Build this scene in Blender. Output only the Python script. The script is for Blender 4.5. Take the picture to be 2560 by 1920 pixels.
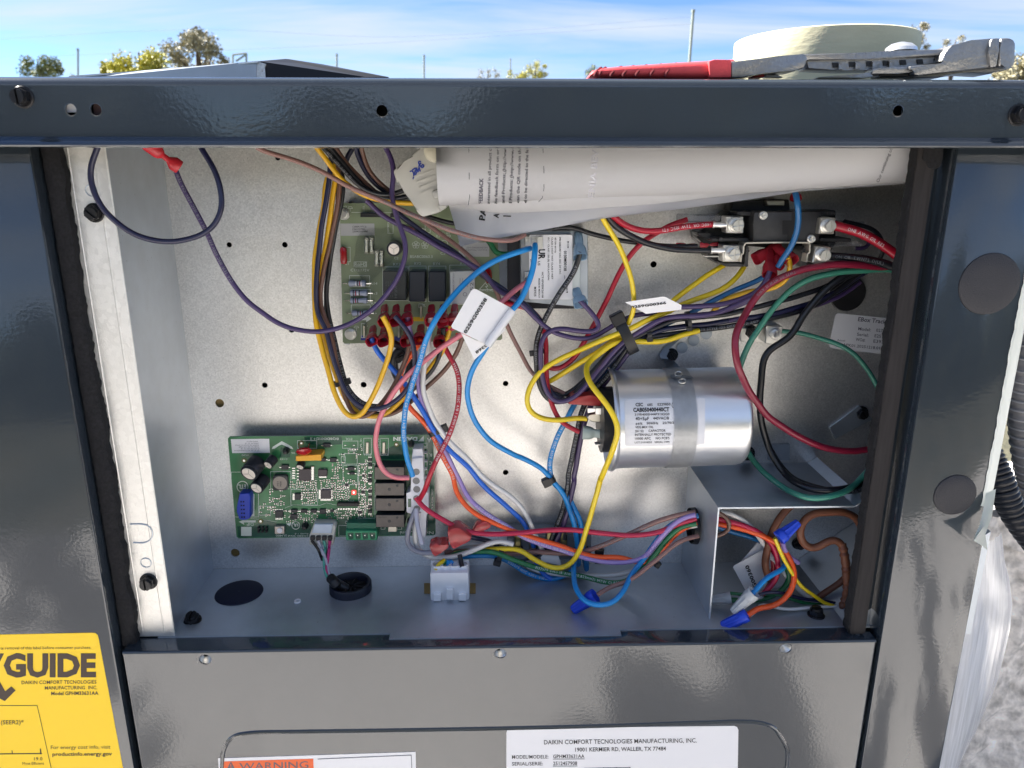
import bpy, bmesh, math, random
from mathutils import Vector, Matrix
from mathutils.bvhtree import BVHTree
R = math.radians
V = Vector
random.seed(7)
for _o in list(bpy.data.objects):
    bpy.data.objects.remove(_o)
scene = bpy.context.scene
COL = scene.collection

# ------------------------------------------------------------------ camera
F, CX, CY = 1850.0, 1280.0, 960.0          # focal length and centre in photograph pixels
CAM = V((0.0, 0.0, 1.05))
PITCH, YAW = 15.84, 1.5
cam_data = bpy.data.cameras.new('camera')
cam = bpy.data.objects.new('camera', cam_data)
COL.objects.link(cam)
cam.location = CAM
cam.rotation_euler = (R(90 - PITCH), 0, R(-YAW))
cam_data.sensor_width = 36
cam_data.lens = F / 2560 * 36
cam_data.clip_start = 0.02
cam_data.clip_end = 3000
cam_data.dof.use_dof = True
cam_data.dof.focus_distance = 0.56
cam_data.dof.aperture_fstop = 16
scene.camera = cam
# ------------------------------------------------------------------ sun, sky, exposure
SUN_EL, SUN_AZ = 40.0, -70.0               # behind the cabinet, a little to the left
world = bpy.data.worlds.new('World')
scene.world = world
world.use_nodes = True
nt = world.node_tree
nt.nodes.clear()
def wn(t, **k):
    n = nt.nodes.new(t)
    for a, b in k.items(): setattr(n, a, b)
    return n
sky = wn('ShaderNodeTexSky', sky_type='NISHITA', sun_disc=False)
sky.sun_elevation = R(SUN_EL)
sky.sun_rotation = R(SUN_AZ)
sky.altitude = 1500; sky.air_density = 0.85; sky.dust_density = 0.0; sky.ozone_density = 3.0
tc = wn('ShaderNodeTexCoord')
sep = wn('ShaderNodeSeparateXYZ')
nt.links.new(tc.outputs['Generated'], sep.inputs[0])
zz = wn('ShaderNodeMath', operation='MAXIMUM'); zz.inputs[1].default_value = 0.0
nt.links.new(sep.outputs['Z'], zz.inputs[0])
za = wn('ShaderNodeMath', operation='ADD'); za.inputs[1].default_value = 0.10
nt.links.new(zz.outputs[0], za.inputs[0])
dx = wn('ShaderNodeMath', operation='DIVIDE'); nt.links.new(sep.outputs['X'], dx.inputs[0]); nt.links.new(za.outputs[0], dx.inputs[1])
dy = wn('ShaderNodeMath', operation='DIVIDE'); nt.links.new(sep.outputs['Y'], dy.inputs[0]); nt.links.new(za.outputs[0], dy.inputs[1])
cmb = wn('ShaderNodeCombineXYZ'); nt.links.new(dx.outputs[0], cmb.inputs[0]); nt.links.new(dy.outputs[0], cmb.inputs[1])
mp = wn('ShaderNodeMapping'); mp.inputs['Scale'].default_value = (0.42, 1.15, 1); mp.inputs['Rotation'].default_value = (0, 0, R(6)); mp.inputs['Location'].default_value = (3.3, 1.9, 0)
nt.links.new(cmb.outputs[0], mp.inputs[0])
nz = wn('ShaderNodeTexNoise'); nz.inputs['Scale'].default_value = 1.0; nz.inputs['Detail'].default_value = 7; nz.inputs['Roughness'].default_value = 0.55; nz.inputs['Distortion'].default_value = 0.5
nt.links.new(mp.outputs[0], nz.inputs[0])
cr = wn('ShaderNodeValToRGB')
cr.color_ramp.elements[0].position = 0.40; cr.color_ramp.elements[0].color = (0, 0, 0, 1)
cr.color_ramp.elements[1].position = 0.66; cr.color_ramp.elements[1].color = (0.9, 0.9, 0.9, 1)
nt.links.new(nz.outputs[0], cr.inputs[0])
mx = wn('ShaderNodeMix', data_type='RGBA')
mx.inputs['B'].default_value = (3.6, 3.9, 4.3, 1)
nt.links.new(cr.outputs[0], mx.inputs['Factor'])
hs = wn('ShaderNodeHueSaturation'); hs.inputs['Saturation'].default_value = 1.12; hs.inputs['Value'].default_value = 0.95; hs.inputs['Hue'].default_value = 0.506
nt.links.new(sky.outputs[0], hs.inputs['Color'])
nt.links.new(hs.outputs[0], mx.inputs['A'])
bg = wn('ShaderNodeBackground'); bg.inputs['Strength'].default_value = 0.054
nt.links.new(mx.outputs['Result'], bg.inputs['Color'])
wo = wn('ShaderNodeOutputWorld'); nt.links.new(bg.outputs[0], wo.inputs[0])

sun_d = bpy.data.lights.new('sun', 'SUN'); sun_d.energy = 5.0; sun_d.angle = R(0.5); sun_d.color = (1.0, 0.95, 0.87)
sun = bpy.data.objects.new('sun', sun_d); COL.objects.link(sun)
_sd = V((math.sin(R(SUN_AZ)) * math.cos(R(SUN_EL)), math.cos(R(SUN_AZ)) * math.cos(R(SUN_EL)), math.sin(R(SUN_EL))))
sun.rotation_euler = _sd.to_track_quat('Z', 'Y').to_euler()
sun.location = (0, 5, 6)
vs = scene.view_settings
vs.view_transform = 'Standard'; vs.look = 'None'; vs.gamma = 1.0; vs.exposure = 2.1
scene.cycles.max_bounces = 8; scene.cycles.transparent_max_bounces = 8; scene.cycles.caustics_reflective = False; scene.cycles.caustics_refractive = False

# ------------------------------------------------------------------ placing
_m = cam.rotation_euler.to_matrix()
_right, _up, _fwd = _m @ V((1, 0, 0)), _m @ V((0, 1, 0)), _m @ V((0, 0, -1))
def ray(px, py):
    return _fwd + _right * ((px - CX) / F) - _up * ((py - CY) / F)
def P(px, py, Y):
    r = ray(px, py); return CAM + r * (Y / r.y)
def PZ(px, py, z):
    r = ray(px, py); return CAM + r * ((z - CAM.z) / r.z)
def PX(px, py, x):
    r = ray(px, py); return CAM + r * (x / r.x)
WB = 0.600
def W(px, py, h=0):
    return P(px, py, WB - h / 1000)
def mpp(px, py, Y):
    return Y / ray(px, py).y / F
def crop(x0, y0, s):
    return lambda x, y: (x0 + x / s, y0 + y / s)
KA = crop(0, 350, 2.7657); KB = crop(650, 350, 3.318); KC = crop(1050, 350, 3.318); KD = crop(1550, 350, 3.318)
KE = crop(2060, 350, 2.552); KF = crop(550, 1060, 3.95); KG = crop(750, 700, 3.318); KH = crop(1250, 750, 3.318)
KI = crop(1700, 1000, 2.675); KJ = crop(1000, 1150, 2.949); K7 = crop(400, 1350, 2.765); K8 = crop(0, 1550, 2.458)
KR1 = crop(850, 1550, 2.458); KR2 = crop(1700, 1550, 2.572); K3 = crop(2160, 950, 3.3175); KT = crop(1800, 40, 2.9105)
KS = crop(0, 0, 1.0); KL = crop(0, 900, 2.765); KM = crop(1650, 480, 3.687); KN = crop(880, 700, 5.978); KO = crop(1450, 950, 8.295)

# ------------------------------------------------------------------ objects
WL = {}
def _finish(me, smooth=35):
    if smooth:
        for p in me.polygons: p.use_smooth = True
        try: me.set_sharp_from_angle(angle=R(smooth))
        except Exception: pass
def tag(o, label=None, cat=None, group=None, kind=None):
    if label: o['label'] = label
    if cat: o['category'] = cat
    if group: o['group'] = group
    if kind: o['kind'] = kind
    return o
def thing(name, label, cat, loc, group=None):
    o = bpy.data.objects.new(name, None); COL.objects.link(o)
    o.location = loc; o.empty_display_size = 0.01
    WL[o.name] = V(loc)
    return tag(o, label, cat, group)
def mk(name, bm, mat, parent=None, loc=None, smooth=35, label=None, cat=None, group=None, kind=None):
    """bm holds world coordinates; the object's origin is put on its parent's origin or on its own base"""
    me = bpy.data.meshes.new(name)
    if isinstance(bm, tuple):
        me.from_pydata(*bm)
        vs_ = [V(v) for v in bm[0]]
    else:
        bmesh.ops.recalc_face_normals(bm, faces=bm.faces)
        vs_ = [v.co.copy() for v in bm.verts]
        bm.to_mesh(me); bm.free()
    if parent is not None:
        org = WL[parent.name]
    else:
        if loc is None:
            n = max(1, len(vs_)); c = sum(vs_, V((0, 0, 0))) / n
            loc = V((c.x, c.y, min(v.z for v in vs_)))
        org = V(loc)
    me.transform(Matrix.Translation(-org))
    for m in (mat if isinstance(mat, list) else [mat]): me.materials.append(m)
    _finish(me, smooth)
    o = bpy.data.objects.new(name, me); COL.objects.link(o)
    if parent is not None: o.parent = parent
    else: o.location = org
    WL[o.name] = org
    return tag(o, label, cat, group, kind)
BM = bmesh.new

# ------------------------------------------------------------------ shapes
def prism(bm, A, B, caps=True):
    a = [bm.verts.new(p) for p in A]; b = [bm.verts.new(p) for p in B]
    n = len(A); fs = []
    for i in range(n):
        fs.append(bm.faces.new((a[i], a[(i + 1) % n], b[(i + 1) % n], b[i])))
    if caps:
        fs.append(bm.faces.new(a)); fs.append(bm.faces.new(b[::-1]))
    return fs
def bev(bm, faces, off, seg=1):
    if off <= 0: return
    es = list({e for f in faces for e in f.edges})
    bmesh.ops.bevel(bm, geom=es, offset=off, segments=seg, affect='EDGES', clamp_overlap=True, profile=0.5)
def ext(bm, pts, Yf, Yb, b=0.0, seg=1):
    """prism whose front face (at depth Yf) is seen at these pixels, running straight back to Yb"""
    A = [P(x, y, Yf) for x, y in pts]
    fs = prism(bm, A, [V((p.x, Yb, p.z)) for p in A])
    t = BM() if False else None
    bev(bm, fs, b, seg)
def rect(K, x0, y0, x1, y1):
    return [K(x0, y0), K(x1, y0), K(x1, y1), K(x0, y1)]
def box(bm, c, s, b=0.0, M=None, seg=1):
    c = V(c); hx, hy, hz = s[0] / 2, s[1] / 2, s[2] / 2
    q = [V((-hx, -hy)), V((hx, -hy)), V((hx, hy)), V((-hx, hy))]
    A = [V((p.x, p.y, -hz)) for p in q]; B = [V((p.x, p.y, hz)) for p in q]
    f = (lambda v: c + (M @ v if M else v))
    fs = prism(bm, [f(v) for v in A], [f(v) for v in B])
    bev(bm, fs, b, seg)
def frame(t, hint=V((0, -1, 0.02))):
    t = t.normalized(); n = hint - t * hint.dot(t)
    if n.length < 1e-4: n = V((1, 0, 0)) - t * t.x
    n.normalize(); return t, n, t.cross(n)
def lathe(bm, prof, o, axis, n=24, caps=True, mod=None):
    """prof: (radius, distance along axis)"""
    t, u, v = frame(V(axis)); rings = []
    for k, (r, d) in enumerate(prof):
        ring = []
        for i in range(n):
            a = 2 * math.pi * i / n; rr = r * (mod(i, k) if mod else 1)
            ring.append(bm.verts.new(V(o) + t * d + (u * math.cos(a) + v * math.sin(a)) * rr))
        rings.append(ring)
    for a, b in zip(rings, rings[1:]):
        for i in range(n):
            bm.faces.new((a[i], a[(i + 1) % n], b[(i + 1) % n], b[i]))
    if caps:
        bm.faces.new(rings[0]); bm.faces.new(rings[-1][::-1])
def cyl(bm, p0, p1, r, n=20, r1=None):
    p0, p1 = V(p0), V(p1)
    lathe(bm, [(r, 0), (r1 if r1 is not None else r, (p1 - p0).length)], p0, p1 - p0, n)
def spline(pts, sub=6):
    out = []; n = len(pts)
    if n < 3: 
        return [pts[0].lerp(pts[-1], i / sub) for i in range(sub + 1)]
    for i in range(n - 1):
        p0 = pts[i - 1] if i else pts[0] * 2 - pts[1]
        p1, p2 = pts[i], pts[i + 1]
        p3 = pts[i + 2] if i + 2 < n else pts[-1] * 2 - pts[-2]
        # centripetal
        d1 = max(1e-6, (p1 - p0).length) ** .5; d2 = max(1e-6, (p2 - p1).length) ** .5; d3 = max(1e-6, (p3 - p2).length) ** .5
        m1 = (p2 - p1) + d2 * ((p1 - p0) / d1 - (p2 - p0) / (d1 + d2))
        m2 = (p2 - p1) + d2 * ((p3 - p2) / d3 - (p3 - p1) / (d2 + d3))
        for k in range(sub):
            t = k / sub; t2, t3 = t * t, t * t * t
            out.append(p1 * (2 * t3 - 3 * t2 + 1) + m1 * (t3 - 2 * t2 + t) + p2 * (-2 * t3 + 3 * t2) + m2 * (t3 - t2))
    out.append(pts[-1].copy())
    return out
def tube(bm, path, rad, n=10, caps=True, flat=1.0):
    rings = []; N = len(path); u = None
    for i, p in enumerate(path):
        t = (path[min(i + 1, N - 1)] - path[max(i - 1, 0)])
        if t.length < 1e-9: t = V((1, 0, 0))
        t.normalize()
        if u is None: _, u, _ = frame(t)
        u = (u - t * u.dot(t))
        if u.length < 1e-6: _, u, _ = frame(t)
        u.normalize(); v = t.cross(u)
        r = rad(i / (N - 1)) if callable(rad) else rad
        rings.append([bm.verts.new(p + (u * math.cos(2 * math.pi * k / n) * flat + v * math.sin(2 * math.pi * k / n)) * r) for k in range(n)])
    for a, b in zip(rings, rings[1:]):
        for i in range(n): bm.faces.new((a[i], a[(i + 1) % n], b[(i + 1) % n], b[i]))
    if caps:
        bm.faces.new(rings[0][::-1]); bm.faces.new(rings[-1])
def plate(bm, outline, holes, M, thick):
    """flat plate in local XY with round or polygonal holes, M maps to the world, thickness along +local Z"""
    def loop(pts):
        vs_ = [bm.verts.new(M @ V((x, y, 0))) for x, y in pts]
        return [bm.edges.new((vs_[i], vs_[(i + 1) % len(vs_)])) for i in range(len(vs_))]
    es = loop(outline)
    for h in holes:
        if isinstance(h[0], (int, float)):
            cx, cy, rx = h[:3]; rz = h[3] if len(h) > 3 else rx
            h = [(cx + rx * math.cos(2 * math.pi * i / 24), cy + rz * math.sin(2 * math.pi * i / 24)) for i in range(24)]
        es += loop(h)
    g = bmesh.ops.triangle_fill(bm, use_beauty=True, use_dissolve=False, edges=es)
    fs = [f for f in g['geom'] if isinstance(f, bmesh.types.BMFace)]
    e = bmesh.ops.extrude_face_region(bm, geom=fs)
    d = (M.to_3x3() @ V((0, 0, 1))) * thick
    for v in e['geom']:
        if isinstance(v, bmesh.types.BMVert): v.co += d
def wallM(Y):     # local XY -> world XZ at depth Y, thickness going back
    return Matrix(((1, 0, 0, 0), (0, 0, 1, Y), (0, 1, 0, 0), (0, 0, 0, 1)))
def xz(pts, Y): return [((p := P(x, y, Y)).x, p.z) for x, y in pts]
def circ(cx, cy, r, n=20, ry=None):
    ry = ry or r
    return [(cx + r * math.cos(2 * math.pi * i / n), cy + ry * math.sin(2 * math.pi * i / n)) for i in range(n)]
def rrect(x0, y0, x1, y1, r, n=5):
    o = []
    for cx, cy, a0 in ((x1 - r, y0 + r, -90), (x1 - r, y1 - r, 0), (x0 + r, y1 - r, 90), (x0 + r, y0 + r, 180)):
        for i in range(n + 1):
            a = R(a0 + 90 * i / n); o.append((cx + r * math.cos(a), cy + r * math.sin(a)))
    return o

# ------------------------------------------------------------------ materials
def srgb(r, g, b):
    f = lambda c: (c / 255 / 12.92) if c / 255 <= 0.04045 else ((c / 255 + 0.055) / 1.055) ** 2.4
    return (f(r), f(g), f(b), 1)
MATS = {}
def mat(name, col, rough=0.5, metal=0.0, coat=0.0, spec=0.5, trans=0.0, alpha=1.0, var=0.0, vscale=60, bump=0.0, bscale=300, emit=0.0, sss=0.0, rvar=0.0, smudge=0.0, dust=False, stretch=None, ior=1.45, detail=4, coat_bump=False, kind='noise'):
    if name in MATS: return MATS[name]
    m = bpy.data.materials.new(name); m.use_nodes = True
    t = m.node_tree; b = t.nodes['Principled BSDF']; L = t.links.new
    I = b.inputs
    I['Base Color'].default_value = col; I['Roughness'].default_value = rough; I['Metallic'].default_value = metal
    I['Coat Weight'].default_value = coat; I['Coat Roughness'].default_value = 0.06
    I['Specular IOR Level'].default_value = spec; I['Transmission Weight'].default_value = trans; I['Alpha'].default_value = alpha; I['IOR'].default_value = ior
    if sss: I['Subsurface Weight'].default_value = sss; I['Subsurface Radius'].default_value = (0.004, 0.003, 0.002); I['Subsurface Scale'].default_value = 1.0
    if emit: I['Emission Color'].default_value = col; I['Emission Strength'].default_value = emit
    geo = t.nodes.new('ShaderNodeNewGeometry'); src = geo.outputs['Position']
    if stretch:
        mpn = t.nodes.new('ShaderNodeMapping'); mpn.inputs['Scale'].default_value = stretch; L(src, mpn.inputs[0]); src = mpn.outputs[0]
    if var or rvar:
        if kind == 'voronoi':
            n = t.nodes.new('ShaderNodeTexVoronoi'); n.inputs['Scale'].default_value = vscale; fac = n.outputs['Color']
        else:
            n = t.nodes.new('ShaderNodeTexNoise'); n.inputs['Scale'].default_value = vscale; n.inputs['Detail'].default_value = detail; fac = n.outputs[0]
        L(src, n.inputs['Vector'])
        if var:
            mr = t.nodes.new('ShaderNodeMapRange'); mr.inputs['To Min'].default_value = 1 - var; mr.inputs['To Max'].default_value = 1 + var
            if kind != 'voronoi': mr.inputs['From Min'].default_value = 0.25; mr.inputs['From Max'].default_value = 0.75
            L(fac, mr.inputs[0])
            vm = t.nodes.new('ShaderNodeVectorMath'); vm.operation = 'SCALE'; vm.inputs[0].default_value = col[:3]; L(mr.outputs[0], vm.inputs['Scale'])
            L(vm.outputs[0], I['Base Color'])
        if rvar:
            mr2 = t.nodes.new('ShaderNodeMapRange'); mr2.inputs['To Min'].default_value = rough - rvar; mr2.inputs['To Max'].default_value = rough + rvar
            if kind != 'voronoi': mr2.inputs['From Min'].default_value = 0.3; mr2.inputs['From Max'].default_value = 0.7
            L(fac, mr2.inputs[0]); L(mr2.outputs[0], I['Roughness'])
    if smudge or dust:
        old = I['Base Color'].links[0].from_socket if I['Base Color'].links else None
        ns = t.nodes.new('ShaderNodeTexNoise'); ns.inputs['Scale'].default_value = 11; ns.inputs['Detail'].default_value = 6; ns.inputs['Roughness'].default_value = .65; L(src, ns.inputs['Vector'])
        ms = t.nodes.new('ShaderNodeMapRange'); ms.inputs['From Min'].default_value = .3; ms.inputs['From Max'].default_value = .7; ms.inputs['To Min'].default_value = 1 - smudge; ms.inputs['To Max'].default_value = 1 + smudge * .5; L(ns.outputs[0], ms.inputs[0])
        vs2 = t.nodes.new('ShaderNodeVectorMath'); vs2.operation = 'SCALE'; L(ms.outputs[0], vs2.inputs['Scale'])
        if old: L(old, vs2.inputs[0])
        else: vs2.inputs[0].default_value = col[:3]
        res = vs2.outputs[0]
        if dust:
            vd = t.nodes.new('ShaderNodeTexVoronoi'); vd.inputs['Scale'].default_value = 130; L(src, vd.inputs['Vector'])
            n3 = t.nodes.new('ShaderNodeTexNoise'); n3.inputs['Scale'].default_value = 30; L(src, n3.inputs['Vector'])
            th = t.nodes.new('ShaderNodeMath'); th.operation = 'MULTIPLY'; th.inputs[1].default_value = .11; L(n3.outputs[0], th.inputs[0])
            lt = t.nodes.new('ShaderNodeMath'); lt.operation = 'LESS_THAN'; L(vd.outputs['Distance'], lt.inputs[0]); L(th.outputs[0], lt.inputs[1])
            ml = t.nodes.new('ShaderNodeMath'); ml.operation = 'MULTIPLY'; ml.inputs[1].default_value = .35; L(lt.outputs[0], ml.inputs[0])
            mxn = t.nodes.new('ShaderNodeMix'); mxn.data_type = 'RGBA'; mxn.inputs['B'].default_value = dust; L(res, mxn.inputs['A']); L(ml.outputs[0], mxn.inputs['Factor']); res = mxn.outputs['Result']
        L(res, I['Base Color'])
        mc = t.nodes.new('ShaderNodeMapRange'); mc.inputs['From Min'].default_value = .35; mc.inputs['From Max'].default_value = .7; mc.inputs['To Min'].default_value = .01; mc.inputs['To Max'].default_value = .035; L(ns.outputs[0], mc.inputs[0]); L(mc.outputs[0], I['Coat Roughness'])
    if bump:
        n2 = t.nodes.new('ShaderNodeTexNoise'); n2.inputs['Scale'].default_value = bscale; n2.inputs['Detail'].default_value = 2
        L(src, n2.inputs['Vector'])
        bp = t.nodes.new('ShaderNodeBump'); bp.inputs['Strength'].default_value = min(1.0, bump); bp.inputs['Distance'].default_value = 0.0003 if not coat_bump else 0.0002
        L(n2.outputs[0], bp.inputs['Height']); L(bp.outputs[0], I['Normal']); L(bp.outputs[0], I['Coat Normal'])
    MATS[name] = m
    return m
paint = mat('slate gloss paint', srgb(49, 57, 65), 0.22, 0, 1.0, 0.5, bump=0.24, bscale=420, coat_bump=True, smudge=0.10)
paint.node_tree.nodes['Principled BSDF'].inputs['Coat IOR'].default_value = 1.55
galv = mat('galvanised steel', (0.80, 0.79, 0.77, 1), 0.36, 0.80, bump=0.35, bscale=900, var=0.13, rvar=0.06, vscale=900, kind='voronoi', smudge=.10, dust=(.08, .075, .07, 1))
galv2 = mat('smooth zinc plate', (0.52, 0.57, 0.63, 1), 0.40, 0.72, bump=0.12, bscale=700, var=0.06, rvar=0.04, vscale=60, smudge=.13, dust=(.10, .10, .10, 1))
zinc = mat('bright zinc', (0.88, 0.87, 0.84, 1), 0.30, 0.82, bump=0.1, bscale=900)
alu = mat('aluminium can', (0.86, 0.87, 0.88, 1), 0.34, 0.9, bump=0.08, bscale=300, stretch=(1, 3, 3), rvar=0.05, vscale=60)
caststeel = mat('cast steel', (0.33, 0.33, 0.33, 1), 0.40, 0.9, bump=1.0, bscale=600, var=.12, vscale=300)
blackmetal = mat('black oxide screw', (0.018, 0.018, 0.02, 1), 0.32, 0.3, bump=0.2, bscale=900)
blackpl = mat('black plastic', (0.016, 0.016, 0.018, 1), 0.38, bump=0.15, bscale=1200)
darkpl = mat('charcoal plastic', (0.045, 0.045, 0.047, 1), 0.36, bump=0.35, bscale=900, var=0.15, vscale=200)
relaypl = mat('black relay plastic', (0.020, 0.022, 0.028, 1), 0.28)
brownpl = mat('brown relay plastic', (0.135, 0.115, 0.10, 1), 0.45, bump=0.3, bscale=1500, var=0.12, vscale=400)
capplug = mat('grained grey plug', (0.030, 0.030, 0.036, 1), 0.55, bump=1.0, bscale=1300)
foam = mat('black foam', (0.012, 0.012, 0.014, 1), 0.95, bump=1.0, bscale=700, var=0.5, vscale=500)
foamside = mat('dark brown foam', (0.022, 0.019, 0.019, 1), 0.85, bump=0.8, bscale=160, stretch=(6, 1, .4), var=0.3, vscale=80)
paper = mat('white paper', (0.88, 0.88, 0.90, 1), 0.6, bump=0.04, bscale=150)
gloss_label = mat('white gloss label', (0.78, 0.78, 0.80, 1), 0.3, spec=0.4)
labelyel = mat('yellow label', srgb(250, 208, 16), 0.35)
labelor = mat('orange label', srgb(236, 100, 40), 0.4)
labelgrey = mat('silver label', (0.45, 0.46, 0.47, 1), 0.35)
ink = mat('black ink', (0.018, 0.018, 0.02, 1), 0.5)
inkg = mat('grey ink', (0.11, 0.11, 0.14, 1), 0.5)
inkfaint = mat('faint ink', (0.66, 0.66, 0.72, 1), 0.6)
silk = mat('white silkscreen', (0.66, 0.72, 0.66, 1), 0.5)
blueink = mat('blue ink', (0.03, 0.06, 0.35, 1), 0.5)
pcbg = mat('green circuit board', (0.035, 0.175, 0.065, 1), 0.28, coat=0.4, var=0.35, vscale=55, detail=1)
pcbd = mat('dark green solder mask', (0.006, 0.075, 0.040, 1), 0.25, coat=0.4)
pcbo = mat('olive circuit board', (0.21, 0.26, 0.16, 1), 0.35, coat=0.3, var=0.3, vscale=40, detail=1)
solder = mat('solder', (0.75, 0.76, 0.74, 1), 0.25, 1.0)
redboot = mat('red terminal boot', (0.66, 0.04, 0.065, 1), 0.22, trans=0.3, sss=0.0)
redclear = mat('clear red sleeve', (0.85, 0.12, 0.12, 1), 0.2, trans=0.55)
blueboot = mat('pale blue clear boot', (0.45, 0.68, 0.92, 1), 0.2, trans=0.45)
clearboot = mat('clear green tinted boot', (0.62, 0.74, 0.70, 1), 0.22, trans=0.45)
clearpl = mat('clear plastic', (0.62, 0.67, 0.72, 1), 0.22, trans=0.5)
nylon = mat('natural nylon', (0.62, 0.61, 0.56, 1), 0.35, trans=0.15, bump=0.2, bscale=300)
whitepl = mat('white plastic', (0.84, 0.85, 0.88, 1), 0.35)
bluenut = mat('blue wire nut', (0.02, 0.07, 0.62, 1), 0.35)
whitenut = mat('frosted wire nut', (0.60, 0.64, 0.68, 1), 0.35, trans=0.3)
tape_m = mat('cream masking tape', (0.70, 0.66, 0.45, 1), 0.6, bump=0.8, bscale=160, stretch=(1, 1, 2.2), var=0.06, vscale=40)
redgrip = mat('red rubber grip', (0.72, 0.075, 0.085, 1), 0.55, bump=0.7, bscale=900)
brownsheath = mat('brown cable sheath', (0.17, 0.062, 0.032, 1), 0.5, bump=0.4, bscale=300)
def wm(name, c, rough=0.32): return mat('wire ' + name, c, rough, coat=0.25, bump=0.10, bscale=250)
wc = dict(
    black=wm('black', (0.010, 0.011, 0.015, 1), 0.35), navy=wm('navy', (0.012, 0.013, 0.048, 1)), purple=wm('purple', (0.060, 0.036, 0.115, 1)),
    violet=wm('violet', (0.36, 0.26, 0.58, 1)), yellow=wm('yellow', (0.82, 0.60, 0.015, 1)), gold=wm('gold', (0.75, 0.42, 0.012, 1)),
    brown=wm('brown', (0.150, 0.072, 0.050, 1)), mauve=wm('mauve brown', (0.27, 0.145, 0.125, 1)), blue=wm('sky blue', (0.010, 0.27, 0.68, 1)),
    royal=wm('royal blue', (0.008, 0.13, 0.62, 1)), teal=wm('deep blue', (0.008, 0.12, 0.32, 1)), red=wm('red', (0.42, 0.008, 0.028, 1)), crimson=wm('crimson', (0.50, 0.012, 0.06, 1)),
    orange=wm('orange', (0.85, 0.10, 0.012, 1)), pink=wm('pink', (0.70, 0.20, 0.24, 1)), white=wm('white', (0.70, 0.69, 0.67, 1)),
    green=wm('green', (0.012, 0.16, 0.055, 1)), sea=wm('sea green', (0.045, 0.235, 0.165, 1)), sea2=wm('light sea green', (0.075, 0.38, 0.29, 1)), grey=wm('grey', (0.23, 0.24, 0.30, 1)), lav=wm('lavender grey', (0.42, 0.43, 0.52, 1)),
    magenta=wm('magenta', (0.45, 0.02, 0.16, 1)), maroon=wm('maroon', (0.22, 0.012, 0.035, 1)))

# ------------------------------------------------------------------ lettering
_gc = {}
def glyphs(s, bold=0.0):
    k = (s, bold)
    if k not in _gc:
        c = bpy.data.curves.new('lettering', 'FONT'); c.body = s; c.size = 1.0; c.resolution_u = 2; c.offset = bold; c.fill_mode = 'FRONT'
        o = bpy.data.objects.new('lettering', c); COL.objects.link(o)
        dg = bpy.context.evaluated_depsgraph_get(); dg.update()
        me = bpy.data.meshes.new_from_object(o.evaluated_get(dg))
        vs_ = [(v.co.x, v.co.y) for v in me.vertices]; fs = [tuple(p.vertices) for p in me.polygons]
        bpy.data.objects.remove(o); bpy.data.curves.remove(c); bpy.data.meshes.remove(me)
        _gc[k] = (vs_, fs)
    return _gc[k]
_h = glyphs('H'); CAPH = max(y for _, y in _h[0]) if _h[0] else 0.7
class Ink:
    """collects flat print (letters, lines) on one surface; surf(px, py) -> world point"""
    def __init__(s, Y=None, surf=None, lift=0.00015):
        s.v = []; s.f = []; s.Y = Y; s.lift = lift; s.surf = surf
    def pt(s, x, y):
        if s.surf: return s.surf(x, y)
        return P(x, y, s.Y - s.lift)
    def text(s, t, p, h, rot=0, width=None, align='L', bold=0.0, squeeze=1.0, shear=0.0):
        vs_, fs = glyphs(t, bold)
        if not vs_: return s
        x0 = min(v[0] for v in vs_); x1 = max(v[0] for v in vs_); wd = (x1 - x0) / CAPH * h * squeeze
        sx = h / CAPH * squeeze * ((width / wd) if width else 1.0); sy = h / CAPH
        wd = width or wd
        off = {'L': 0, 'C': -wd / 2, 'R': -wd}[align]
        n = len(s.v); c_, s_ = math.cos(R(rot)), math.sin(R(rot))
        for x, y in vs_:
            u = (x - x0) * sx + off + shear * y * sy; v = y * sy
            s.v.append(s.pt(p[0] + u * c_ - v * s_, p[1] - u * s_ - v * c_))
        s.f += [tuple(i + n for i in q) for q in fs]
        return s
    def poly(s, pts):
        n = len(s.v); s.v += [s.pt(*q) for q in pts]; s.f.append(tuple(range(n, n + len(pts)))); return s
    def line(s, pts, w, closed=False):
        if closed: pts = list(pts) + [pts[0]]
        for a, b in zip(pts, pts[1:]):
            dx_, dy_ = b[0] - a[0], b[1] - a[1]; l = math.hypot(dx_, dy_) or 1
            nx, ny = -dy_ / l * w / 2, dx_ / l * w / 2; ex, ey = dx_ / l * w / 2, dy_ / l * w / 2
            s.poly([(a[0] - ex + nx, a[1] - ey + ny), (b[0] + ex + nx, b[1] + ey + ny), (b[0] + ex - nx, b[1] + ey - ny), (a[0] - ex - nx, a[1] - ey - ny)])
        return s
    def build(s, name, m, parent):
        if s.v: return mk(name, (s.v, [], s.f), m, parent, smooth=0)
def sheet(bm, pts, Y, t=0.0003):
    A = [P(x, y, Y - t) for x, y in pts]
    prism(bm, A, [V((p.x, Y, p.z)) for p in A])

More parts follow.
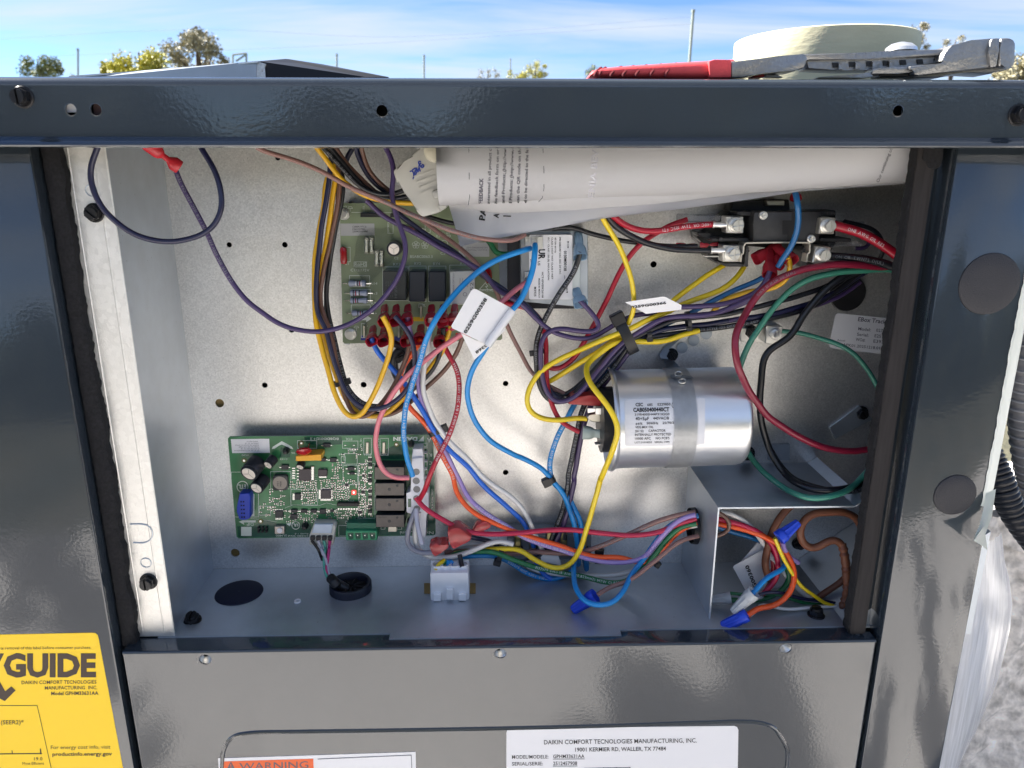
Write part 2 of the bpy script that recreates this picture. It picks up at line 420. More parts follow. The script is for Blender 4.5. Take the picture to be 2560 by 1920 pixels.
# ================================================================== ground
def ground_mat(name, dark, light, p0, p1, scale, strch=(1, 1, 1)):
    m = bpy.data.materials.new(name); m.use_nodes = True
    t = m.node_tree; L = t.links.new; b = t.nodes['Principled BSDF']; b.inputs['Roughness'].default_value = 0.9
    g = t.nodes.new('ShaderNodeNewGeometry')
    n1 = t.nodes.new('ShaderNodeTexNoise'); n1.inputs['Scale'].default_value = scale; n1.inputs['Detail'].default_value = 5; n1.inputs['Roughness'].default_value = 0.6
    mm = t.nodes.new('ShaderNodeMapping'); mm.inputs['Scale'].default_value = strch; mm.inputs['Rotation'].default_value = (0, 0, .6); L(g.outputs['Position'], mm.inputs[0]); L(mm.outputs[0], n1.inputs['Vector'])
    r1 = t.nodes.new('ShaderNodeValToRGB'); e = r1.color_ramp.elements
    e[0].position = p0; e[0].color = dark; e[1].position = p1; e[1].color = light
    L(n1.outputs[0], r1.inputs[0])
    n2 = t.nodes.new('ShaderNodeTexNoise'); n2.inputs['Scale'].default_value = 60; n2.inputs['Detail'].default_value = 6
    L(g.outputs['Position'], n2.inputs['Vector'])
    r2 = t.nodes.new('ShaderNodeMapRange'); r2.inputs['To Min'].default_value = 0.7; r2.inputs['To Max'].default_value = 1.25; L(n2.outputs[0], r2.inputs[0])
    vm = t.nodes.new('ShaderNodeVectorMath'); vm.operation = 'SCALE'; L(r1.outputs[0], vm.inputs[0]); L(r2.outputs[0], vm.inputs['Scale']); L(vm.outputs[0], b.inputs['Base Color'])
    bp = t.nodes.new('ShaderNodeBump'); bp.inputs['Distance'].default_value = 0.01; L(n2.outputs[0], bp.inputs['Height']); L(bp.outputs[0], b.inputs['Normal'])
    return m
gv = []; gf = []
N = 40
for i in range(N + 1):
    for j in range(N + 1):
        x = (i / N * 2 - 1); y = (j / N * 2 - 1)
        gv.append((900 * x * abs(x), 900 * y * abs(y), 0.0))
for i in range(N):
    for j in range(N):
        a = i * (N + 1) + j; gf.append((a, a + N + 1, a + N + 2, a + 1))
mk('ground', (gv, [], gf), ground_mat('dry grass and soil', (0.045, 0.05, 0.03, 1), (0.13, 0.115, 0.075, 1), .40, .60, .8), loc=(0, 0, 0), smooth=0, kind='structure')
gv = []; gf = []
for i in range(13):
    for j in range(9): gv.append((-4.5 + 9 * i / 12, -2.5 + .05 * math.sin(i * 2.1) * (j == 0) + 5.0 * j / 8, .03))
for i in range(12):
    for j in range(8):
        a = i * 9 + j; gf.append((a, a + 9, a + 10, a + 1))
mk('pavement', (gv, [], gf), ground_mat('pale concrete with shade bands', (0.15, 0.14, 0.135, 1), (0.70, 0.665, 0.63, 1), .450, .478, 1.7, (1, .45, 1)), loc=(0, 0, 0), smooth=0, kind='structure')  # unseen slab; its dark patches stand in for shadow bands mirrored in the panels
rnd = random.Random(21); v = []; f = []
for k in range(34000):                      # unseen tree line, added behind the viewer to darken the rail's reflection
    x = rnd.uniform(-30, 30); z = rnd.uniform(0, 1) ** .8 * (2.5 + .7 * math.sin(x * .45) + .5 * math.sin(x * 1.7)); p = V((x, -13 + rnd.uniform(-1.5, 1.5), z)); s = rnd.uniform(.12, .26)
    t_, u_, w_ = frame(V((rnd.gauss(0, 1), rnd.gauss(0, 1), rnd.gauss(0, 1))).normalized()); b = len(v); v += [p + u_ * s, p + w_ * s * .6, p - u_ * s, p - w_ * s * .6]; f.append((b, b + 1, b + 2, b + 3))
mk('unseen_tree_line', (v, [], f), mat('dark foliage', (.05, .055, .025, 1), .7, var=.4, vscale=1.2), smooth=0, kind='stuff', label='unseen dark tree line added behind the viewer for reflections')

# ================================================================== cabinet
ZF = W(528, 1422).z                          # top of the box floor
ZT = P(1280, 193, .46).z                     # top edge of the cabinet
ZB = P(1280, 370, .46).z
XL = W(470, 900).x; XLf = P(428, 1587, .5).x
XR = W(2300, 800).x
cab = thing('equipment_cabinet', 'slate grey painted metal outdoor unit with its control box open', 'cabinet', (0, .55, 0))
def cpart(name, bm, m, **k): return mk(name, bm, m, cab, **k)
Mw = wallM(WB)
# back plate with its drilled holes
holes_px = [(573, 612, 6.5), (712, 612, 7), (694, 394, 7), (729, 825, 7), (662, 963, 7), (909, 962, 7.5), (549, 1008, 11), (588, 1382, 11), (1264, 959, 7), (1264, 1181, 7), (1634, 661, 8)]
hs_ = [(W(x, y).x, W(x, y).z, r * mpp(x, y, WB)) for x, y, r in holes_px]
bm = BM(); xr = W(2330, 800).x
plate(bm, [(XL, ZF - .002), (xr, ZF - .002), (xr, ZT - .004), (XL, ZT - .004)], hs_, Mw, .0012)
back = cpart('back_plate', bm, galv, smooth=0)
def cyl_y(bm, px, py, r, Yf, Yb, n=22):
    p = P(px, py, Yf); cyl(bm, p, V((p.x, Yb, p.z)), r * mpp(px, py, Yf), n)
for x, y, r in (holes_px[6], holes_px[7]):
    bm = BM(); cyl_y(bm, x, y, r * 1.4, WB + .004, WB + .006)
    cpart('hole_plug', bm, mat('brass insulation', (.32, .22, .08, 1), .6))
# left inner side, flange
bm = BM()
prism(bm, [V((XL, WB, ZF)), V((XLf, .5, ZF)), V((XLf, .5, ZT - .004)), V((XL, WB, ZT - .004))], [V((XL - .0012, WB, ZF)), V((XLf - .0012, .5, ZF)), V((XLf - .0012, .5, ZT - .004)), V((XL - .0012, WB, ZT - .004))])
cpart('side_plate', bm, galv2, smooth=0)
xf0, xf1 = P(190, 950, .5).x, P(348, 950, .5).x
bm = BM()
box(bm, ((xf0 + xf1) / 2, .4995, (ZF + ZT) / 2 - .002), (xf1 - xf0, .0016, ZT - ZF - .004), .0006)
for px in (258, 318):
    x = P(px, 950, .4985).x
    tube(bm, [V((x, .4990, ZF + .004)), V((x, .4990, ZT - .01))], .00075, 6)
flange = cpart('front_flange', bm, mat('bright galvanised flange', (.78, .77, .74, 1), .46, .7, bump=.5, bscale=900, var=.08, rvar=.06, vscale=300, kind='voronoi'))
bm = BM()                                    # knock-out marks pressed in the flange
for px, py, r in ((365, 1407, 13), (228, 476, 14)):
    bm = BM(); p = P(px, py, .4985); tube(bm, [p + V((r * mpp(px, py, .5) * math.cos(a / 9 * 4.6), 0, r * mpp(px, py, .5) * math.sin(a / 9 * 4.6))) for a in range(-3, 10)], .0004, 6); cpart('pressed_mark', bm, galv2)
bm = BM()
u_ = [P(*KL(*q), .4985) for q in ((920, 1262), (1000, 1262), (1045, 1235), (1052, 1185), (1030, 1150), (985, 1135), (900, 1135))]
tube(bm, spline(u_), .0005, 6)
cpart('pressed_mark', bm, galv2)
bm = BM(); x0_ = P(2222, 1000, .5).x; x1_ = P(2297, 1000, .481).x + .004
box(bm, ((x0_ + x1_) / 2, .5008, (ZF + ZT) / 2 - .002), (x1_ - x0_, .0012, ZT - ZF - .004)); cpart('front_flange', bm, paint)
# floor plate
bm = BM()
fx0, fx1 = XLf - .001, XR
_na, _nb = P(966, 1585, .481).x, P(1561, 1575, .481).x
_o = [(XL - .006, .5998), (XL - .006, .4984), (_na, .4984), (_na, .4916), (_nb, .4916), (_nb, .4984), (XR, .4984), (XR, .5998)]
prism(bm, [V((x, y, ZF)) for x, y in _o], [V((x, y, ZF - .0016)) for x, y in _o])
cpart('floor_plate', bm, galv2)
# sloped corner gusset at the lower right
a, b = W(1990, 1396), W(2190, 1268); a.z = ZF
bm = BM(); s_ = (b.z - a.z) / (b.x - a.x)
prism(bm, [V((a.x, .5, ZF + .0003)), V((XR + .02, .5, ZF + s_ * (XR + .02 - a.x))), V((XR + .02, .5, ZF - .01))], [V((a.x, WB - .0005, ZF + .0003)), V((XR + .02, WB - .0005, ZF + s_ * (XR + .02 - a.x))), V((XR + .02, WB - .0005, ZF - .01))])
cpart('corner_gusset', bm, galv2, smooth=0)
bm = BM(); box(bm, (XR + .004, .55, (ZF + ZT) / 2), (.0015, .099, ZT - ZF - .01)); cpart('side_plate', bm, galv2)
# flat strips screwed on the back plate at the right
bm = BM()
ext(bm, [KI(590, 295), KI(735, 295), KI(735, 402), KI(590, 402)], .5975, .5998, .0003)
cpart('mounting_strip', bm, galv2)
bm = BM()
ext(bm, [KI(1000, 185), KI(1200, 40), KI(1290, 130), KI(1040, 262)], .5978, .5999, .0003)
cpart('mounting_strip', bm, galv2)
# divider: shelf and upright of the junction compartment
SY = .511; sx0 = P(1795, 1270, SY).x; sx1 = P(2137, 1265, SY).x; sz = P(1950, 1267, SY).z
bm = BM()
pr = [(sx0, sz), (sx1, sz), (sx1 + .008, sz + .005), (sx1 + .008, sz + .0038), (sx1, sz - .0012), (sx0 + .0012, sz - .0012), (sx0 + .0012, ZF + .0002), (sx0, ZF + .0002)]
fs = prism(bm, [V((x, SY, z)) for x, z in pr], [V((x, WB - .0006, z)) for x, z in pr])
cpart('divider_shelf', bm, galv2, smooth=0)
p = PX(1739, 1314, sx0)
bm = BM(); gr = 44 * mpp(1739, 1314, p.y) 
lathe(bm, [(gr * .78, -.0035), (gr * .78, .0045), (gr * 1.05, .0045), (gr * 1.1, .002), (gr * 1.05, -.0035)], p - V((.001, 0, 0)), (1, 0, 0), 28, caps=False)
bmesh.ops.scale(bm, verts=bm.verts, vec=(1, 1, .95), space=Matrix.Translation(-p))
cpart('grommet', bm, blackpl)
bm = BM(); cyl(bm, p - V((.0012, 0, 0)), p - V((.0009, 0, 0)), gr * .78, 24); cpart('grommet_hole', bm, foam)
# slits in the floor and upright
bm = BM()
for q in ((2075, 805, 2130, 910), (2170, 1000, 2205, 1040)):
    a, b = KJ(*q[:2]), KJ(*q[2:]); A, B = PX(*a, sx0 - .0004), PX(*b, sx0 - .0004)
    tube(bm, [A, B], .0005, 5)
cpart('slit', bm, foam)
# ------------------------------------------------ left side panel, right post
xe = P(170, 950, .481).x
bm = BM(); box(bm, ((xe - .75) / 2, .4915, (ZT - .003 + .02) / 2), (xe + .75, .021, ZT - .003 - .02), .0018, seg=2)
leftp = cpart('side_panel', bm, paint)
xq0, xq1 = P(2297, 1000, .481).x, P(2538, 950, .481).x
bm = BM(); box(bm, ((xq0 + xq1) / 2, .4915, (ZT - .003 + .02) / 2), (xq1 - xq0, .021, ZT - .003 - .02), .0018, seg=2)
box(bm, (xq1 - .0012, .75, (ZT - .003 + .02) / 2), (.0016, .496, ZT - .023))
post = cpart('corner_post', bm, paint)
bm = BM()
box(bm, (-.7, .75, .57), (.002, .5, 1.08)); box(bm, (0, .99, .57), (1.4, .002, 1.08)); box(bm, (-.03, .75, .02), (1.36, .5, .002))
cpart('rear_shell', bm, paint)
for px, py, rx, Y in ((2473, 710, 78, .4808), (2387, 1237, 54, .4808)):
    p = P(px, py, Y); r = rx * mpp(px, py, Y)
    bm = BM(); lathe(bm, [(r, .001), (r * .985, -.0006), (r * .9, -.0013), (r * .5, -.0017), (.0002, -.0018)], p, (0, 1, 0), 40)
    cpart('hole_plug', bm, capplug, label='round grained grey plastic plug')
# gaskets
def gasket(name, x0, x1, Yf, z0, z1, m, jag, side, label=None):
    bm = BM(); n = 150; A = []; B = []
    rnd = random.Random(name + str(x0)); j = 0
    L_ = []; R_ = []
    for i in range(n + 1):
        z = z0 + (z1 - z0) * i / n; j = j * .8 + rnd.uniform(-jag, jag) * .6
        if side == 'R': L_.append(V((x0, Yf, z))); R_.append(V((x1 + j, Yf, z)))
        else: L_.append(V((x0 + j, Yf, z))); R_.append(V((x1, Yf, z)))
    rows = []
    for l, r in zip(L_, R_):
        row = []
        for k, (t, dy) in enumerate(((0, .008), (0, .0012), (.15, 0), (.4, 0), (.65, 0), (.85, 0), (1, .0012), (1, .008))):
            q = l.lerp(r, t); q.y = Yf + dy + rnd.uniform(-.0003, .0003) * (m is foam) * 2; row.append(bm.verts.new(q))
        rows.append(row)
    for a_, b_ in zip(rows, rows[1:]):
        for k in range(len(a_) - 1): bm.faces.new((a_[k], a_[k + 1], b_[k + 1], b_[k]))
    return cpart(name, bm, m, label=label)
gasket('foam_gasket', P(196, 950, .491).x, P(236, 950, .491).x, .4905, ZF - .002, ZT - .006, foam, .0012, 'R', 'ragged black foam strip')
gasket('foam_gasket', P(2210, 1000, .487).x, P(2252, 1000, .487).x, .487, ZF + .001, ZT - .006, foamside, .0003, 'L', 'brownish foam strip')
gasket('foam_gasket', P(2201, 1000, .489).x, P(2213, 1000, .489).x, .489, ZF + .002, ZT - .006, foam, .0009, 'L', 'ragged black foam edge')
bm = BM(); rnd = random.Random(3)
ext(bm, [(2312 + rnd.uniform(-2, 2), 360), (2310, 385), (2306, 398), (2318, 408), (2322, 420), (2338, 424), (2352, 416), (2358, 395), (2360, 360)], .4862, .489, .0005)
cpart('foam_scrap', bm, foam)
# ------------------------------------------------ top rail
def sweepx(bm, prof, x0, x1):
    a = [bm.verts.new((x0, y, z)) for y, z in prof]; b = [bm.verts.new((x1, y, z)) for y, z in prof]
    for i in range(len(prof) - 1): bm.faces.new((a[i], a[i + 1], b[i + 1], b[i]))
bm = BM()
Ya = .460
rh = [(955, 277, 14), (2245, 277, 13), (177, 274, 14), (240, 274, 14)]
hh = [(P(x, y, Ya).x, P(x, y, Ya).z, r * mpp(x, y, Ya)) for x, y, r in rh]
zt1, zb1 = P(1280, 217, Ya).z, P(1280, 343, Ya).z
plate(bm, [(-.75, zb1), (.75, zb1), (.75, zt1), (-.75, zt1)], hh, wallM(Ya), .0012)
arc = [(Ya + .006 - .006 * math.cos(R(a_)), zt1 + (ZT - zt1) * math.sin(R(a_))) for a_ in range(0, 91, 10)]
sweepx(bm, arc + [(Ya + .02, ZT), (.99, ZT)], -.75, .75)
h_ = zb1 - ZB
lip = [(Ya, zb1), (Ya - .0006, zb1 - h_ * .08), (Ya - .0018, zb1 - h_ * .22), (Ya - .0034, zb1 - h_ * .42), (Ya - .0045, zb1 - h_ * .62), (Ya - .005, zb1 - h_ * .8), (Ya - .0046, zb1 - h_ * .93), (Ya - .0036, zb1 - h_), (Ya + .0, zb1 - h_), (Ya + .012, zb1 - h_ * .98), (Ya + .012, zb1)]
sweepx(bm, lip, -.75, .75)
rail = cpart('top_rail', bm, paint, smooth=40)
for x, y, r in rh:
    bm = BM(); p = P(x, y, Ya); lathe(bm, [(r * mpp(x, y, Ya) * 1.0, .0002), (r * mpp(x, y, Ya) * 1.12, .0001), (r * mpp(x, y, Ya) * 1.14, -.0001), (r * mpp(x, y, Ya), -.0002)], p, (0, 1, 0), 28, caps=False)
    cpart('hole_rim', bm, paint)
bm = BM(); box(bm, (0, .4785, (ZB + ZT) / 2 + .002), (1.0, .001, .03)); cpart('inner_rail', bm, blackpl)
bm = BM(); ext(bm, [(160, 252), (205, 252), (205, 281), (160, 281)], Ya + .004, Ya + .005); cpart('spacer', bm, whitepl)
bm = BM(); ext(bm, [(232, 252), (260, 252), (260, 296), (236, 296)], Ya + .006, Ya + .007); cpart('spacer', bm, mat('mauve shim', (.16, .10, .10, 1), .5))

def screw(px, py, r, Y, m=blackmetal, slots=1, ang=0.0, parent=None, hexa=True, name='screw', axis=None, pos=None, label=None, rw=None):
    """hex washer head with a real slot (or a cross)"""
    p = pos if pos is not None else P(px, py, Y); rr = rw if rw else r * mpp(px, py, Y)
    ax = V(axis) if axis is not None else V((0, -1, 0))
    bm = BM()
    lathe(bm, [(rr, 0), (rr, .0007), (rr * .9, .0012), (rr * .6, .0012)], p, ax, 24)
    t, u, v = frame(ax, V((0.03, 0, 1)))
    hr = rr * (.82 if hexa else .72); h0, h1 = .0012, .0012 + rr * .55
    base = [p + t * h0 + (u * math.cos(R(60 * i + ang)) + v * math.sin(R(60 * i + ang))) * hr for i in range(6)] if hexa else [p + t * h0 + (u * math.cos(R(18 * i)) + v * math.sin(R(18 * i))) * hr for i in range(20)]
    fs = prism(bm, base, [q + t * (h1 - h0) for q in base])
    g = rr * .115; top = h1 + rr * .30; rt = hr * (.80 if hexa else .97)
    ca, sa = math.cos(R(ang)), math.sin(R(ang))
    U = u * ca + v * sa; W_ = v * ca - u * sa
    def sector(fn):
        pts = [(rt * math.cos(R(a_)), rt * math.sin(R(a_))) for a_ in range(0, 360, 12)]
        pts = [fn(x, y) for x, y in pts]
        out = [q for i, q in enumerate(pts) if q != pts[i - 1]]
        B = [p + t * (h1 - .0001) + U * x + W_ * y for x, y in out]
        C_ = [p + t * top + U * x * .93 + W_ * y * .93 for x, y in out]
        prism(bm, B, C_)
    if slots == 1:
        sector(lambda x, y: (x, max(y, g))); sector(lambda x, y: (x, min(y, -g)))
    else:
        for sx in (1, -1):
            for sy in (1, -1): sector(lambda x, y: (max(x * sx, g) * sx, max(y * sy, g) * sy))
    return mk(name, bm, m, parent or cab, label=label)
screw(58, 243, 27, Ya, ang=5)
screw(2546, 287, 27, Ya, ang=28)
screw(237, 532, 24, .4985, ang=50, label='black hex washer screw in the upper flange')
screw(372, 1453, 22, .4985, ang=4)
screw(1678, 887, 17, WB, ang=35)
screw(1874, 829, 18, WB, ang=50)
screw(2152, 1032, 18, WB, ang=20)
screw(1868, 1133, 19, WB, ang=80)
screw(1996, 1357, 17, WB, ang=80)
fz = lambda px, py: PZ(px, py, ZF)
screw(482, 1547, 17, 0, pos=fz(482, 1552), axis=(0, -.25, 1), rw=.0068, ang=10)
screw(2042, 1532, 17, 0, pos=fz(2040, 1538), axis=(0, 0, 1), rw=.0068, ang=10)
# ------------------------------------------------ lower access panel
Yp = .481; zl = P(1250, 1616, Yp).z; lx0, lx1 = P(304, 1627, Yp).x, P(2193, 1592, Yp).x
ph = [(513, 1649, 16), (1251, 1634, 15.5), (1964, 1622, 15.5)]
phh = [(P(x, y, Yp).x, P(x, y, Yp).z, r * mpp(x, y, Yp), r * .9 * mpp(x, y, Yp)) for x, y, r in ph]
bm = BM()
plate(bm, [(lx0 + .0015, .05), (lx1 - .0015, .05), (lx1 - .0015, zl - .0018), (lx0 + .0015, zl - .0018)], phh, wallM(Yp), .0012)
na, nb = P(966, 1585, Yp).x, P(1561, 1575, Yp).x
arc = [(Yp + .0018 - .0018 * math.cos(R(a_)), zl - .0018 + .0018 * math.sin(R(a_))) for a_ in range(0, 91, 15)]
sweepx(bm, arc + [(Yp + .011, zl)], lx0, lx1)
for x0, x1 in ((lx0 + .006, na), (nb, lx1 - .004)):
    v_ = [bm.verts.new(q) for q in ((x0 - .003 if x0 < 0 else x0, Yp + .011, zl), (x1, Yp + .011, zl), (x1, Yp + .018, zl), (x0, Yp + .018, zl))]
    bm.faces.new(v_)
for x, s in ((lx0, 1), (lx1, -1)):
    arc = [(x + s * (.0015 - .0015 * math.cos(R(a_))), Yp + .0015 - .0015 * math.sin(R(a_))) for a_ in range(0, 91, 15)]
    pts = [(x, Yp + .016)] + arc
    A = [bm.verts.new((q[0], q[1], .05)) for q in pts]; B = [bm.verts.new((q[0], q[1], zl - .001)) for q in pts]
    for i in range(len(pts) - 1): bm.faces.new((A[i], A[i + 1], B[i + 1], B[i]))
access = cpart('access_panel', bm, paint)
bm = BM()
emb = [P(*q, Yp + .0006) for q in ((555, 1925), KR1(-850 * 2.458 + 1380, 780), K8(1440, 712), K8(1540, 690), K8(1800, 683), K8(2212, 677), KR1(1000, 662), KR1(1750, 643), KR2(100, 656), KR2(500, 655), KR2(600, 690), KR2(655, 762), KR2(688, 830), KR2(690, 880), KR2(680, 1000)) if True]
emb[1] = P(*K8(1380, 782), Yp + .0006)
tube(bm, spline(emb, 8), .0019, 10)
cpart('pressed_bead', bm, paint)
for x, y, r in ph:
    p = P(x, y, Yp + .0012); rr = r * mpp(x, y, Yp)
    bm = BM(); lathe(bm, [(rr * 1.25, 0), (rr * 1.0, .0015), (rr * .75, .0045), (rr * .45, .006), (rr * .35, .006)], p, (-.25, 1, .05), 24, caps=False)
    cpart('screw_dimple', bm, zinc)
    bm = BM(); p2 = P(x - 4, y, Yp + .0072); cyl(bm, p2, p2 + V((0, .001, 0)), rr * .62, 16); cpart('screw_hole', bm, foam)
bm = BM(); box(bm, ((lx0 + lx1) / 2, Yp + .024, .4), (lx1 - lx0 + .03, .001, zl * 2 - .8 - .02)); cpart('panel_backing', bm, blackpl)
# ------------------------------------------------ stickers on the panels
def sticker(name, pts, Y, m, label=None, t=.00025, parent=None):
    bm = BM(); sheet(bm, pts, Y, t); return mk(name, bm, m, parent or cab, label=label, smooth=0)
def sticker_r(name, K, x0, y0, x1, y1, r, Y, m, label=None):
    return sticker(name, [K(*q) for q in rrect(x0, y0, x1, y1, r)], Y, m, label)
x0w, x1w = P(545, 1895, Yp), P(1040, 1879, Yp)
st = sticker('warning_sticker', [(545, 1896), (1039, 1880), (1043, 2100), (560, 2100)], Yp, gloss_label, 'white sticker with an orange warning box')
bm = BM(); sheet(bm, [(555, 1904), (783, 1897), (786, 1960), (560, 1960)], Yp - .0003, .0001); mk('warning_box', bm, labelor, st, smooth=0)
I = Ink(Yp - .0004, lift=.0001)
I.text('WARNING', (599, 1925), 17, 1.6, width=172).line([(795, 1898), (1028, 1888), (1031, 1950)], 1.5)
I.poly([(566, 1924), (577, 1904), (588, 1923)]).build('lettering', inkg, st)
I = Ink(Yp - .0006, lift=.0001); I.poly([(575.8, 1910), (578.4, 1910), (577.8, 1917), (576.4, 1917)]).poly([(576, 1918.5), (578.2, 1918.5), (578.2, 1921), (576, 1921)]).build('warning_sign', labelor, st)
pts = [(1266, 2060), (1266, 1832), (1268, 1825), (1275, 1821), (1836, 1815), (1843, 1818), (1846, 1825), (1842, 2060)]
st = sticker('rating_sticker', pts, Yp, gloss_label, 'white rating sticker with rounded corners')
I = Ink(Yp - .0003)
I.text('DAIKIN COMFORT TECNOLOGIES MANUFACTURING, INC.', (1360, 1861), 10.5, .7, width=382, bold=.008)
I.text('19001 KERMIER RD, WALLER, TX 77484', (1438, 1879), 9.5, .7, width=227, bold=.012)
I.text('MODEL/MODELE:', (1280, 1897), 8.5, .6, width=91, bold=.008).text('GPHM33631AA', (1383, 1895.5), 8.5, .6, width=78, bold=.008)
I.text('SERIAL/SERIE:', (1280, 1914), 8.5, .6, width=77, bold=.008).text('2512457908', (1383, 1913), 8.5, .6, width=60, bold=.008)
I.line([(1383, 1898), (1461, 1897.3)], 1.2).line([(1383, 1915.5), (1443, 1915)], 1.2).line([(1461, 1921), (1575, 1918.5)], 1.5).line([(1509, 1919), (1509, 1960)], 1.5).line([(1541, 1919), (1541, 1960)], 1.5).line([(1575, 1918), (1576, 1960)], 1.5).line([(1461, 1921), (1461, 1960)], 1.5)
I.build('lettering', ink, st)
st = sticker('energy_sticker', [(-250, 1592), (230, 1582), (238, 1583), (244, 1588), (247, 1600), (310, 1935), (340, 2100), (-250, 2100)], Yp, labelyel, 'yellow energy guide sticker')
brownink = mat('dark brown ink', (.05, .03, .02, 1), .5)
I = Ink(Yp - .0003)
I.text('Y', (-26, 1690), 54, 0, width=36, bold=.03).text('GUIDE', (9, 1690), 53, 0, width=231, bold=.045)
I.text('ts removal of this label before consumer purchase.', (228, 1622), 6.8, .5, width=227, align='R')
I.text('DAIKIN COMFORT TECNOLOGIES', (241, 1709), 8.6, .5, width=187, align='R', bold=.006).text('MANUFACTURING  INC.', (243, 1723), 8.4, .5, width=131, align='R', bold=.006)
I.text('Model GPHM33631AA', (246, 1737), 8.4, .5, width=118, align='R', bold=.02)
I.poly([(-40, 1700), (-3, 1700), (13, 1728), (28, 1716), (39, 1726), (12, 1753), (-12, 1740)])
I.line([(-20, 1764), (93, 1764), (129, 1925)], 1.4)
I.text('(SEER2)*', (2, 1811), 10, .3, width=57, bold=.006)
I.line([(-10, 1885), (104, 1884)], 2.4).line([(102, 1884), (101, 1873)], 3).line([(31, 1884), (30, 1877)], 2)
I.text('19.0', (85, 1901), 8, .3, width=21).text('Most Efficient', (56, 1912), 6.4, .3, width=54)
I.text('For energy cost info, visit', (127, 1873), 9, .5, width=149).text('productinfo.energy.gov', (131, 1890), 8.6, .5, width=149, bold=.02)
I.build('lettering', brownink, st)
# protective film left on the post's outer edge
bm = BM()
xr_ = xq1 - .0002
prev = None; rnd = random.Random(9); j = 0
for i in range(90):
    py = 330 + i * 10.5; z = P(2500, py, .4805).z; 
    w = .0075 if py > 700 else .005 + .0025 * py / 700
    j = j * .7 + rnd.uniform(-.0004, .0004)
    row = [bm.verts.new((xr_ - w + j, .4806, z)), bm.verts.new((xr_ - w + j + .0012, .4797, z)), bm.verts.new((xr_ - .0026, .4796, z)), bm.verts.new((xr_ - .0007, .4804, z)), bm.verts.new((xr_ + .0004, .4830, z)), bm.verts.new((xr_ + .0004, .52, z))]
    if prev:
        for a_ in range(5): bm.faces.new((prev[a_], prev[a_ + 1], row[a_ + 1], row[a_]))
    prev = row
film = mat('mint white protective film', (.80, .83, .76, 1), .22, coat=.5, bump=.4, bscale=90, stretch=(3, 3, .3))
cpart('protective_film', bm, film, label='torn pale protective film on the outer edge')
bm = BM()
A = [P(x, y, Y) for x, y, Y in ((2466, 1235, .479), (2490, 1222, .480), (2480, 1290, .476), (2462, 1340, .470), (2469, 1376, .468), (2452, 1362, .466), (2434, 1352, .462), (2437, 1340, .466), (2450, 1310, .472))]
c = sum(A, V((0, 0, 0))) / len(A); vv = [bm.verts.new(q) for q in A]; vc = bm.verts.new(c)
for i in range(len(A)): bm.faces.new((vv[i], vv[(i + 1) % len(A)], vc))
bmesh.ops.solidify(bm, geom=list(bm.faces), thickness=.0003)
cpart('protective_film', bm, film, label='curled torn end of the film')

# ================================================================== circuit board, lower
def vlen(r, px, py, Y): return r * mpp(px, py, Y)
YB = WB - .016                                # front surface of the lower board
b1 = thing('circuit_board', 'green control circuit board with upside-down white print and four brown relays', 'circuit board', P(830, 1346, YB + .001))
def rr_px(pts, r):                            # round the corners of a px quad a little
    out = []
    for i, p in enumerate(pts):
        a, b = pts[i - 1], pts[(i + 1) % len(pts)]
        for q, s in ((a, 1), (b, 0)):
            d = math.hypot(q[0] - p[0], q[1] - p[1]); out.append((p[0] + (q[0] - p[0]) / d * r, p[1] + (q[1] - p[1]) / d * r))
    return out
def B1(name, pts, h, m, h0=0, b=.0003, label=None, parent=None, seg=1, K=KF):
    bm = BM(); ext(bm, [K(*p) for p in pts], YB - h / 1000, YB - h0 / 1000 - .00005, b, seg)
    return mk(name, bm, m, parent or b1, label=label)
def R4(x0, y0, x1, y1): return [(x0, y0), (x1, y0), (x1, y1), (x0, y1)]
bm = BM(); ext(bm, rr_px([KF(75, 125), KF(2105, 105), KF(2130, 1100), KF(165, 1130)], 5), YB, YB + .0016, 0)
mk('board', bm, pcbg, b1)
I = Ink(YB, lift=.00006)                       # dark solder mask areas
for q in ([(830, 130), (1200, 122), (1210, 200), (960, 215), (850, 190)], [(1740, 200), (1850, 210), (1850, 345), (1560, 345), (1560, 290)], [(2040, 110), (2100, 110), (2125, 1095), (2040, 1095)], [(440, 940), (560, 980), (900, 985), (900, 1115), (180, 1118), (170, 1010), (330, 1010)], [(1160, 930), (1520, 945), (1700, 1010), (2030, 1010), (2030, 1092), (1160, 1104)], [(600, 230), (700, 250), (690, 330), (590, 330)]):
    I.poly([KF(*p) for p in q])
tag(I.build('solder_mask', pcbd, b1), kind='stuff')
I = Ink(YB, lift=.0001)
def up(t, x, y, h, w=None, bold=0.0): I.text(t, KF(x, y), h / 3.95, 180, width=w / 3.95 if w else None, bold=bold)
up('BQBDD01D1.2', 1170, 135, 22, 280); up('EOL', 1305, 137, 22, 68); up('T203', 1350, 245, 24, 88); up('T201', 1495, 290, 22, 70); up('T202', 1665, 290, 22, 70)
up('DAIKIN', 1950, 130, 34, 240, .05); I.poly([KF(1955, 172), KF(2012, 115), KF(2014, 172)])
up('Nidec-Kipini', 2108, 1060, 30, 330); up('A', 2085, 140, 40, 40, .02); up('R', 2093, 290, 30, 26); up('C', 2093, 370, 30, 26); up('8', 2035, 218, 26, 32, .02)
up('CL02', 283, 300, 14, 70); up('C103', 665, 338, 16, 70); up('DIP', 330, 975, 30, 66); up('J103', 1240, 292, 18, 66); up('J401', 1325, 756, 18, 60)
up('SU400', 660, 1092, 20, 110); up('E334480 94V-0', 870, 1098, 15, 200); up('RoHS 1-3', 870, 1078, 12, 130); up('06', 740, 278, 16, 36); up('V_In', 0, 0, 0) if False else None
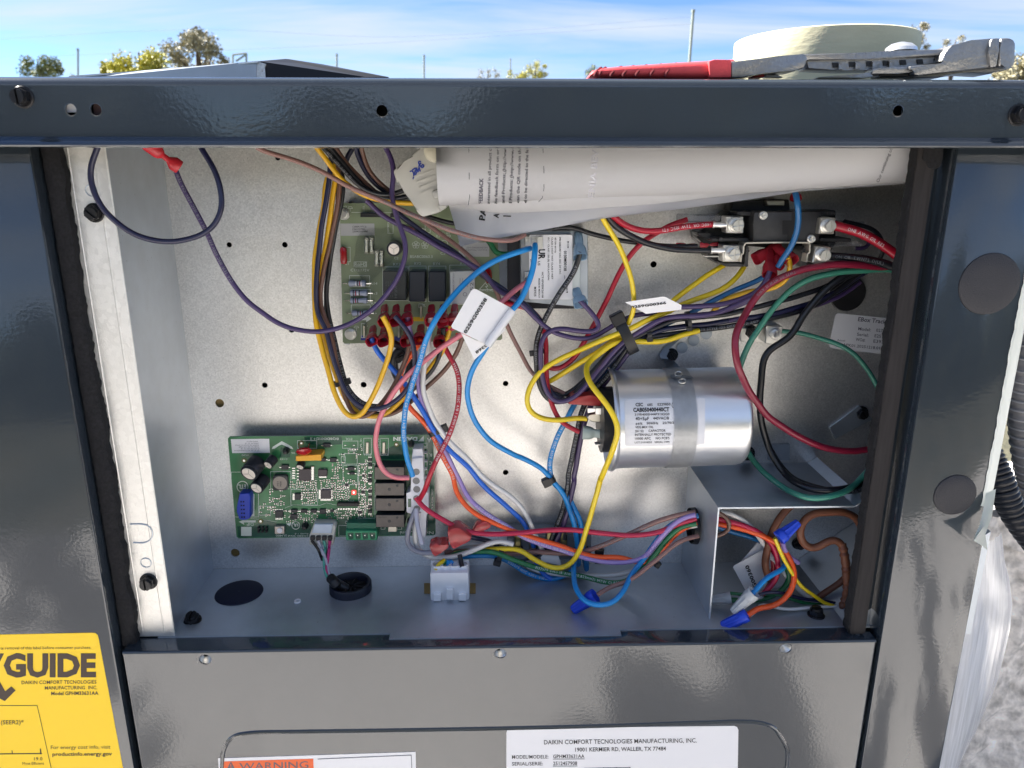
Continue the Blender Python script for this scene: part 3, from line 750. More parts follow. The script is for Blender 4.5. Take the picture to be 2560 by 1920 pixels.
for t, x, y0, y1 in (('CTM_OUT', 2103, 640, 700), ('Y_Out', 2103, 720, 778), ('Y_In', 2103, 790, 835), ('Vt_In', 1400, 145, 235), ('Vs_N', 1572, 145, 245)):
    I.text(t, KF(x, y1), 13 / 3.95 if x > 2000 else 20 / 3.95, 90, width=(y1 - y0) / 3.95)
def sq(x0, y0, x1, y1, w=4): I.line([KF(*p) for p in R4(x0, y0, x1, y1)], w / 3.95, True)
for q in ((765, 163, 955, 240), (1210, 168, 1362, 240), (1420, 140, 1495, 300), (1582, 142, 1663, 308), (110, 475, 380, 918), (390, 812, 500, 900), (700, 645, 965, 800), (1215, 410, 1360, 600), (1225, 292, 1355, 396), (1197, 322, 1238, 396), (1370, 390, 1530, 930), (1905, 190, 2045, 1000), (1172, 1002, 1250, 1105), (1240, 960, 1575, 985), (500, 470, 700, 640), (1943, 218, 1990, 250), (1590, 1000, 1630, 1040), (1745, 1005, 1795, 1040)): sq(*q)
for (cx, cy, r, w) in ((222, 620, 54, 8), (748, 1001, 38, 7), (1058, 155, 0, 0)):
    if r: I.line([KF(*p) for p in circ(cx, cy, r, 22)], w / 3.95, True)
up('ETL', 258, 600, 38, 78, .03); up('UL', 772, 985, 26, 48, .03)
I.poly([KF(*p) for p in ((512, 248), (520, 225), (560, 200), (610, 170), (660, 195), (710, 225), (725, 250), (690, 240), (640, 215), (608, 203), (580, 215), (545, 240))])   # bird mark
I.poly([KF(*p) for p in R4(208, 1015, 312, 1105)]); I.poly([KF(*p) for p in R4(304, 690, 340, 910)])
I.poly([KF(*p) for p in ((185, 965), (225, 950), (352, 952), (352, 972), (235, 972), (240, 995))]); I.poly([KF(*p) for p in ((655, 985), (705, 975), (690, 1010))])
for k in range(9):                                           # fine traces seen through the mask
    y = 500 + k * 18; 
    I.line([KF(700 + k * 6, y), KF(960, y + 4)], .35); 
for x0, y0, x1, y1 in ((640, 830, 720, 800), (720, 800, 980, 806), (980, 806, 1050, 780), (1050, 780, 1150, 800), (1050, 620, 1120, 590), (1120, 590, 1370, 600), (570, 600, 700, 602), (300, 930, 560, 965)):
    I.line([KF(x0, y0), KF(x1, y1)], .6)
I.build('silkscreen', silk, b1)
st = B1('label', [(107, 150), (485, 146), (493, 284), (120, 288)], .15, gloss_label, b=0)
I = Ink(YB - .00016, lift=.00008); 
for k, (t, w) in enumerate((('MADE IN MEXICO', 110), ('DRAW. B 14', 130), ('PARM. BC01D0 54 0302', 230), ('PCB 21 26 19 MBE', 200), ('D 04 5G 04 10 18', 180), ('V1.21.01 A PCB0B02010', 250))):
    I.text(t, KF(375 + k * 3, 168 + k * 18), 10 / 3.95, 180, width=w / 3.95)
I.build('lettering', inkg, st)
def lie_cap(x, y, r, dx, dy, h, L=34):
    """electrolytic can lying over, its silver end towards the viewer"""
    c = P(*KF(x, y), YB - h / 1000); q = P(*KF(x + dx, y + dy), YB - .004); ax = (q - c)
    rr = vlen(r / 3.95, *KF(x, y), c.y)
    bm = BM(); lathe(bm, [(rr * .80, 0.0003), (rr * .97, 0), (rr, .0008), (rr, .0022), (rr * .95, .0028), (rr, .0034), (rr, ax.length)], c, ax, 28)
    o = mk('capacitor', bm, relaypl, b1)
    bm = BM(); t = ax.normalized(); lathe(bm, [(rr * .78, .0), (rr * .78, .0006)], c - t * .0001, ax, 28); top = mk('can_end', bm, alu2, o)
    bm = BM(); tt, u, v = frame(t)
    for a_ in (90, 210, 330):
        d = u * math.cos(R(a_ + 10)) + v * math.sin(R(a_ + 10)); e = tt.cross(d) * rr * .035
        prism(bm, [c - t * .00015 + d * rr * .04 + e, c - t * .00015 + d * rr * .7 + e, c - t * .00015 + d * rr * .7 - e, c - t * .00015 + d * rr * .04 - e], [c - t * .00025 + d * rr * .04 + e, c - t * .00025 + d * rr * .7 + e, c - t * .00025 + d * rr * .7 - e, c - t * .00025 + d * rr * .04 - e])
    mk('vent_score', bm, silver, o)
    return o
alu2 = mat('can end', (.95, .87, .77, 1), .4, .0); silver = mat('silver edge', (.55, .5, .44, 1), .3, 1)  # can end's peach tone paints in the bright ground its metal would reflect
lie_cap(282, 492, 90, 90, -115, 17)
lie_cap(358, 636, 70, 75, -95, 15)
lie_cap(472, 408, 50, 60, -70, 11)
lie_cap(789, 428, 42, 20, -50, 8)
bm = BM(); ext(bm, rr_px([KF(515, 512), KF(665, 505), KF(672, 655), KF(520, 660)], 5), YB - .004, YB, .0005, 2); ind = mk('inductor', bm, darkpl, b1)
bm = BM(); p = P(*KF(592, 583), YB - .0041); cyl(bm, p, p + V((0, .001, 0)), vlen(17.5, *KF(592, 583), p.y), 26); mk('core', bm, mat('ferrite core', (.30, .26, .22, 1), .45), ind)
I = Ink(YB - .0042); I.text('101', KF(578, 612), 4.2, 90, width=11).text('M58', KF(607, 615), 4.2, 90, width=12).build('lettering', ink, ind)
# yellow box capacitor and red disc
B1('film_capacitor', [(745, 318), (985, 300), (1000, 302), (1000, 362), (748, 368)], 13, mat('yellow capacitor', (.85, .42, .03, 1), .35), b=.0004)
bm = BM(); p = P(*KF(828, 268), YB - .015); lathe(bm, [(.0002, -.003), (.0035, -.0026), (.006, -.001), (.0064, .0005), (.005, .002), (.002, .003), (.0002, .0033)], p, (.15, -.6, -.8), 26)
for k in (-1, 1): 
    q = P(*KF(828 + k * 55, 195), YB - .001); tube(bm, [p + V((k * .003, .001, .001)), q], .0005, 6)
mk('disc_capacitor', bm, mat('red lacquer', (.38, .006, .012, 1), .15, coat=.6), b1)
# blue connector
o = B1('connector', [(190, 685), (285, 682), (300, 720), (298, 930), (262, 948), (212, 950), (185, 940), (172, 860), (162, 850), (165, 810), (178, 800)], 9, mat('blue connector plastic', (.012, .045, .42, 1), .35), b=.0006)
bm = BM()
for k in range(5):
    for j in (0, 1):
        x, y = 208 + j * 24 + k * 2, 768 + k * 38; ext(bm, [KF(x - 7, y - 7), KF(x + 7, y - 7), KF(x + 7, y + 7), KF(x - 7, y + 7)], YB - .0092, YB - .0088)
mk('socket', bm, foam, o, kind='stuff')
# driver chips
def chip(x0, y0, x1, y1, h=2.2, m=None, legs=0, sides='LR', name='chip'):
    o = B1(name, R4(x0, y0, x1, y1), h, m or darkpl, b=.0003)
    if legs:
        bm = BM()
        for k in range(legs):
            t = (k + .5) / legs
            if 'L' in sides: ext(bm, [KF(*q) for q in R4(x0 - 18, y0 + (y1 - y0) * t - 4, x0 + 1, y0 + (y1 - y0) * t + 4)], YB - .0007, YB)
            if 'R' in sides: ext(bm, [KF(*q) for q in R4(x1 - 1, y0 + (y1 - y0) * t - 4, x1 + 18, y0 + (y1 - y0) * t + 4)], YB - .0007, YB)
            if 'T' in sides: ext(bm, [KF(*q) for q in R4(x0 + (x1 - x0) * t - 4, y0 - 18, x0 + (x1 - x0) * t + 4, y0 + 1)], YB - .0007, YB)
            if 'B' in sides: ext(bm, [KF(*q) for q in R4(x0 + (x1 - x0) * t - 4, y1 - 1, x0 + (x1 - x0) * t + 4, y1 + 18)], YB - .0007, YB)
        mk('leg', bm, solder, o, kind='stuff')
    return o
plum = mat('chip plastic', (.060, .050, .055, 1), .22, bump=.2, bscale=900)
chip(778, 445, 898, 562, 3.2, plum, 4, 'L'); B1('heat_tab', R4(898, 420, 930, 556), 1.6, solder)
for k in range(5): B1('solder_pad', R4(712, 432 + k * 24, 742, 443 + k * 24), .5, solder, b=0)
chip(968, 452, 1058, 515, 2.6, plum, 2, 'T'); B1('heat_tab', R4(975, 515, 1055, 534), 1.2, solder)
chip(993, 650, 1096, 740, 2.2, plum, 10, 'LRTB'); chip(735, 688, 798, 750, 1.8, relaypl, 6, 'LR'); chip(546, 858, 622, 928, 1.8, relaypl, 5, 'TB')
for q in ((605, 405, 675, 452), (1018, 193, 1090, 232), (1085, 335, 1150, 378), (1258, 425, 1326, 460), (1276, 478, 1330, 502), (700, 845, 762, 878), (797, 845, 860, 878), (893, 845, 955, 878), (695, 893, 762, 945), (983, 842, 1045, 890), (1085, 848, 1125, 870), (985, 335, 1045, 372)): chip(*q, h=1.7, m=relaypl, legs=1)
for k, y in enumerate((356, 408, 513, 566, 668, 725, 822, 868)): chip(1462, y - 16, 1500, y + 14, 1.4, relaypl, 2, 'TB')
for q in ((1232, 590, 1268, 618), (1395, 660, 1430, 690), (1360, 862, 1400, 890), (1405, 500, 1430, 525)): chip(*q, h=1.4, m=relaypl, legs=2, sides='TB')
B1('pin_header', R4(1155, 782, 1370, 815), 4, blackpl); bm = BM()
for k in range(8): ext(bm, [KF(*q) for q in R4(1162 + k * 26, 832, 1178 + k * 26, 848)], YB - .0008, YB)
mk('solder_joint', bm, solder, b1, kind='stuff')
o = B1('indicator_light', R4(1300, 658, 1342, 700), 1.5, mat('red light', (.9, .06, .05, 1), .3, emit=.5)); B1('lens', R4(1313, 670, 1328, 685), 1.7, mat('light core', (1, .75, .7, 1), .3, emit=.9), h0=1.4, parent=o)
for (x, y) in ((238, 361), (402, 960), (1742, 202), (803, 187)):
    p = P(*KF(x, y), YB - .0004); bm = BM(); cyl(bm, p, p + V((0, .0004, 0)), vlen(6.5, *KF(x, y), p.y), 18); o = mk('via', bm, mat('green gold pad', (.12, .13, .05, 1), .3, .5), b1)
    bm = BM(); cyl(bm, p + V((0, -.0003, 0)), p, vlen(3, *KF(x, y), p.y), 12); mk('pin', bm, solder, o)
for (x, y) in ((640, 282), (828, 1030), (1880, 215), (1870, 985)):
    p = P(*KF(x, y), YB - .006); bm = BM(); lathe(bm, [(.0003, -.0005), (.0016, 0), (.0026, .003), (.0028, .006)], p, (0, 1, 0), 18); mk('standoff', bm, blackpl, b1)
# relays: black top, brown front
for k, (y0, y1) in enumerate(((425, 550), (583, 708), (734, 858), (898, 1020))):
    o = B1('relay', [(1522 + k * 5, y0), (1822, y0), (1822, y1), (1524 + k * 5, y1)], 15, relaypl, b=.0004)
    B1('relay_face', [(1527 + k * 5, y0 + 4), (1817, y0 + 4), (1817, y1 - 4), (1529 + k * 5, y1 - 4)], 15.3, brownpl, h0=14.9, parent=o, b=0)
    bm = BM(); p = P(*KF(1672, y0 + 62), YB - .0153); lathe(bm, [(.0009, -.00025), (.0014, -.0001), (.0014, .0002)], p, (0, 1, 0), 20) if k else None
    p = P(*KF(1750, y0 + 26), YB - .0153); lathe(bm, [(.0006, -.00025), (.0011, -.0001), (.0011, .0002)], p, (0, 1, 0), 18)
    mk('vent_mark', bm, darkpl, o, kind='stuff')
I = Ink(YB - .0154); I.text('omron', KF(1645, 915), 16 / 3.95, 180, width=85 / 3.95).build('lettering', ink, b1)
# spade terminals T201, T202
for x, y in ((1455, 182), (1618, 182)):
    B1('spade_terminal', [(x - 14, y), (x + 14, y), (x + 12, y + 110), (x - 18, y + 112)], 1.2, mat('dull tin', (.45, .43, .38, 1), .3, 1))
B1('solder_pad', R4(1225, 206, 1250, 216), .5, solder); B1('solder_pad', R4(1310, 206, 1335, 216), .5, solder)
B1('spade_terminal', R4(1660, 1000, 1745, 1066), 6, mat('dull tin', (.45, .43, .38, 1), .3, 1))
# white screw terminal plug
o = B1('terminal_plug', [(1893, 340), (2008, 330), (2012, 660), (2058, 680), (2058, 880), (2030, 905), (2035, 1115), (1945, 1120), (1900, 1100), (1893, 880), (1842, 878), (1838, 680), (1888, 672)], 14, whitepl, b=.0005)
B1('plug_hood', [(1905, 248), (2000, 243), (2010, 330), (1893, 340)], 12, whitepl, parent=o)
for k, (x, y, r) in enumerate(((1938, 472, 42), (1938, 562, 42), (1943, 645, 42), (1940, 735, 40), (1945, 835, 40))):
    p = P(*KF(x, y), YB - .0141); q = vlen(r / 3.95, *KF(x, y), p.y)
    bm = BM(); lathe(bm, [(q * 1.05, .0001), (q, -.0001), (q * .85, .001 * 0), (q * .8, .00015)], p, (0, 1, 0), 24, caps=False); mk('wire_port', bm, whitepl, o)
    bm = BM(); cyl(bm, p + V((0, .00002, 0)), p + V((0, .0002, 0)), q * .84, 24); mk('port_hole', bm, mat('port shade grey', (.25, .25, .24, 1), .6), o)
B1('slot', R4(1856, 738, 1888, 822), 14.1, pcbd, h0=13.9, b=0, parent=o)
for k, y in enumerate((285, 368, 445, 530, 760, 900, 980)): B1('terminal_lug', R4(2015, y, 2045, y + 10), 5, whitepl, parent=o); 
# tactile switch, headers, sockets
o = B1('push_button', R4(540, 1012, 635, 1085), 3, mat('pinkish steel', (.62, .54, .48, 1), .3, .8)); bm = BM(); p = P(*KF(587, 1055), YB - .0045); cyl(bm, p, p + V((0, .002, 0)), vlen(6.5, *KF(587, 1055), p.y), 20); mk('button_cap', bm, whitepl, o)
bm = BM()
for k in range(3):
    for j in (0, 1):
        x, y = 378 + k * 38, 1035 + j * 30; ext(bm, [KF(*q) for q in R4(x - 11, y - 12, x + 11, y + 12)], YB - .003, YB, .0004)
mk('pin_header', bm, blackpl, b1, kind='stuff')
# white four pin connector with its black crimp sockets
o = B1('wire_connector', [(925, 985), (1118, 988), (1140, 1020), (1112, 1200), (882, 1195), (880, 1105)], 10, mat('cream connector plastic', (.60, .60, .55, 1), .4), b=.0005)
B1('connector_top', [(935, 990), (1112, 992), (1100, 1082), (905, 1078)], 12, mat('blue white plastic', (.50, .58, .68, 1), .3), h0=9.5, parent=o)
for k in range(4): B1('crimp_socket', R4(890 + k * 58, 1112, 932 + k * 58, 1150), 12.5, blackpl, h0=9.5, parent=o)
# green pluggable block
gpl = mat('green connector plastic', (.045, .30, .14, 1), .35)
o = B1('terminal_block', [(1240, 1055), (1552, 1058), (1552, 1150), (1244, 1150)], 11, gpl, b=.0006)
B1('block_back', [(1252, 975), (1540, 978), (1545, 1056), (1245, 1056)], 8, mat('deep green plastic', (.01, .13, .075, 1), .35), parent=o)
for k in range(4):
    B1('socket', [(1258 + k * 72, 1075), (1318 + k * 72, 1075), (1316 + k * 72, 1130), (1300 + k * 72, 1138), (1272 + k * 72, 1136)], 11.2, pcbd, h0=10.9, b=0, parent=o)
    p = P(*KF(1288 + k * 71, 1100), YB - .0115); bm = BM(); cyl(bm, p, p + V((0, .001, 0)), .0006, 8); mk('pin', bm, solder, o)
# tiny surface mounted parts, too small to tell apart singly
rnd = random.Random(5); ba, bb, bc = BM(), BM(), BM()
areas = [((705, 570), (975, 640), .9), ((815, 650), (960, 800), .9), ((1110, 380), (1240, 610), .5), ((1110, 615), (1290, 760), .85), ((1130, 560), (1500, 640), .6), ((1375, 400), (1450, 640), .75), ((1375, 690), (1450, 950), .85), ((1050, 850), (1350, 940), .7), ((440, 660), (640, 800), .35), ((640, 860), (1000, 970), .5), ((400, 820), (540, 900), .5), ((1160, 250), (1420, 330), .3), ((1440, 340), (1520, 940), .4), ((1000, 560), (1110, 640), .8)]
for (x0, y0), (x1, y1), dn in areas:
    y = y0
    while y < y1:
        x = x0
        while x < x1:
            if rnd.random() < dn:
                ver = rnd.random() < .5; w, h = (11, 22) if ver else (22, 11)
                xx, yy = x + rnd.uniform(-2, 2), y + rnd.uniform(-2, 2)
                m_ = bb if rnd.random() < .45 else bc
                ext(m_, [KF(*q) for q in R4(xx - w * .28, yy - h * .28, xx + w * .28, yy + h * .28)], YB - .0009, YB)
                for s in (-1, 1):
                    ox, oy = (0, s * h * .42) if ver else (s * w * .42, 0)
                    ww, hh_ = (w, h * .28) if ver else (w * .28, h)
                    ext(ba, [KF(*q) for q in R4(xx + ox - ww / 2, yy + oy - hh_ / 2, xx + ox + ww / 2, yy + oy + hh_ / 2)], YB - .0007, YB)
            x += 27
        y += 26
mk('surface_mount_solder', ba, solder, b1, kind='stuff'); mk('surface_mount_chip', bb, relaypl, b1, kind='stuff'); mk('surface_mount_capacitor', bc, mat('tan ceramic', (.28, .2, .13, 1), .4), b1, kind='stuff')

# ================================================================== circuit board, upper
YU = WB - .014
b2 = thing('circuit_board', 'olive relay circuit board crowded with red wire terminals', 'circuit board', P(1050, 858, YU + .001))
def B2(name, pts, h, m, h0=0, b=.0003, label=None, parent=None, seg=1, K=KB):
    bm = BM(); ext(bm, [K(*p) for p in pts], YU - h / 1000, YU - h0 / 1000 - .00005, b, seg)
    return mk(name, bm, m, parent or b2, label=label)
bm = BM(); ext(bm, rr_px([(849, 508), (1240, 506), (1256, 850), (857, 859)], 4), YU, YU + .0016, 0); mk('board', bm, pcbo, b2)
bm = BM(); ext(bm, [(862, 504), (872, 504), (872, 862), (862, 862)], YU + .0017, WB); ext(bm, [(1200, 504), (1210, 504), (1216, 862), (1206, 862)], YU + .0017, WB); mk('standoff', bm, whitepl, b2, kind='stuff')
I = Ink(YU, lift=.0001)
def tx(t, x, y, h, w=None, bold=0.0, rot=0, K=KB, align='L'): I.text(t, K(x, y), h / 3.318, rot, width=w / 3.318 if w else None, bold=bold, align=align)
tx('MH3', 660, 563, 16, 58); tx('RoHS', 785, 1045, 30, 100, .01); tx('CTI≥175V', 752, 1090, 22, 155); tx('C1', 703, 1035, 20, 32); tx('C2', 1112, 990, 20, 36); tx('RY3', 1105, 1042, 22, 58); tx('RY2', 1280, 1036, 22, 56); tx('RY4', 1437, 1038, 22, 56); tx('RY1', 1660, 1036, 20, 56)
tx('BSABC0063.3', 1245, 978, 22, 186); tx('R14', 918, 1200, 20, 55); tx('R13', 918, 1282, 20, 55); tx('R7', 922, 1365, 18, 40); tx('R6', 930, 1444, 18, 38); tx('E341793', 1465, 806, 20, 115); tx('c UL us', 1455, 776, 16, 120); tx('R1', 1215, 696, 20, 36); tx('C5', 1497, 950, 20, 40)
tx('HIGH VOLTAGE', 1812, 1256, 14, 130); tx('TEST', 852, 545, 14, 56, rot=-90); tx('DC', 920, 575, 16, 30, rot=-90); tx('24V AC', 1072, 770, 14, 80, rot=90); tx('J7', 888, 1548, 16, 24, rot=90); tx('J8', 1368, 1385, 16, 24, rot=90)
tx('U2', 770, 1485, 18, 34)
def sq2(x0, y0, x1, y1, w=4): I.line([KB(*p) for p in R4(x0, y0, x1, y1)], w / 3.318, True)
for q in ((675, 890, 748, 1010), (742, 1125, 910, 1215), (752, 1240, 915, 1350), (757, 1368, 915, 1440), (1018, 1052, 1228, 1332), (1236, 1046, 1378, 1340), (1397, 1046, 1542, 1340), (1574, 1038, 1782, 1365), (1060, 685, 1104, 775), (1370, 690, 1412, 768), (778, 1010, 885, 1052), (840, 1522, 880, 1640), (1318, 1360, 1350, 1390)): sq2(*q)
I.line([KB(760, 600), KB(1180, 604)], 1)
for cx, cy in ((1330, 790), (1293, 870), (1368, 872)):
    for k in range(5): I.line([KB(*p) for p in circ(cx + 17 * math.cos(k * 1.257 - 1.57), cy + 17 * math.sin(k * 1.257 - 1.57), 14, 9)], 1, True)
I.line([KB(1880, 1172), KB(1942, 1242), KB(1818, 1242)], 1.6, True); I.line([KB(1872, 1190), KB(1890, 1212), KB(1872, 1216), KB(1888, 1236)], 1.4)
I.poly([KB(*p) for p in ((790, 1470), (880, 1470), (880, 1450), (925, 1482), (880, 1512), (880, 1495), (790, 1495))])
I.line([KB(1525, 870)] and [KB(*p) for p in circ(1528, 862, 30, 18)], 1, True)
for x, y in ((748, 560), (800, 1550)): I.line([KB(x - 20, y + 8), KB(x - 12, y - 6), KB(x + 12, y - 6), KB(x + 20, y + 8)], 1, True); I.line([KB(x, y + 8), KB(x, y + 34)], 1)
I.build('silkscreen', silk, b2)
I = Ink(YU, lift=.00008); I.poly([KB(*p) for p in R4(1272, 1468, 1358, 1504)]).build('yellow_mark', mat('yellow print', (.7, .45, .02, 1), .5), b2)
I = Ink(YU, lift=.00008); I.poly([KG(*p) for p in R4(505, 462, 560, 500)]).poly([KG(*p) for p in R4(770, 468, 850, 506)]).build('blue_mark', mat('navy print', (.02, .03, .25, 1), .5), b2)
I = Ink(YU, lift=.00008); I.poly([KG(*p) for p in R4(1290, 440, 1420, 495)]).poly([KG(*p) for p in R4(990, 460, 1060, 500)]).build('red_mark', mat('red print', (.6, .03, .02, 1), .5), b2)
screw(860, 535, 15, YU, m=zinc, ang=0, parent=b2, label='silver slotted screw at the upper corner')
screw(877, 835, 15, YU, m=zinc, ang=-45, parent=b2, label='silver slotted screw at the lower corner')
st = B2('label', [(665, 693), (948, 693), (952, 792), (670, 795)], .15, labelgrey, b=0)
I = Ink(YU - .0002, lift=.0001); 
for k, (t, w) in enumerate((('CSBBA197CG', 115), ('1060107B3', 105), ('25090502080', 128))): I.text(t, KB(767, 726 + k * 20), 14 / 3.318, 0, width=w / 3.318)
I.build('lettering', ink, st)
st = B2('label', [(1648, 850), (1900, 850), (1902, 968), (1650, 968)], .15, labelgrey, b=0)
I = Ink(YU - .0002, lift=.0001); I.text('Seasim Number', KB(1885, 908), 3.6, 180, width=58).text('H25090502107', KB(1885, 886), 4, 180, width=52).build('lettering', inkg, st)
# electrolytic standing
def stand_cap(K, x, y, r, h, Y0, parent, s):
    p = P(*K(x, y), Y0 - h / 1000); rr = vlen(r / s, *K(x, y), p.y)
    bm = BM(); lathe(bm, [(rr * .8, 0), (rr * .97, .0001), (rr, .0009), (rr, .0022), (rr * .94, .0028), (rr, .0034), (rr, h / 1000)], p, (0, 1, 0), 28); o = mk('capacitor', bm, relaypl, parent)
    bm = BM(); cyl(bm, p - V((0, .0002, 0)), p + V((0, .0004, 0)), rr * .72, 28); mk('can_end', bm, alu2, o)
    bm = BM()
    for a_ in (30, 150, 270):
        d = V((math.cos(R(a_)), 0, math.sin(R(a_)))); e = V((-d.z, 0, d.x)) * rr * .03; q = p - V((0, .00025, 0))
        prism(bm, [q + e, q + d * rr * .68 + e, q + d * rr * .68 - e, q - e], [q + e + V((0, -.0001, 0)), q + d * rr * .68 + e + V((0, -.0001, 0)), q + d * rr * .68 - e + V((0, -.0001, 0)), q - e + V((0, -.0001, 0))])
    mk('vent_score', bm, silver, o)
stand_cap(KB, 1110, 905, 62, 14, YU, b2, 3.318)
# red lacquer capacitor, header, fuses
bm = BM(); p = P(*KB(693, 958), YU - .004); lathe(bm, [(.0003, -.0072), (.0022, -.0062), (.0028, -.004), (.0026, 0), (.0028, .004), (.0022, .0062), (.0003, .0072)], p, (.02, 0, 1), 20); mk('dipped_capacitor', bm, mat('red lacquer', (.38, .006, .012, 1), .15, coat=.6), b2)
B2('pin_header', R4(832, 606, 1012, 640), 5, blackpl); B2('pin_header', R4(1080, 610, 1180, 642), 5, blackpl)
tin = mat('dull tin', (.45, .43, .38, 1), .3, 1)
for x0, y0 in ((866, 808), (910, 808), (950, 915), (992, 915)):
    for dy in (0, 105):
        B2('fuse_clip', R4(x0, y0 + dy, x0 + 32, y0 + dy + 32), 4, tin)
    a, b = P(*KB(x0 + 16, y0 + 20), YU - .003), P(*KB(x0 + 16, y0 + 118), YU - .003); bm = BM(); tube(bm, [a, b], .0016, 12); mk('fuse_link', bm, solder, b2)
bm = BM(); g = bmesh.ops.create_icosphere(bm, subdivisions=3, radius=1); rnd = random.Random(2)
c = P(*KB(940, 940), YU - .0005)
for v in bm.verts: v.co = c + V((v.co.x * .030 * (1 + .15 * math.sin(v.co.z * 4)), v.co.y * .0055, v.co.z * .0445 * (1 + .1 * math.sin(v.co.x * 5)))) * 0.95
bmesh.ops.rotate(bm, verts=bm.verts, cent=c, matrix=Matrix.Rotation(R(28), 3, 'Y'))
bmesh.ops.scale(bm, verts=bm.verts, vec=(.52, 1, .52), space=Matrix.Translation(-c))
mk('silicone_blob', bm, mat('clear silicone', (.72, .78, .72, 1), .12, trans=.92, ior=1.2, alpha=.45), b2)
def resistor(x0, x1, y, r, bands, cols, K=KB, par=None):
    a, b = P(*K(x0, y), YU - .003), P(*K(x1, y), YU - .003); L_ = (b - a).length; rr = vlen(r / 3.318, *K(x0, y), a.y)
    bm = BM(); lathe(bm, [(rr * .5, 0), (rr * .95, L_ * .05), (rr, L_ * .14), (rr * .95, L_ * .24), (rr * .78, L_ * .3), (rr * .78, L_ * .7), (rr * .95, L_ * .76), (rr, L_ * .86), (rr * .95, L_ * .95), (rr * .5, L_)], a, b - a, 20); o = mk('resistor', bm, cols, b2)
    bm = BM(); tube(bm, [a - V((.005, -.003, 0)), a - V((.004, 0, 0)), b + V((.004, 0, 0)), b + V((.005, .003, 0))], .00045, 6); mk('lead', bm, solder, o)
    for t, m in bands:
        bm = BM(); d = (b - a).normalized(); q = a + (b - a) * t; cyl(bm, q, q + d * L_ * .055, rr * (.80 if .28 < t < .7 else 1.02), 20); mk('band', bm, m, o)
rb, kb, wb_ = mat('red band', (.35, .01, .03, 1), .4), mat('black band', (.015, .015, .015, 1), .4), mat('grey blue ceramic', (.36, .40, .50, 1), .45)
whb = mat('white band', (.75, .75, .75, 1), .4)
resistor(735, 880, 1190, 27, ((.40, whb), (.50, kb), (.62, rb), (.72, whb)), wb_)
resistor(748, 893, 1270, 27, ((.18, kb), (.30, rb), (.42, whb), (.52, kb)), wb_)
resistor(748, 893, 1332, 25, ((.18, kb), (.30, rb), (.42, kb)), wb_)
resistor(762, 900, 1437, 25, ((.35, kb), (.5, rb), (.62, kb)), wb_)
resistor(1215, 1310, 735, 20, ((.2, rb), (.4, rb), (.6, rb), (.8, kb)), mat('brown ceramic', (.20, .08, .05, 1), .45))
# relays
o = B2('relay', [(1018, 1085), (1212, 1085), (1214, 1330), (1020, 1328)], 15, mat('smoked relay plastic', (.045, .05, .052, 1), .2), b=.0006)
I = Ink(YU - .0151); I.text('HF3FA', KB(1138, 1310), 22 / 3.318, 90, width=30)
for k in range(4): I.text('5A 250VAC 28VDC', KB(1050 + k * 18, 1300), 8 / 3.318, 90, width=40)
I.build('lettering', mat('ghost grey print', (.12, .13, .13, 1), .5), o)
B2('relay', [(1238, 1090), (1370, 1090), (1368, 1342), (1236, 1342)], 15, mat('blue black relay plastic', (.018, .024, .038, 1), .3), b=.0007)
B2('relay', [(1398, 1090), (1536, 1090), (1538, 1342), (1400, 1342)], 15, mat('blue black relay plastic', (.018, .024, .038, 1), .3), b=.0007)
o = B2('relay', [(1575, 1090), (1782, 1085), (1780, 1362), (1578, 1362)], 15, mat('off white relay plastic', (.55, .56, .53, 1), .35), b=.0005, label='off white relay with grey print')
I = Ink(YU - .0151); I.text('F152', KB(1770, 1320), 26 / 3.318, 90, width=42); I.text('5-', KB(1745, 1180), 12 / 3.318, 90)
for k, t in enumerate(('24-', '00 1A', '16A 250VAC', '15A 277VAC')): I.text(t, KB(1725 - k * 20, 1220), 10 / 3.318, 90)
I.text('CHINA OPT0201', KB(1612, 1270), 12 / 3.318, 90, width=50); I.line([KB(*p) for p in circ(1700, 1280, 15, 14)], 1, True); I.build('lettering', inkg, o)
bm = BM(); p = P(*KB(1890, 1120), YU - .006); lathe(bm, [(.0003, -.002), (.005, -.0015), (.0066, 0), (.005, .0015), (.0003, .002)], p, (.9, -.4, .1), 24); mk('disc_capacitor', bm, mat('red lacquer', (.38, .006, .012, 1), .15, coat=.6), b2)
for x, y in ((862, 1590), (1150, 1590), (1335, 1430)): B2('spade_terminal', [(x - 8, y - 50), (x + 8, y - 50), (x + 8, y + 50), (x - 8, y + 50)], 8, tin)
B2('chip', R4(1085, 612, 1100, 625), 2, blackpl) if False else None

# ================================================================== transformer
YT = WB - .040
tr = thing('transformer', 'small transformer in a zinc bracket with a white printed label', 'transformer', P(1370, 772, WB - .02))
def TR(name, pts, h, m, h0=0, b=.0004, label=None, parent=None, K=KC):
    bm = BM(); ext(bm, [K(*p) for p in pts], WB - h / 1000, WB - h0 / 1000 - .0003, b); return mk(name, bm, m, parent or tr, label=label)
TR('core', [(728, 842), (1395, 842), (1395, 1400), (728, 1398)], 26, mat('dark core steel', (.03, .03, .035, 1), .45, .4))
TR('bracket', [(830, 752), (1392, 750), (1396, 1335), (1372, 1390), (834, 1340)], 30, galv2, h0=2)
TR('bracket_flange', [(628, 850), (728, 850), (728, 1238), (628, 1235)], 3, galv2)
o = TR('winding_cover', [(835, 790), (1262, 784), (1262, 1325), (835, 1330)], 38, mat('grey cover', (.30, .31, .31, 1), .4, .3), h0=28)
TR('terminal_strip', [(1260, 1000), (1330, 1000), (1330, 1240), (1260, 1240)], 36, mat('pale terminal strip', (.60, .66, .66, 1), .35), h0=28)
lb = TR('label', rrect(905, 786, 1264, 1324, 16), 38.3, gloss_label, h0=37.8, b=0)
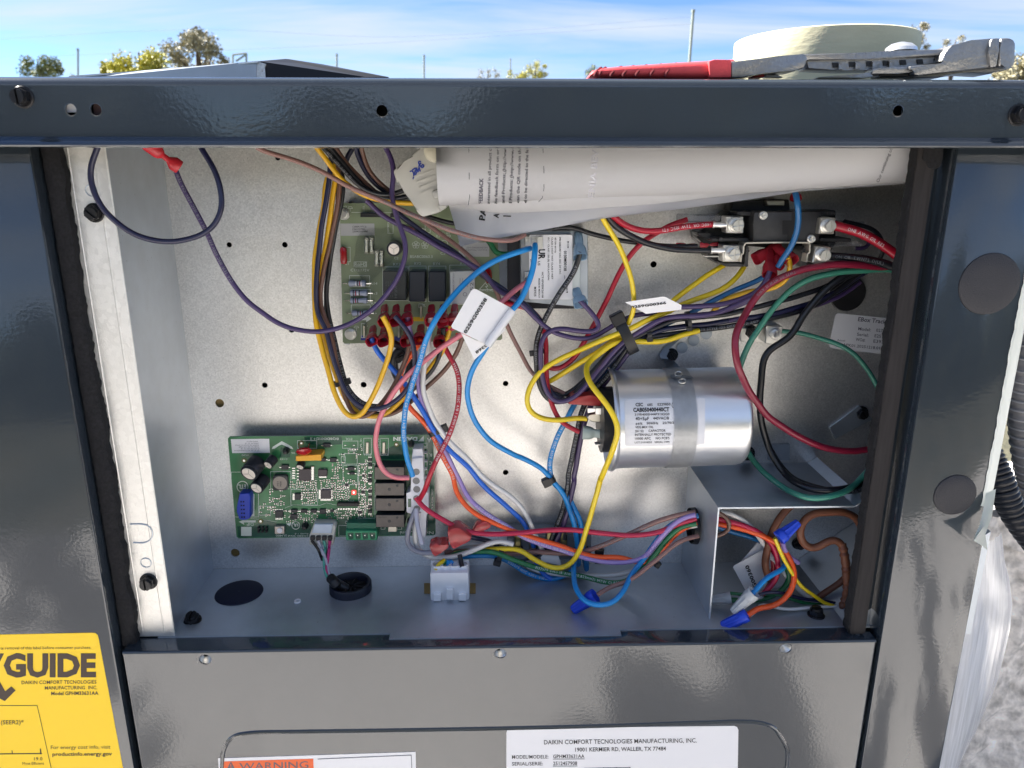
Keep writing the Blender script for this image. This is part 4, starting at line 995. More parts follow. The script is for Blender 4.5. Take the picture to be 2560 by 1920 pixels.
I = Ink(WB - .0384, lift=.0001)
def tr_(t, x, y, h, w=None, bold=0.0): I.text(t, KC(x, y), h / 3.318, -90, width=w / 3.318 if w else None, bold=bold)
tr_('0130M00138', 1193, 920, 23, 166, .02); tr_('▲COM', 1220, 835, 12, 62, .02) if False else tr_('COM', 1222, 858, 12, 38, .02); tr_('240', 1212, 1215, 13, 34, .02)
I.poly([KC(1216, 846), KC(1234, 838), KC(1234, 854)]).poly([KC(1208, 1262), KC(1226, 1254), KC(1226, 1270)])
tr_('PRI 208/240 VAC SEC 24 VAC', 1155, 808, 14, 306, .012); tr_('40 VA 60 Hz', 1117, 808, 13, 128, .012); tr_('CLASS 2 NOT WET CLASS 3 WET', 1090, 808, 13, 348, .012); tr_('ISC-- CLASS 130 (B) INSULATION', 1060, 808, 13, 354, .012)
tr_('UR', 985, 905, 50, 85, .04); tr_('US', 978, 1005, 18, 36, .02); tr_('HCT-09VE0K26108', 1010, 1095, 14, 214, .018); tr_('MADE IN MEXICO', 983, 1148, 12, 162, .018); tr_('M3925', 946, 1218, 18, 80, .015); tr_('24', 915, 988, 16, 26, .015)
I.line([KC(1200, 1125), KC(1200, 1150)], 1)
I.build('lettering', ink, lb)
for x, y in ((895, 828), (950, 828), (890, 1120), (888, 1165)):
    p = P(*KC(x, y), WB - .0395)
    bm = BM(); ext(bm, [KC(*q) for q in R4(x - 22, y - 26, x + 20, y + 50)], WB - .0392, WB - .0385, .0002); lathe(bm, [(.0012, -.0006), (.0016, -.0003), (.0016, .0003), (.0008, .0003)], p, (0, 1, 0), 16, caps=False); mk('tab_terminal', bm, zinc, tr)
TR('tab_terminal', R4(970, 800, 1020, 908), 41, zinc, h0=38.5)

# ================================================================== contactor
ct = thing('contactor', 'black contactor with two cross-head screws and two silver lugs', 'contactor', P(1905, 665, WB - .02))
def CT(name, pts, h, m, h0=0, b=.0006, label=None, parent=None, K=KM, seg=1):
    bm = BM(); ext(bm, [K(*p) for p in pts], WB - h / 1000, WB - h0 / 1000 - .0003, b, seg); return mk(name, bm, m, parent or ct, label=label)
CT('base', [(640, 175), (1620, 168), (1620, 470), (1500, 690), (1290, 690), (1290, 530), (800, 490), (815, 690), (590, 688), (470, 620), (440, 600), (445, 500), (345, 430), (345, 365), (500, 300)], 24, blackpl, h0=4)
CT('upper_coil', [(680, 90), (1100, 70), (1190, 70), (1200, 175), (640, 180)], 20, blackpl, h0=2)
CT('coil_terminal', R4(985, 78, 1150, 128), 26, mat('dull tin', (.45, .43, .38, 1), .3, 1), h0=19)
CT('top_ledge', [(700, 180), (1610, 172), (1618, 215), (1480, 228), (860, 222), (705, 215)], 38, darkpl, h0=20)
CT('cover', [(868, 185), (1485, 180), (1482, 232), (1478, 388), (1450, 462), (1375, 466), (858, 462), (862, 300)], 46, darkpl, h0=22, b=.001, seg=2)
CT('cover_slot', R4(1128, 262, 1212, 392), 46.3, blackpl, h0=45, b=0)
CT('cover_recess', [(1212, 184), (1245, 184), (1232, 464), (1165, 464), (1175, 392), (1212, 392)], 46.2, blackpl, h0=45, b=0)
CT('barrier', [(470, 425), (820, 420), (820, 456), (480, 458)], 40, darkpl, h0=20)
CT('barrier', [(1450, 424), (1760, 424), (1772, 440), (1765, 458), (1450, 460)], 40, darkpl, h0=20)
CT('side_arm', [(345, 368), (470, 372), (490, 420), (470, 450), (345, 400)], 34, blackpl, h0=18)
CT('foot', [(790, 500), (822, 500), (812, 690), (780, 690)], 42, darkpl, h0=20)
CT('foot', [(560, 650), (780, 655), (780, 690), (600, 688)], 38, darkpl, h0=10)
CT('foot', [(1310, 495), (1365, 495), (1352, 688), (1296, 688)], 40, darkpl, h0=20)
CT('foot', [(1352, 660), (1495, 664), (1480, 692), (1350, 690)], 38, darkpl, h0=10)
bm = BM(); clip = [(745, 645), (752, 575), (768, 570), (772, 500), (790, 472), (910, 468), (1130, 466), (1360, 468), (1382, 480), (1380, 560), (1362, 570), (1352, 648)]
for a, b in zip(clip, clip[1:]):
    dx_, dy_ = b[0] - a[0], b[1] - a[1]; l = math.hypot(dx_, dy_); nx, ny = -dy_ / l * 6, dx_ / l * 6
    ext(bm, [KM(a[0] + nx, a[1] + ny), KM(b[0] + nx, b[1] + ny), KM(b[0] - nx, b[1] - ny), KM(a[0] - nx, a[1] - ny)], WB - .049, WB - .036)
mk('retaining_clip', bm, mat('nickel clip', (.72, .68, .60, 1), .35, .8), ct)
for x, y, s in ((700, 305, 1), (668, 570, 1)):
    CT('terminal_plate', R4(x - 90, y - 80, x + 70, y + 75), 43, zinc, h0=30)
    screw(*KM(x, y), 74 / 3.687, WB - .044, m=zinc, slots=2, ang=10, parent=ct, hexa=False)
for x, y, q in ((1545, 310, [(1485, 238), (1622, 238), (1605, 390), (1462, 386)]), (1498, 578, [(1435, 500), (1582, 508), (1560, 658), (1405, 655)])):
    CT('lug', q, 52, mat('nickel clip', (.72, .68, .60, 1), .35, .8), h0=32)
    screw(*KM(x, y), 72 / 3.687, WB - .0525, m=zinc, slots=1, ang=5, parent=ct, hexa=False)
for x, y in ((950, 215), (1388, 432)):
    screw(*KM(x, y), 40 / 3.687, WB - .0465, m=zinc, slots=2, ang=20, parent=ct, hexa=False)
for x, y in ((808, 545), (560, 438), (1495, 440), (1328, 538), (790, 670)):
    p = P(*KM(x, y), WB - .0425); bm = BM(); cyl(bm, p, p + V((0, .003, 0)), .0014, 14); mk('moulding_pip', bm, darkpl, ct)
I = Ink(WB - .0382); I.text('L2', KM(720, 208), 22 / 3.687, 0, width=12).text('L1', KM(1540, 210), 22 / 3.687, 0, width=12).build('lettering', mat('raised dark letter', (.09, .09, .09, 1), .4), ct)
CT('tab_terminal', R4(1635, 194, 1705, 207), 30, zinc, h0=29, b=0); CT('tab_terminal', R4(1580, 505, 1652, 514), 36, zinc, h0=34, b=0); CT('tab_terminal', R4(415, 590, 545, 600), 36, zinc, h0=30, b=0)
bm = BM()
for x0, y0, x1, y1 in ((200, 210, 560, 290), (1550, 460, 1860, 500), (1660, 270, 1890, 320)):
    ext(bm, [KM(x0, y0), KM(x0 + (x1 - x0) * .3, y0), KM(x0 + (x1 - x0) * .4, y0 + 15), KM(x1, y0 - 4), KM(x1, y1), KM(x0, y1)], WB - .030, WB - .012, .001)
mk('clear_sleeve', bm, mat('clear sleeve', (.70, .74, .82, 1), .2, trans=.8, alpha=.55), ct, kind='stuff')

# ================================================================== run capacitor
cp = thing('run_capacitor', 'silver cylindrical run capacitor with white label, held by a zinc strap', 'capacitor', P(1700, 1165, WB - .04))
YC = WB - .040
A_, B_ = P(1518, 1048, YC), P(1847, 1039, YC - .0)        # axis ends
rc = (P(1530, 929, YC) - P(1530, 1169, YC)).length / 2 * .985
ax = (B_ - A_).normalized(); Lc = (B_ - A_).length
bm = BM()
lathe(bm, [(rc * .90, .004), (rc * .955, .0035), (rc * 1.0, .001), (rc * 1.03, .0), (rc * 1.045, .0015), (rc * 1.03, .003), (rc, .0042), (rc * .985, .008), (rc * .985, Lc - .006), (rc * .97, Lc - .003), (rc * .93, Lc - .001), (rc * .85, Lc)], A_, ax, 72)
can = mk('can', bm, alu, cp)
bm = BM(); lathe(bm, [(rc * .66, .004), (rc * .66, -.006), (rc * .3, -.007), (.0002, -.007)], A_, ax, 30, caps=False); mk('terminal_cap', bm, blackpl, cp)
def oncyl(off=.00025):
    def f(px, py):
        d = ray(px, py); o = CAM - A_
        dn = d - ax * d.dot(ax); on = o - ax * o.dot(ax); rr = rc * .985 + off
        a, b, c = dn.dot(dn), 2 * dn.dot(on), on.dot(on) - rr * rr
        q = b * b - 4 * a * c
        t = (-b - math.sqrt(max(q, 0))) / (2 * a); return CAM + d * t
    return f
def cylsheet(name, x0, x1, y0, y1, m, parent, K=KH, off=.0002, n=26, slope=0.0):
    f = oncyl(off); v = []; fs = []
    for i in range(n + 1):
        for j in range(9):
            x = x0 + (x1 - x0) * j / 8; y = y0 + (y1 - y0) * i / n
            if (j in (0, 8)) and (i in (0, n)): y += (y1 - y0) * .01 * (1 if i == 0 else -1); x += (x1 - x0) * .015 * (1 if j == 0 else -1)
            v.append(f(*K(x, y + slope * (x - x0))))
    for i in range(n):
        for j in range(8):
            a = i * 9 + j; fs.append((a, a + 1, a + 10, a + 9))
    return mk(name, (v, [], fs), m, parent, smooth=60)
lb = cylsheet('label', 1035, 1700, 822, 1215, gloss_label, cp, slope=-.02)
I = Ink(surf=oncyl(.0005))
def ch(t, x, y, h, w, bold=.012): I.text(t, KH(x, y), h / 3.318, 1, width=w / 3.318, bold=bold)
ch('CSC', 1124, 881, 26, 62, .03); ch('685', 1222, 879, 20, 44); ch('E229850', 1308, 876, 20, 107); ch('CAB050400440CT', 1105, 928, 32, 300, .035); ch('319R4005H44P31A5G0', 1118, 960, 18, 288); ch('40+5µF', 1124, 998, 26, 112, .012); ch('440VAC/B', 1270, 993, 22, 132); ch('±6%', 1124, 1035, 18, 58); ch('50/60Hz', 1217, 1032, 19, 96); ch('25/70/21', 1348, 1029, 18, 106)
ch('VEG.MIX OIL', 1122, 1065, 18, 152); ch('SH S2', 1122, 1098, 18, 70); ch('CAPACITOR', 1232, 1095, 19, 142); ch('INTERNALLY PROTECTED', 1120, 1128, 19, 300); ch('10000 AFC', 1120, 1160, 19, 130); ch("NO PCB'S", 1292, 1157, 19, 114); ch('LOT:31018053', 1118, 1190, 15, 142, .006); ch('SERIAL:1499', 1282, 1187, 15, 124, .006); ch('C', 1440, 880, 22, 16, .02); ch('ABBE', 1443, 985, 10, 36)
I.line([KH(*p) for p in circ(1455, 872, 29, 18)], 1, True); I.build('lettering', ink, lb)
# strap round the can
bm = BM(); rs = rc * .985 + .0007; n = 40; s0 = (oncyl(.001)(*KH(1445, 980)) - A_).dot(ax); sw = (oncyl(.001)(*KH(1642, 980)) - A_).dot(ax) - s0
t_, u_, v_ = frame(ax)
for rr0 in ():
    pass
rows = []
for i in range(n + 1):
    a_ = R(-125 + 250 * i / n); d = u_ * math.cos(a_) + v_ * math.sin(a_)
    rows.append([bm.verts.new(A_ + ax * (s0 + k * sw) + d * rs) for k in (0, .04, .96, 1)])
for a_, b_ in zip(rows, rows[1:]):
    for k in range(3): bm.faces.new((a_[k], a_[k + 1], b_[k + 1], b_[k]))
bmesh.ops.solidify(bm, geom=list(bm.faces), thickness=.0009)
strap = mk('strap', bm, mat('pale zinc strap', (.74, .76, .78, 1), .42, .7, bump=.2, bscale=700, var=.1, vscale=120), cp)
bm = BM()                                    # upper tail of the strap twisted flat to the wall
tail = [(KH(1420, 640), KH(1605, 650), .060), (KH(1395, 585), KH(1540, 580), .035), (KH(1378, 540), KH(1500, 565), .018), (KH(1335, 480), KH(1440, 500), .004), (KH(1322, 455), KH(1400, 410), .0022), (KH(1360, 390), KH(1530, 290), .0018)]
ra, rb_ = [], []
for a, b, h in tail: ra.append(P(*a, WB - h)); rb_.append(P(*b, WB - h))
v1 = [bm.verts.new(q) for q in ra]; v2 = [bm.verts.new(q) for q in rb_]
for i in range(len(v1) - 1): bm.faces.new((v1[i], v1[i + 1], v2[i + 1], v2[i]))
bmesh.ops.solidify(bm, geom=list(bm.faces), thickness=.0009)
mk('strap', bm, galv2, cp, label='flat perforated tail of the strap on the wall')
for x, y, Y in ((1480, 612, WB - .052), (1512, 672, WB - .064)):
    f_ = oncyl(.0020); bm = BM(); pts_ = [f_(*KH(x + 30 * math.cos(a_ * .3142), y + 19 * math.sin(a_ * .3142))) for a_ in range(21)]; tube(bm, pts_, .00055, 6); mk('strap_hole', bm, zinc, cp)
for x, y in ((1607, 335), (1510, 397), (1712, 280)):
    p = P(*KH(x, y), WB - .001); bm = BM(); lathe(bm, [(.0044, .0002), (.0047, -.0003), (.0043, -.0004), (.0001, -.0003)], p, (0, 1, 0), 22, caps=False); mk('pressed_mark', bm, galv2, back) if False else mk('pressed_mark', bm, galv2, cab)
# terminals of the capacitor
def CPx(name, pts, h, m, h0, b=.0003, K=KO): 
    bm = BM(); ext(bm, [K(*p) for p in pts], WB - h / 1000, WB - h0 / 1000, b); return mk(name, bm, m, cp)
CPx('tab_terminal', [(320, 600), (345, 585), (560, 590), (565, 715), (340, 725), (318, 700)], 52, zinc, 51)
CPx('tab_terminal', [(150, 590), (330, 585), (330, 665), (160, 690)], 50, zinc, 49)
CPx('tab_terminal', [(310, 1335), (560, 1310), (565, 1340), (330, 1368)], 46, zinc, 40)
CPx('crimped_terminal', [(120, 770), (200, 730), (330, 680), (480, 730), (480, 860), (380, 890), (250, 880), (180, 820)], 49, tin, 44, .001)

# ================================================================== sockets and plugs on the floor
def boot(p0, p1, w, m, parent, name='terminal_boot', d=.72, label=None, thing_kw=None, depth=None):
    """flared plastic terminal boot, closed at p0 and open at p1"""
    p0, p1 = V(p0), V(p1); ax_ = (p1 - p0); L_ = ax_.length; t, n, s = frame(ax_)
    prof = [(0, .30, .4), (.02, .52, .55), (.08, .60, .62), (.36, .64, .66), (.46, .60, .6), (.52, .60, .62), (.60, .78, .85), (.70, .92, 1.0), (.96, 1.0, 1.1), (1.0, .97, 1.07), (.985, .88, .98), (.72, .80, .88), (.6, .5, .55)]
    bm = BM(); rings = []
    for f, a, b in prof:
        ring = []
        for i in range(16):
            an = 2 * math.pi * i / 16; c_, s_ = math.cos(an), math.sin(an); e = .62
            ring.append(bm.verts.new(p0 + t * (f * L_) + s * (abs(c_) ** e * (1 if c_ > 0 else -1)) * a * w / 2 + n * (abs(s_) ** e * (1 if s_ > 0 else -1)) * b * w / 2 * d))
        rings.append(ring)
    for a, b in zip(rings, rings[1:]):
        for i in range(16): bm.faces.new((a[i], a[(i + 1) % 16], b[(i + 1) % 16], b[i]))
    bm.faces.new(rings[0]); bm.faces.new(rings[-1])
    if thing_kw: return mk(name, bm, m, label=label, **thing_kw)
    return mk(name, bm, m, parent, label=label)
# nylon power connector on the floor, opens upwards
cn = thing('connector', 'white four hole nylon connector standing in the floor of the box', 'connector', fz(1125, 1475))
yn = fz(1125, 1500).y
zt_ = P(1125, 1432, yn).z
bm = BM(); ext(bm, [KJ(222, 835), KJ(505, 830), KJ(512, 1030), KJ(470, 1040), KJ(225, 1040)], yn, yn + .022, .0012, 2); mk('housing', bm, whitepl, cn)
ya_ = yn + .021
for k in range(4):
    c = P(*KJ(278 + k * 62, 800), yn + .010); c.z = zt_ + .0015
    bm = BM(); lathe(bm, [(.0036, .001), (.0046, .001), (.0048, -.004), (.0036, -.0042)], c, (0, 0, 1), 20, caps=False); mk('wire_port', bm, whitepl, cn)
bm = BM(); ext(bm, [KJ(228, 745), KJ(508, 742), KJ(510, 840), KJ(226, 845)], yn + .017, yn + .020, .0005); mk('back_wall', bm, whitepl, cn)
for x0, y0, x1, y1 in ((245, 990, 300, 1045), (340, 952, 392, 1030), (432, 990, 490, 1040)):
    bm = BM(); ext(bm, [KJ(*q) for q in R4(x0, y0, x1, y1)], yn - .003, yn, .0005); mk('latch', bm, whitepl, cn)
for x0, x1 in ((178, 222), (512, 558)):
    bm = BM(); ps = [fz(*KJ(*q)) + V((0, 0, .0003)) for q in R4(x0, 912, x1, 988)]; prism(bm, ps, [q + V((0, 0, .0003)) for q in ps]); mk('floor_slot', bm, mat('brass insulation', (.32, .22, .08, 1), .6), cab)
# clear terminal socket block at the back behind the wires
ts = thing('terminal_socket', 'clear plastic terminal socket half hidden behind the lower wire bundle', 'socket', P(1372, 1402, WB - .01))
bm = BM(); ext(bm, [KJ(790, 545), KJ(1412, 548), KJ(1408, 740), KJ(792, 736)], WB - .022, WB - .0006, .001); mk('housing', bm, mat('grey clear housing', (.30, .34, .38, 1), .2, trans=.45), ts)
for x0 in (845, 955, 1080, 1185, 1330):
    bm = BM(); ext(bm, [KJ(*q) for q in R4(x0, 535, x0 + 48, 660)], WB - .026, WB - .02, .0008); o = mk('contact', bm, mat('olive brass', (.30, .26, .12, 1), .35, .9), ts)
    bm = BM(); ext(bm, [KJ(*q) for q in R4(x0 + 8, 640, x0 + 60, 700)], WB - .024, WB - .02, .0008); mk('contact_base', bm, blackpl, o)
bm = BM(); ext(bm, [KJ(1060, 692), KJ(1140, 695), KJ(1165, 700), KJ(1187, 765), KJ(1180, 776), KJ(1040, 745), KJ(1038, 718)], WB - .032, WB - .0317); mk('paper_tag', bm, paper, loc=P(1372, 1405, WB - .032), label='small blank white paper tag tucked under the lilac wire', cat='tag')
# floor plug, grommet, ring
c = fz(598, 1482); rx = (fz(656, 1482) - c).length
bm = BM(); lathe(bm, [(rx, 0), (rx * .98, .0008), (rx * .85, .0014), (.0002, .0016)], c, (0, 0, 1), 44, caps=False); mk('floor_plug', bm, mat('navy plug', (.004, .007, .028, 1), .6), cab, label='flat round dark plug in the box floor')
c = fz(877, 1474); rx = (fz(929, 1474) - c).length
bm = BM(); lathe(bm, [(rx * 1.0, 0), (rx * 1.0, .0060), (rx * .96, .0072), (rx * .84, .0072), (rx * .78, .005), (rx * .76, .0005)], c, (0, 0, 1), 44, caps=False)
g = mk('floor_grommet', bm, mat('grommet rubber', (.008, .010, .022, 1), .45), cab, label='raised round black rubber grommet in the box floor')
bm = BM(); cyl(bm, c + V((0, 0, .0004)), c + V((0, 0, .0012)), rx * .77, 36)
for k in range(9):
    a_ = k * .698; d = V((math.cos(a_), math.sin(a_), 0)); tube(bm, [c + d * rx * .15 + V((0, 0, .0035)), c + d * rx * .76 + V((0, 0, .0022))], .0011, 6)
mk('grommet_web', bm, foam, g)
c = fz(744, 1505); bm = BM(); lathe(bm, [(.0016, .0002), (.0016, .0015), (.0028, .0015), (.0030, .0002)], c, (0, 0, 1), 20, caps=False); mk('eyelet', bm, whitepl, cab)
# stickers inside
p_ = [KE(75, 1103), KE(435, 1140), KE(405, 1370), KE(30, 1328)]
lb = sticker('label', rr_px(p_, 5), WB - .0003, gloss_label, 'white serial label on the back wall beside the gasket')
I = Ink(WB - .0006, lift=.0001)
for t, x, y, h, w, b in (('EBox Tracker', 215, 1155, 26, 213, .02), ('Model:', 218, 1213, 19, 80, .01), ('0272G2', 332, 1222, 19, 92, .01), ('Serial:', 210, 1248, 19, 74, .01), ('E2512C', 322, 1258, 19, 92, .01), ('WO#:', 202, 1281, 19, 60, .01), ('E39351', 315, 1292, 19, 95, .01), ('Actual:', 84, 1281, 12, 52, 0), ('APK01.20251218.0131.0', 120, 1314, 17, 292, .01)):
    I.text(t, KE(x, y), h / 2.552, -5.5, width=w / 2.552, bold=b, shear=.12 if t[0] == 'E' and 'B' in t else 0)
I.build('lettering', inkg, lb)
# earth lug and ground symbol
I_ = Ink(WB - .0006)
I_.line([KD(*p) for p in circ(1652, 1570, 88, 30)], 1.6, True).line([KD(1655, 1490), KD(1655, 1560)], 2.2).line([KD(1590, 1562), KD(1718, 1562)], 2.2).line([KD(1605, 1590), KD(1700, 1590)], 2).line([KD(1625, 1615), KD(1682, 1615)], 2)
I_.build('earth_symbol', zinc, cab)
gl = thing('ground_lug', 'square silver ground lug with slotted screw and green wires', 'lug', P(1935, 840, WB - .01))
bm = BM(); ext(bm, [KD(*q) for q in ((1215, 1540), (1350, 1545), (1340, 1700), (1205, 1690))], WB - .018, WB - .002, .0006); mk('lug_body', bm, zinc, gl)
screw(*KD(1288, 1608), 50 / 3.318, WB - .0185, m=zinc, slots=1, ang=20, parent=gl, hexa=False)
bm = BM(); ext(bm, [KD(*q) for q in ((1000, 1560), (1200, 1560), (1200, 1680), (1000, 1670))], WB - .003, WB - .001, .0004); mk('lug_tongue', bm, zinc, gl)
# round dark hole plug at the right of the back wall
p = P(*KD(1885, 1270), WB - .0002); bm = BM(); lathe(bm, [(vlen(45, *KD(1885, 1270), p.y), .0), (vlen(44, *KD(1885, 1270), p.y), -.002), (vlen(30, *KD(1885, 1270), p.y), -.002), (.0002, -.0008)], p, (0, 1, 0), 36, caps=False); mk('wall_grommet', bm, blackpl, cab, label='round black grommet in the back wall')

# ================================================================== wires
ptext = mat('pale wire print', (.66, .68, .70, 1), .5)
dimtext = mat('dim wire print', (.24, .25, .27, 1), .5)
dtext = mat('dark wire print', (.12, .08, .02, 1), .5)
WG = 'wires in the control box'
PATHS = {}
def path_of(segs, sub=6):
    raw = []
    for K, pts in segs:
        for i, p in enumerate(pts):
            q = K(p[0], p[1]); h = p[2] if len(p) > 2 else None
            if i == 0 and len(raw) > 2:
                l, l2 = raw[-1][0], raw[-2][0]
                if (q[0] - l[0]) * (l[0] - l2[0]) + (q[1] - l[1]) * (l[1] - l2[1]) < 0 or math.hypot(q[0] - l[0], q[1] - l[1]) < 22:
                    k = raw.pop()
                    if h is None: h = k[1]
            raw.append((q, h))
    idx = [i for i, r in enumerate(raw) if r[1] is not None]
    hs = []
    for i, (q, h) in enumerate(raw):
        if h is None:
            a = max([k for k in idx if k < i], default=idx[0]); b = min([k for k in idx if k > i], default=idx[-1])
            h = raw[a][1] if a == b else raw[a][1] + (raw[b][1] - raw[a][1]) * (i - a) / (b - a)
        hs.append(W(q[0], q[1], h))
    path = spline(hs, sub); L_ = [0]
    for a, b in zip(path, path[1:]): L_.append(L_[-1] + (b - a).length)
    n = max(8, int(L_[-1] / .0022)); out = []; j = 0
    for i in range(n + 1):
        s = L_[-1] * i / n
        while j < len(L_) - 2 and L_[j + 1] < s: j += 1
        out.append(path[j].lerp(path[j + 1], (s - L_[j]) / max(1e-9, L_[j + 1] - L_[j])))
    for _ in range(10 if n > 30 else 3):
        out = [out[0]] + [out[i] * .5 + (out[i - 1] + out[i + 1]) * .25 for i in range(1, n)] + [out[-1]]
    rn = random.Random(int(out[0].x * 1e5) ^ int(out[-1].z * 1e5)); ph = [rn.uniform(0, 6.28) for _ in range(6)]
    for i in range(1, n):
        s = L_[-1] * i / n; e = min(1, i / 4, (n - i) / 4) * .00022
        out[i] = out[i] + V((math.sin(s * 110 + ph[0]) + .4 * math.sin(s * 250 + ph[1]), .8 * math.sin(s * 130 + ph[2]), math.sin(s * 95 + ph[3]) + .4 * math.sin(s * 230 + ph[4]))) * e
    return out
def on_wire(path, r, text, m, parent, start=.1, size=1.0, flip=False, gap=1.15, maxn=60):
    """white print that follows the wire, on the side turned to the room"""
    L_ = [0]
    for a, b in zip(path, path[1:]): L_.append(L_[-1] + (b - a).length)
    tot = L_[-1]; v = []; f = []; s = tot * start; up_h = r * .92 * size; k = 0
    for chx in text:
        if s > tot * .97 or k > maxn: break
        if chx == ' ': s += up_h * .7; continue
        vs_, fs = glyphs(chx)
        if not vs_: continue
        x0 = min(q[0] for q in vs_); x1 = max(q[0] for q in vs_); sc_ = up_h / CAPH; s += (x1 - x0) * sc_ * .5
        j = max(0, min(len(path) - 2, next((i for i, l in enumerate(L_) if l > s), len(L_) - 1) - 1))
        t_ = (path[j + 1] - path[j]).normalized(); p = path[j] + t_ * (s - L_[j])
        n = (CAM - p).normalized(); n = (n - t_ * n.dot(t_)).normalized(); u = n.cross(t_)
        if flip: t2, u2 = -t_, -u
        else: t2, u2 = t_, u
        base = len(v)
        for x, y in vs_:
            a_ = (y * sc_ - up_h / 2) / r
            v.append(p + t2 * ((x - (x0 + x1) / 2) * sc_) + (n * math.cos(a_) + u2 * math.sin(a_)) * (r * 1.13))
        f += [tuple(i + base for i in q) for q in fs]; s += ((x1 - x0) * sc_ * .5 + up_h * .26); k += 1
    if v: mk('wire_print', (v, [], f), m, parent, smooth=0)
def wire(label, w, col, segs, text=None, flip=False, start=.1, tm=None, sub=6, n=12, size=1.0, taper=None, cat='wire', name='wire', maxn=60):
    path = path_of(segs, sub); K, pts = segs[len(segs) // 2]; q = K(*pts[len(pts) // 2][:2]); mid = path[len(path) // 2]
    r = w / 2 * (mid - CAM).dot(_fwd) / F
    bm = BM(); tube(bm, path, r, n)
    o = mk(name, bm, wc[col] if isinstance(col, str) else col, loc=path[-1], label=label + '' , cat=cat, group=WG, smooth=60)
    if text: on_wire(path, r, text[::-1] if flip else text, tm or (dimtext if col in ('black', 'navy', 'purple', 'mauve', 'maroon', 'teal') else ptext), o, start, size, flip, maxn=maxn)
    o_path = path; PATHS[o.name] = (path, r)
    return o
TXT = '600V 105C TEW AWM I A/B FT1 CSA 600V 105C TEW AWM'
TX2 = 'AWM STYLE 1015 105C 600V VW-1 OR AWM I A/B E132579'
# --- upper left
w_ = wire('navy wire hanging in a big open loop at the top left corner', 14, wc['navy'], [(KA, [(720, -60, 112), (665, 60), (625, 200), (640, 330), (700, 460), (810, 580, 110), (950, 660), (1100, 702), (1250, 700, 100), (1400, 655), (1495, 570), (1538, 440), (1520, 300), (1460, 170), (1385, 50), (1330, -60, 92)])])
w_ = wire('purple printed wire curving from the red connector across to the upper circuit board', 12.5, 'purple', [(KA, [(1200, 170, 80), (1300, 400), (1420, 620), (1500, 790), (1600, 980), (1720, 1130), (1850, 1230)]), (KB, [(0, 1415), (100, 1490), (250, 1560), (450, 1592), (600, 1580), (750, 1525), (900, 1430), (1050, 1280), (1160, 1120), (1208, 960), (1200, 820), (1160, 720), (1120, 600), (1095, 450), (1112, 250), (1085, 140), (1040, 60, 60)])], 'CSA TEW 105C 600V FT1 2 AWM I A/B 105C 600V CSA TEW', True, .02)
# red butt connector top left
rc0 = P(*KA(1000, 20), WB - .088); rc1 = P(*KA(1240, 190), WB - .080)
def butt(p0, p1, w, parent, name='red_connector', m=redclear):
    """waisted push-on connector sleeve"""
    t = p1 - p0; L_ = t.length; bm = BM(); prof = [(0, .6), (.02, .85), (.1, .9), (.38, .9), (.46, .75), (.52, .42), (.66, .42), (.74, .72), (.82, 1.0), (.98, 1.0), (1.0, .95), (.98, .85), (.80, .5)]
    lathe(bm, [(w / 2 * b, L_ * a) for a, b in prof], p0, t, 16, caps=False)
    for v in bm.verts:
        d = v.co - p0; ax_ = t.normalized(); dn = d - ax_ * d.dot(ax_); v.co = p0 + ax_ * d.dot(ax_) + V((dn.x, dn.y * .72, dn.z))
    return mk(name, bm, m, parent)
butt(rc0, rc1, vlen(36, *KA(1200, 160), rc1.y), w_, 'terminal_boot', mat('red butt connector', (.62, .03, .045, 1), .25, trans=.2))
wire('long mauve wire crossing from the top left over the upper board to the transformer', 12, 'mauve', [(KB, [(-30, 60, 80), (0, 80), (300, 175), (600, 305), (750, 395), (900, 455, 72), (1100, 545, 70), (1250, 615, 78), (1450, 695, 84), (1600, 755, 84), (1750, 800, 80), (1900, 830)]), (KC, [(723, 838, 74), (800, 822), (870, 785, 64)])], TXT, False, .45)
# --- bundle top centre
wire('yellow wire bending down from the rail into the taped nylon plug', 13, 'gold', [(KB, [(450, 40, 62), (480, 75), (560, 185), (640, 280), (720, 370), (850, 450), (1000, 500), (1150, 522), (1275, 525, 50)])])
wire('black printed wire in the top bundle running into the nylon plug', 12, 'black', [(KB, [(500, 30, 60), (530, 75), (640, 190), (760, 320), (900, 425), (1030, 457), (1130, 440), (1215, 408, 52)])], '18 AWG 600V 3239', True, .1)
wire('second black wire of the top bundle, just below the printed one', 12, 'black', [(KB, [(545, 20, 58), (590, 75), (700, 205), (820, 345), (940, 450), (1050, 485), (1160, 482), (1262, 455, 50)])])
wire('brown wire of the top bundle passing over the black ones', 12, 'brown', [(KB, [(600, 20, 56), (640, 90), (720, 200), (800, 290), (880, 360), (960, 430), (1050, 470, 46)])])
wire('thick black wire dropping from the rail behind the brown wires', 14, 'navy', [(KB, [(790, 20, 50), (800, 80), (850, 210), (920, 330), (1010, 410), (1080, 450, 44)])])
wire('brown wire dropping from the rail towards the nylon plug', 11, 'brown', [(KB, [(835, 20, 54), (845, 90), (880, 200), (960, 320), (1060, 415), (1100, 440, 46)])])
wire('navy wire crossing the other wires just under the rail', 13, 'navy', [(KB, [(700, 250, 36), (720, 150), (760, 90), (790, 20, 36)])])
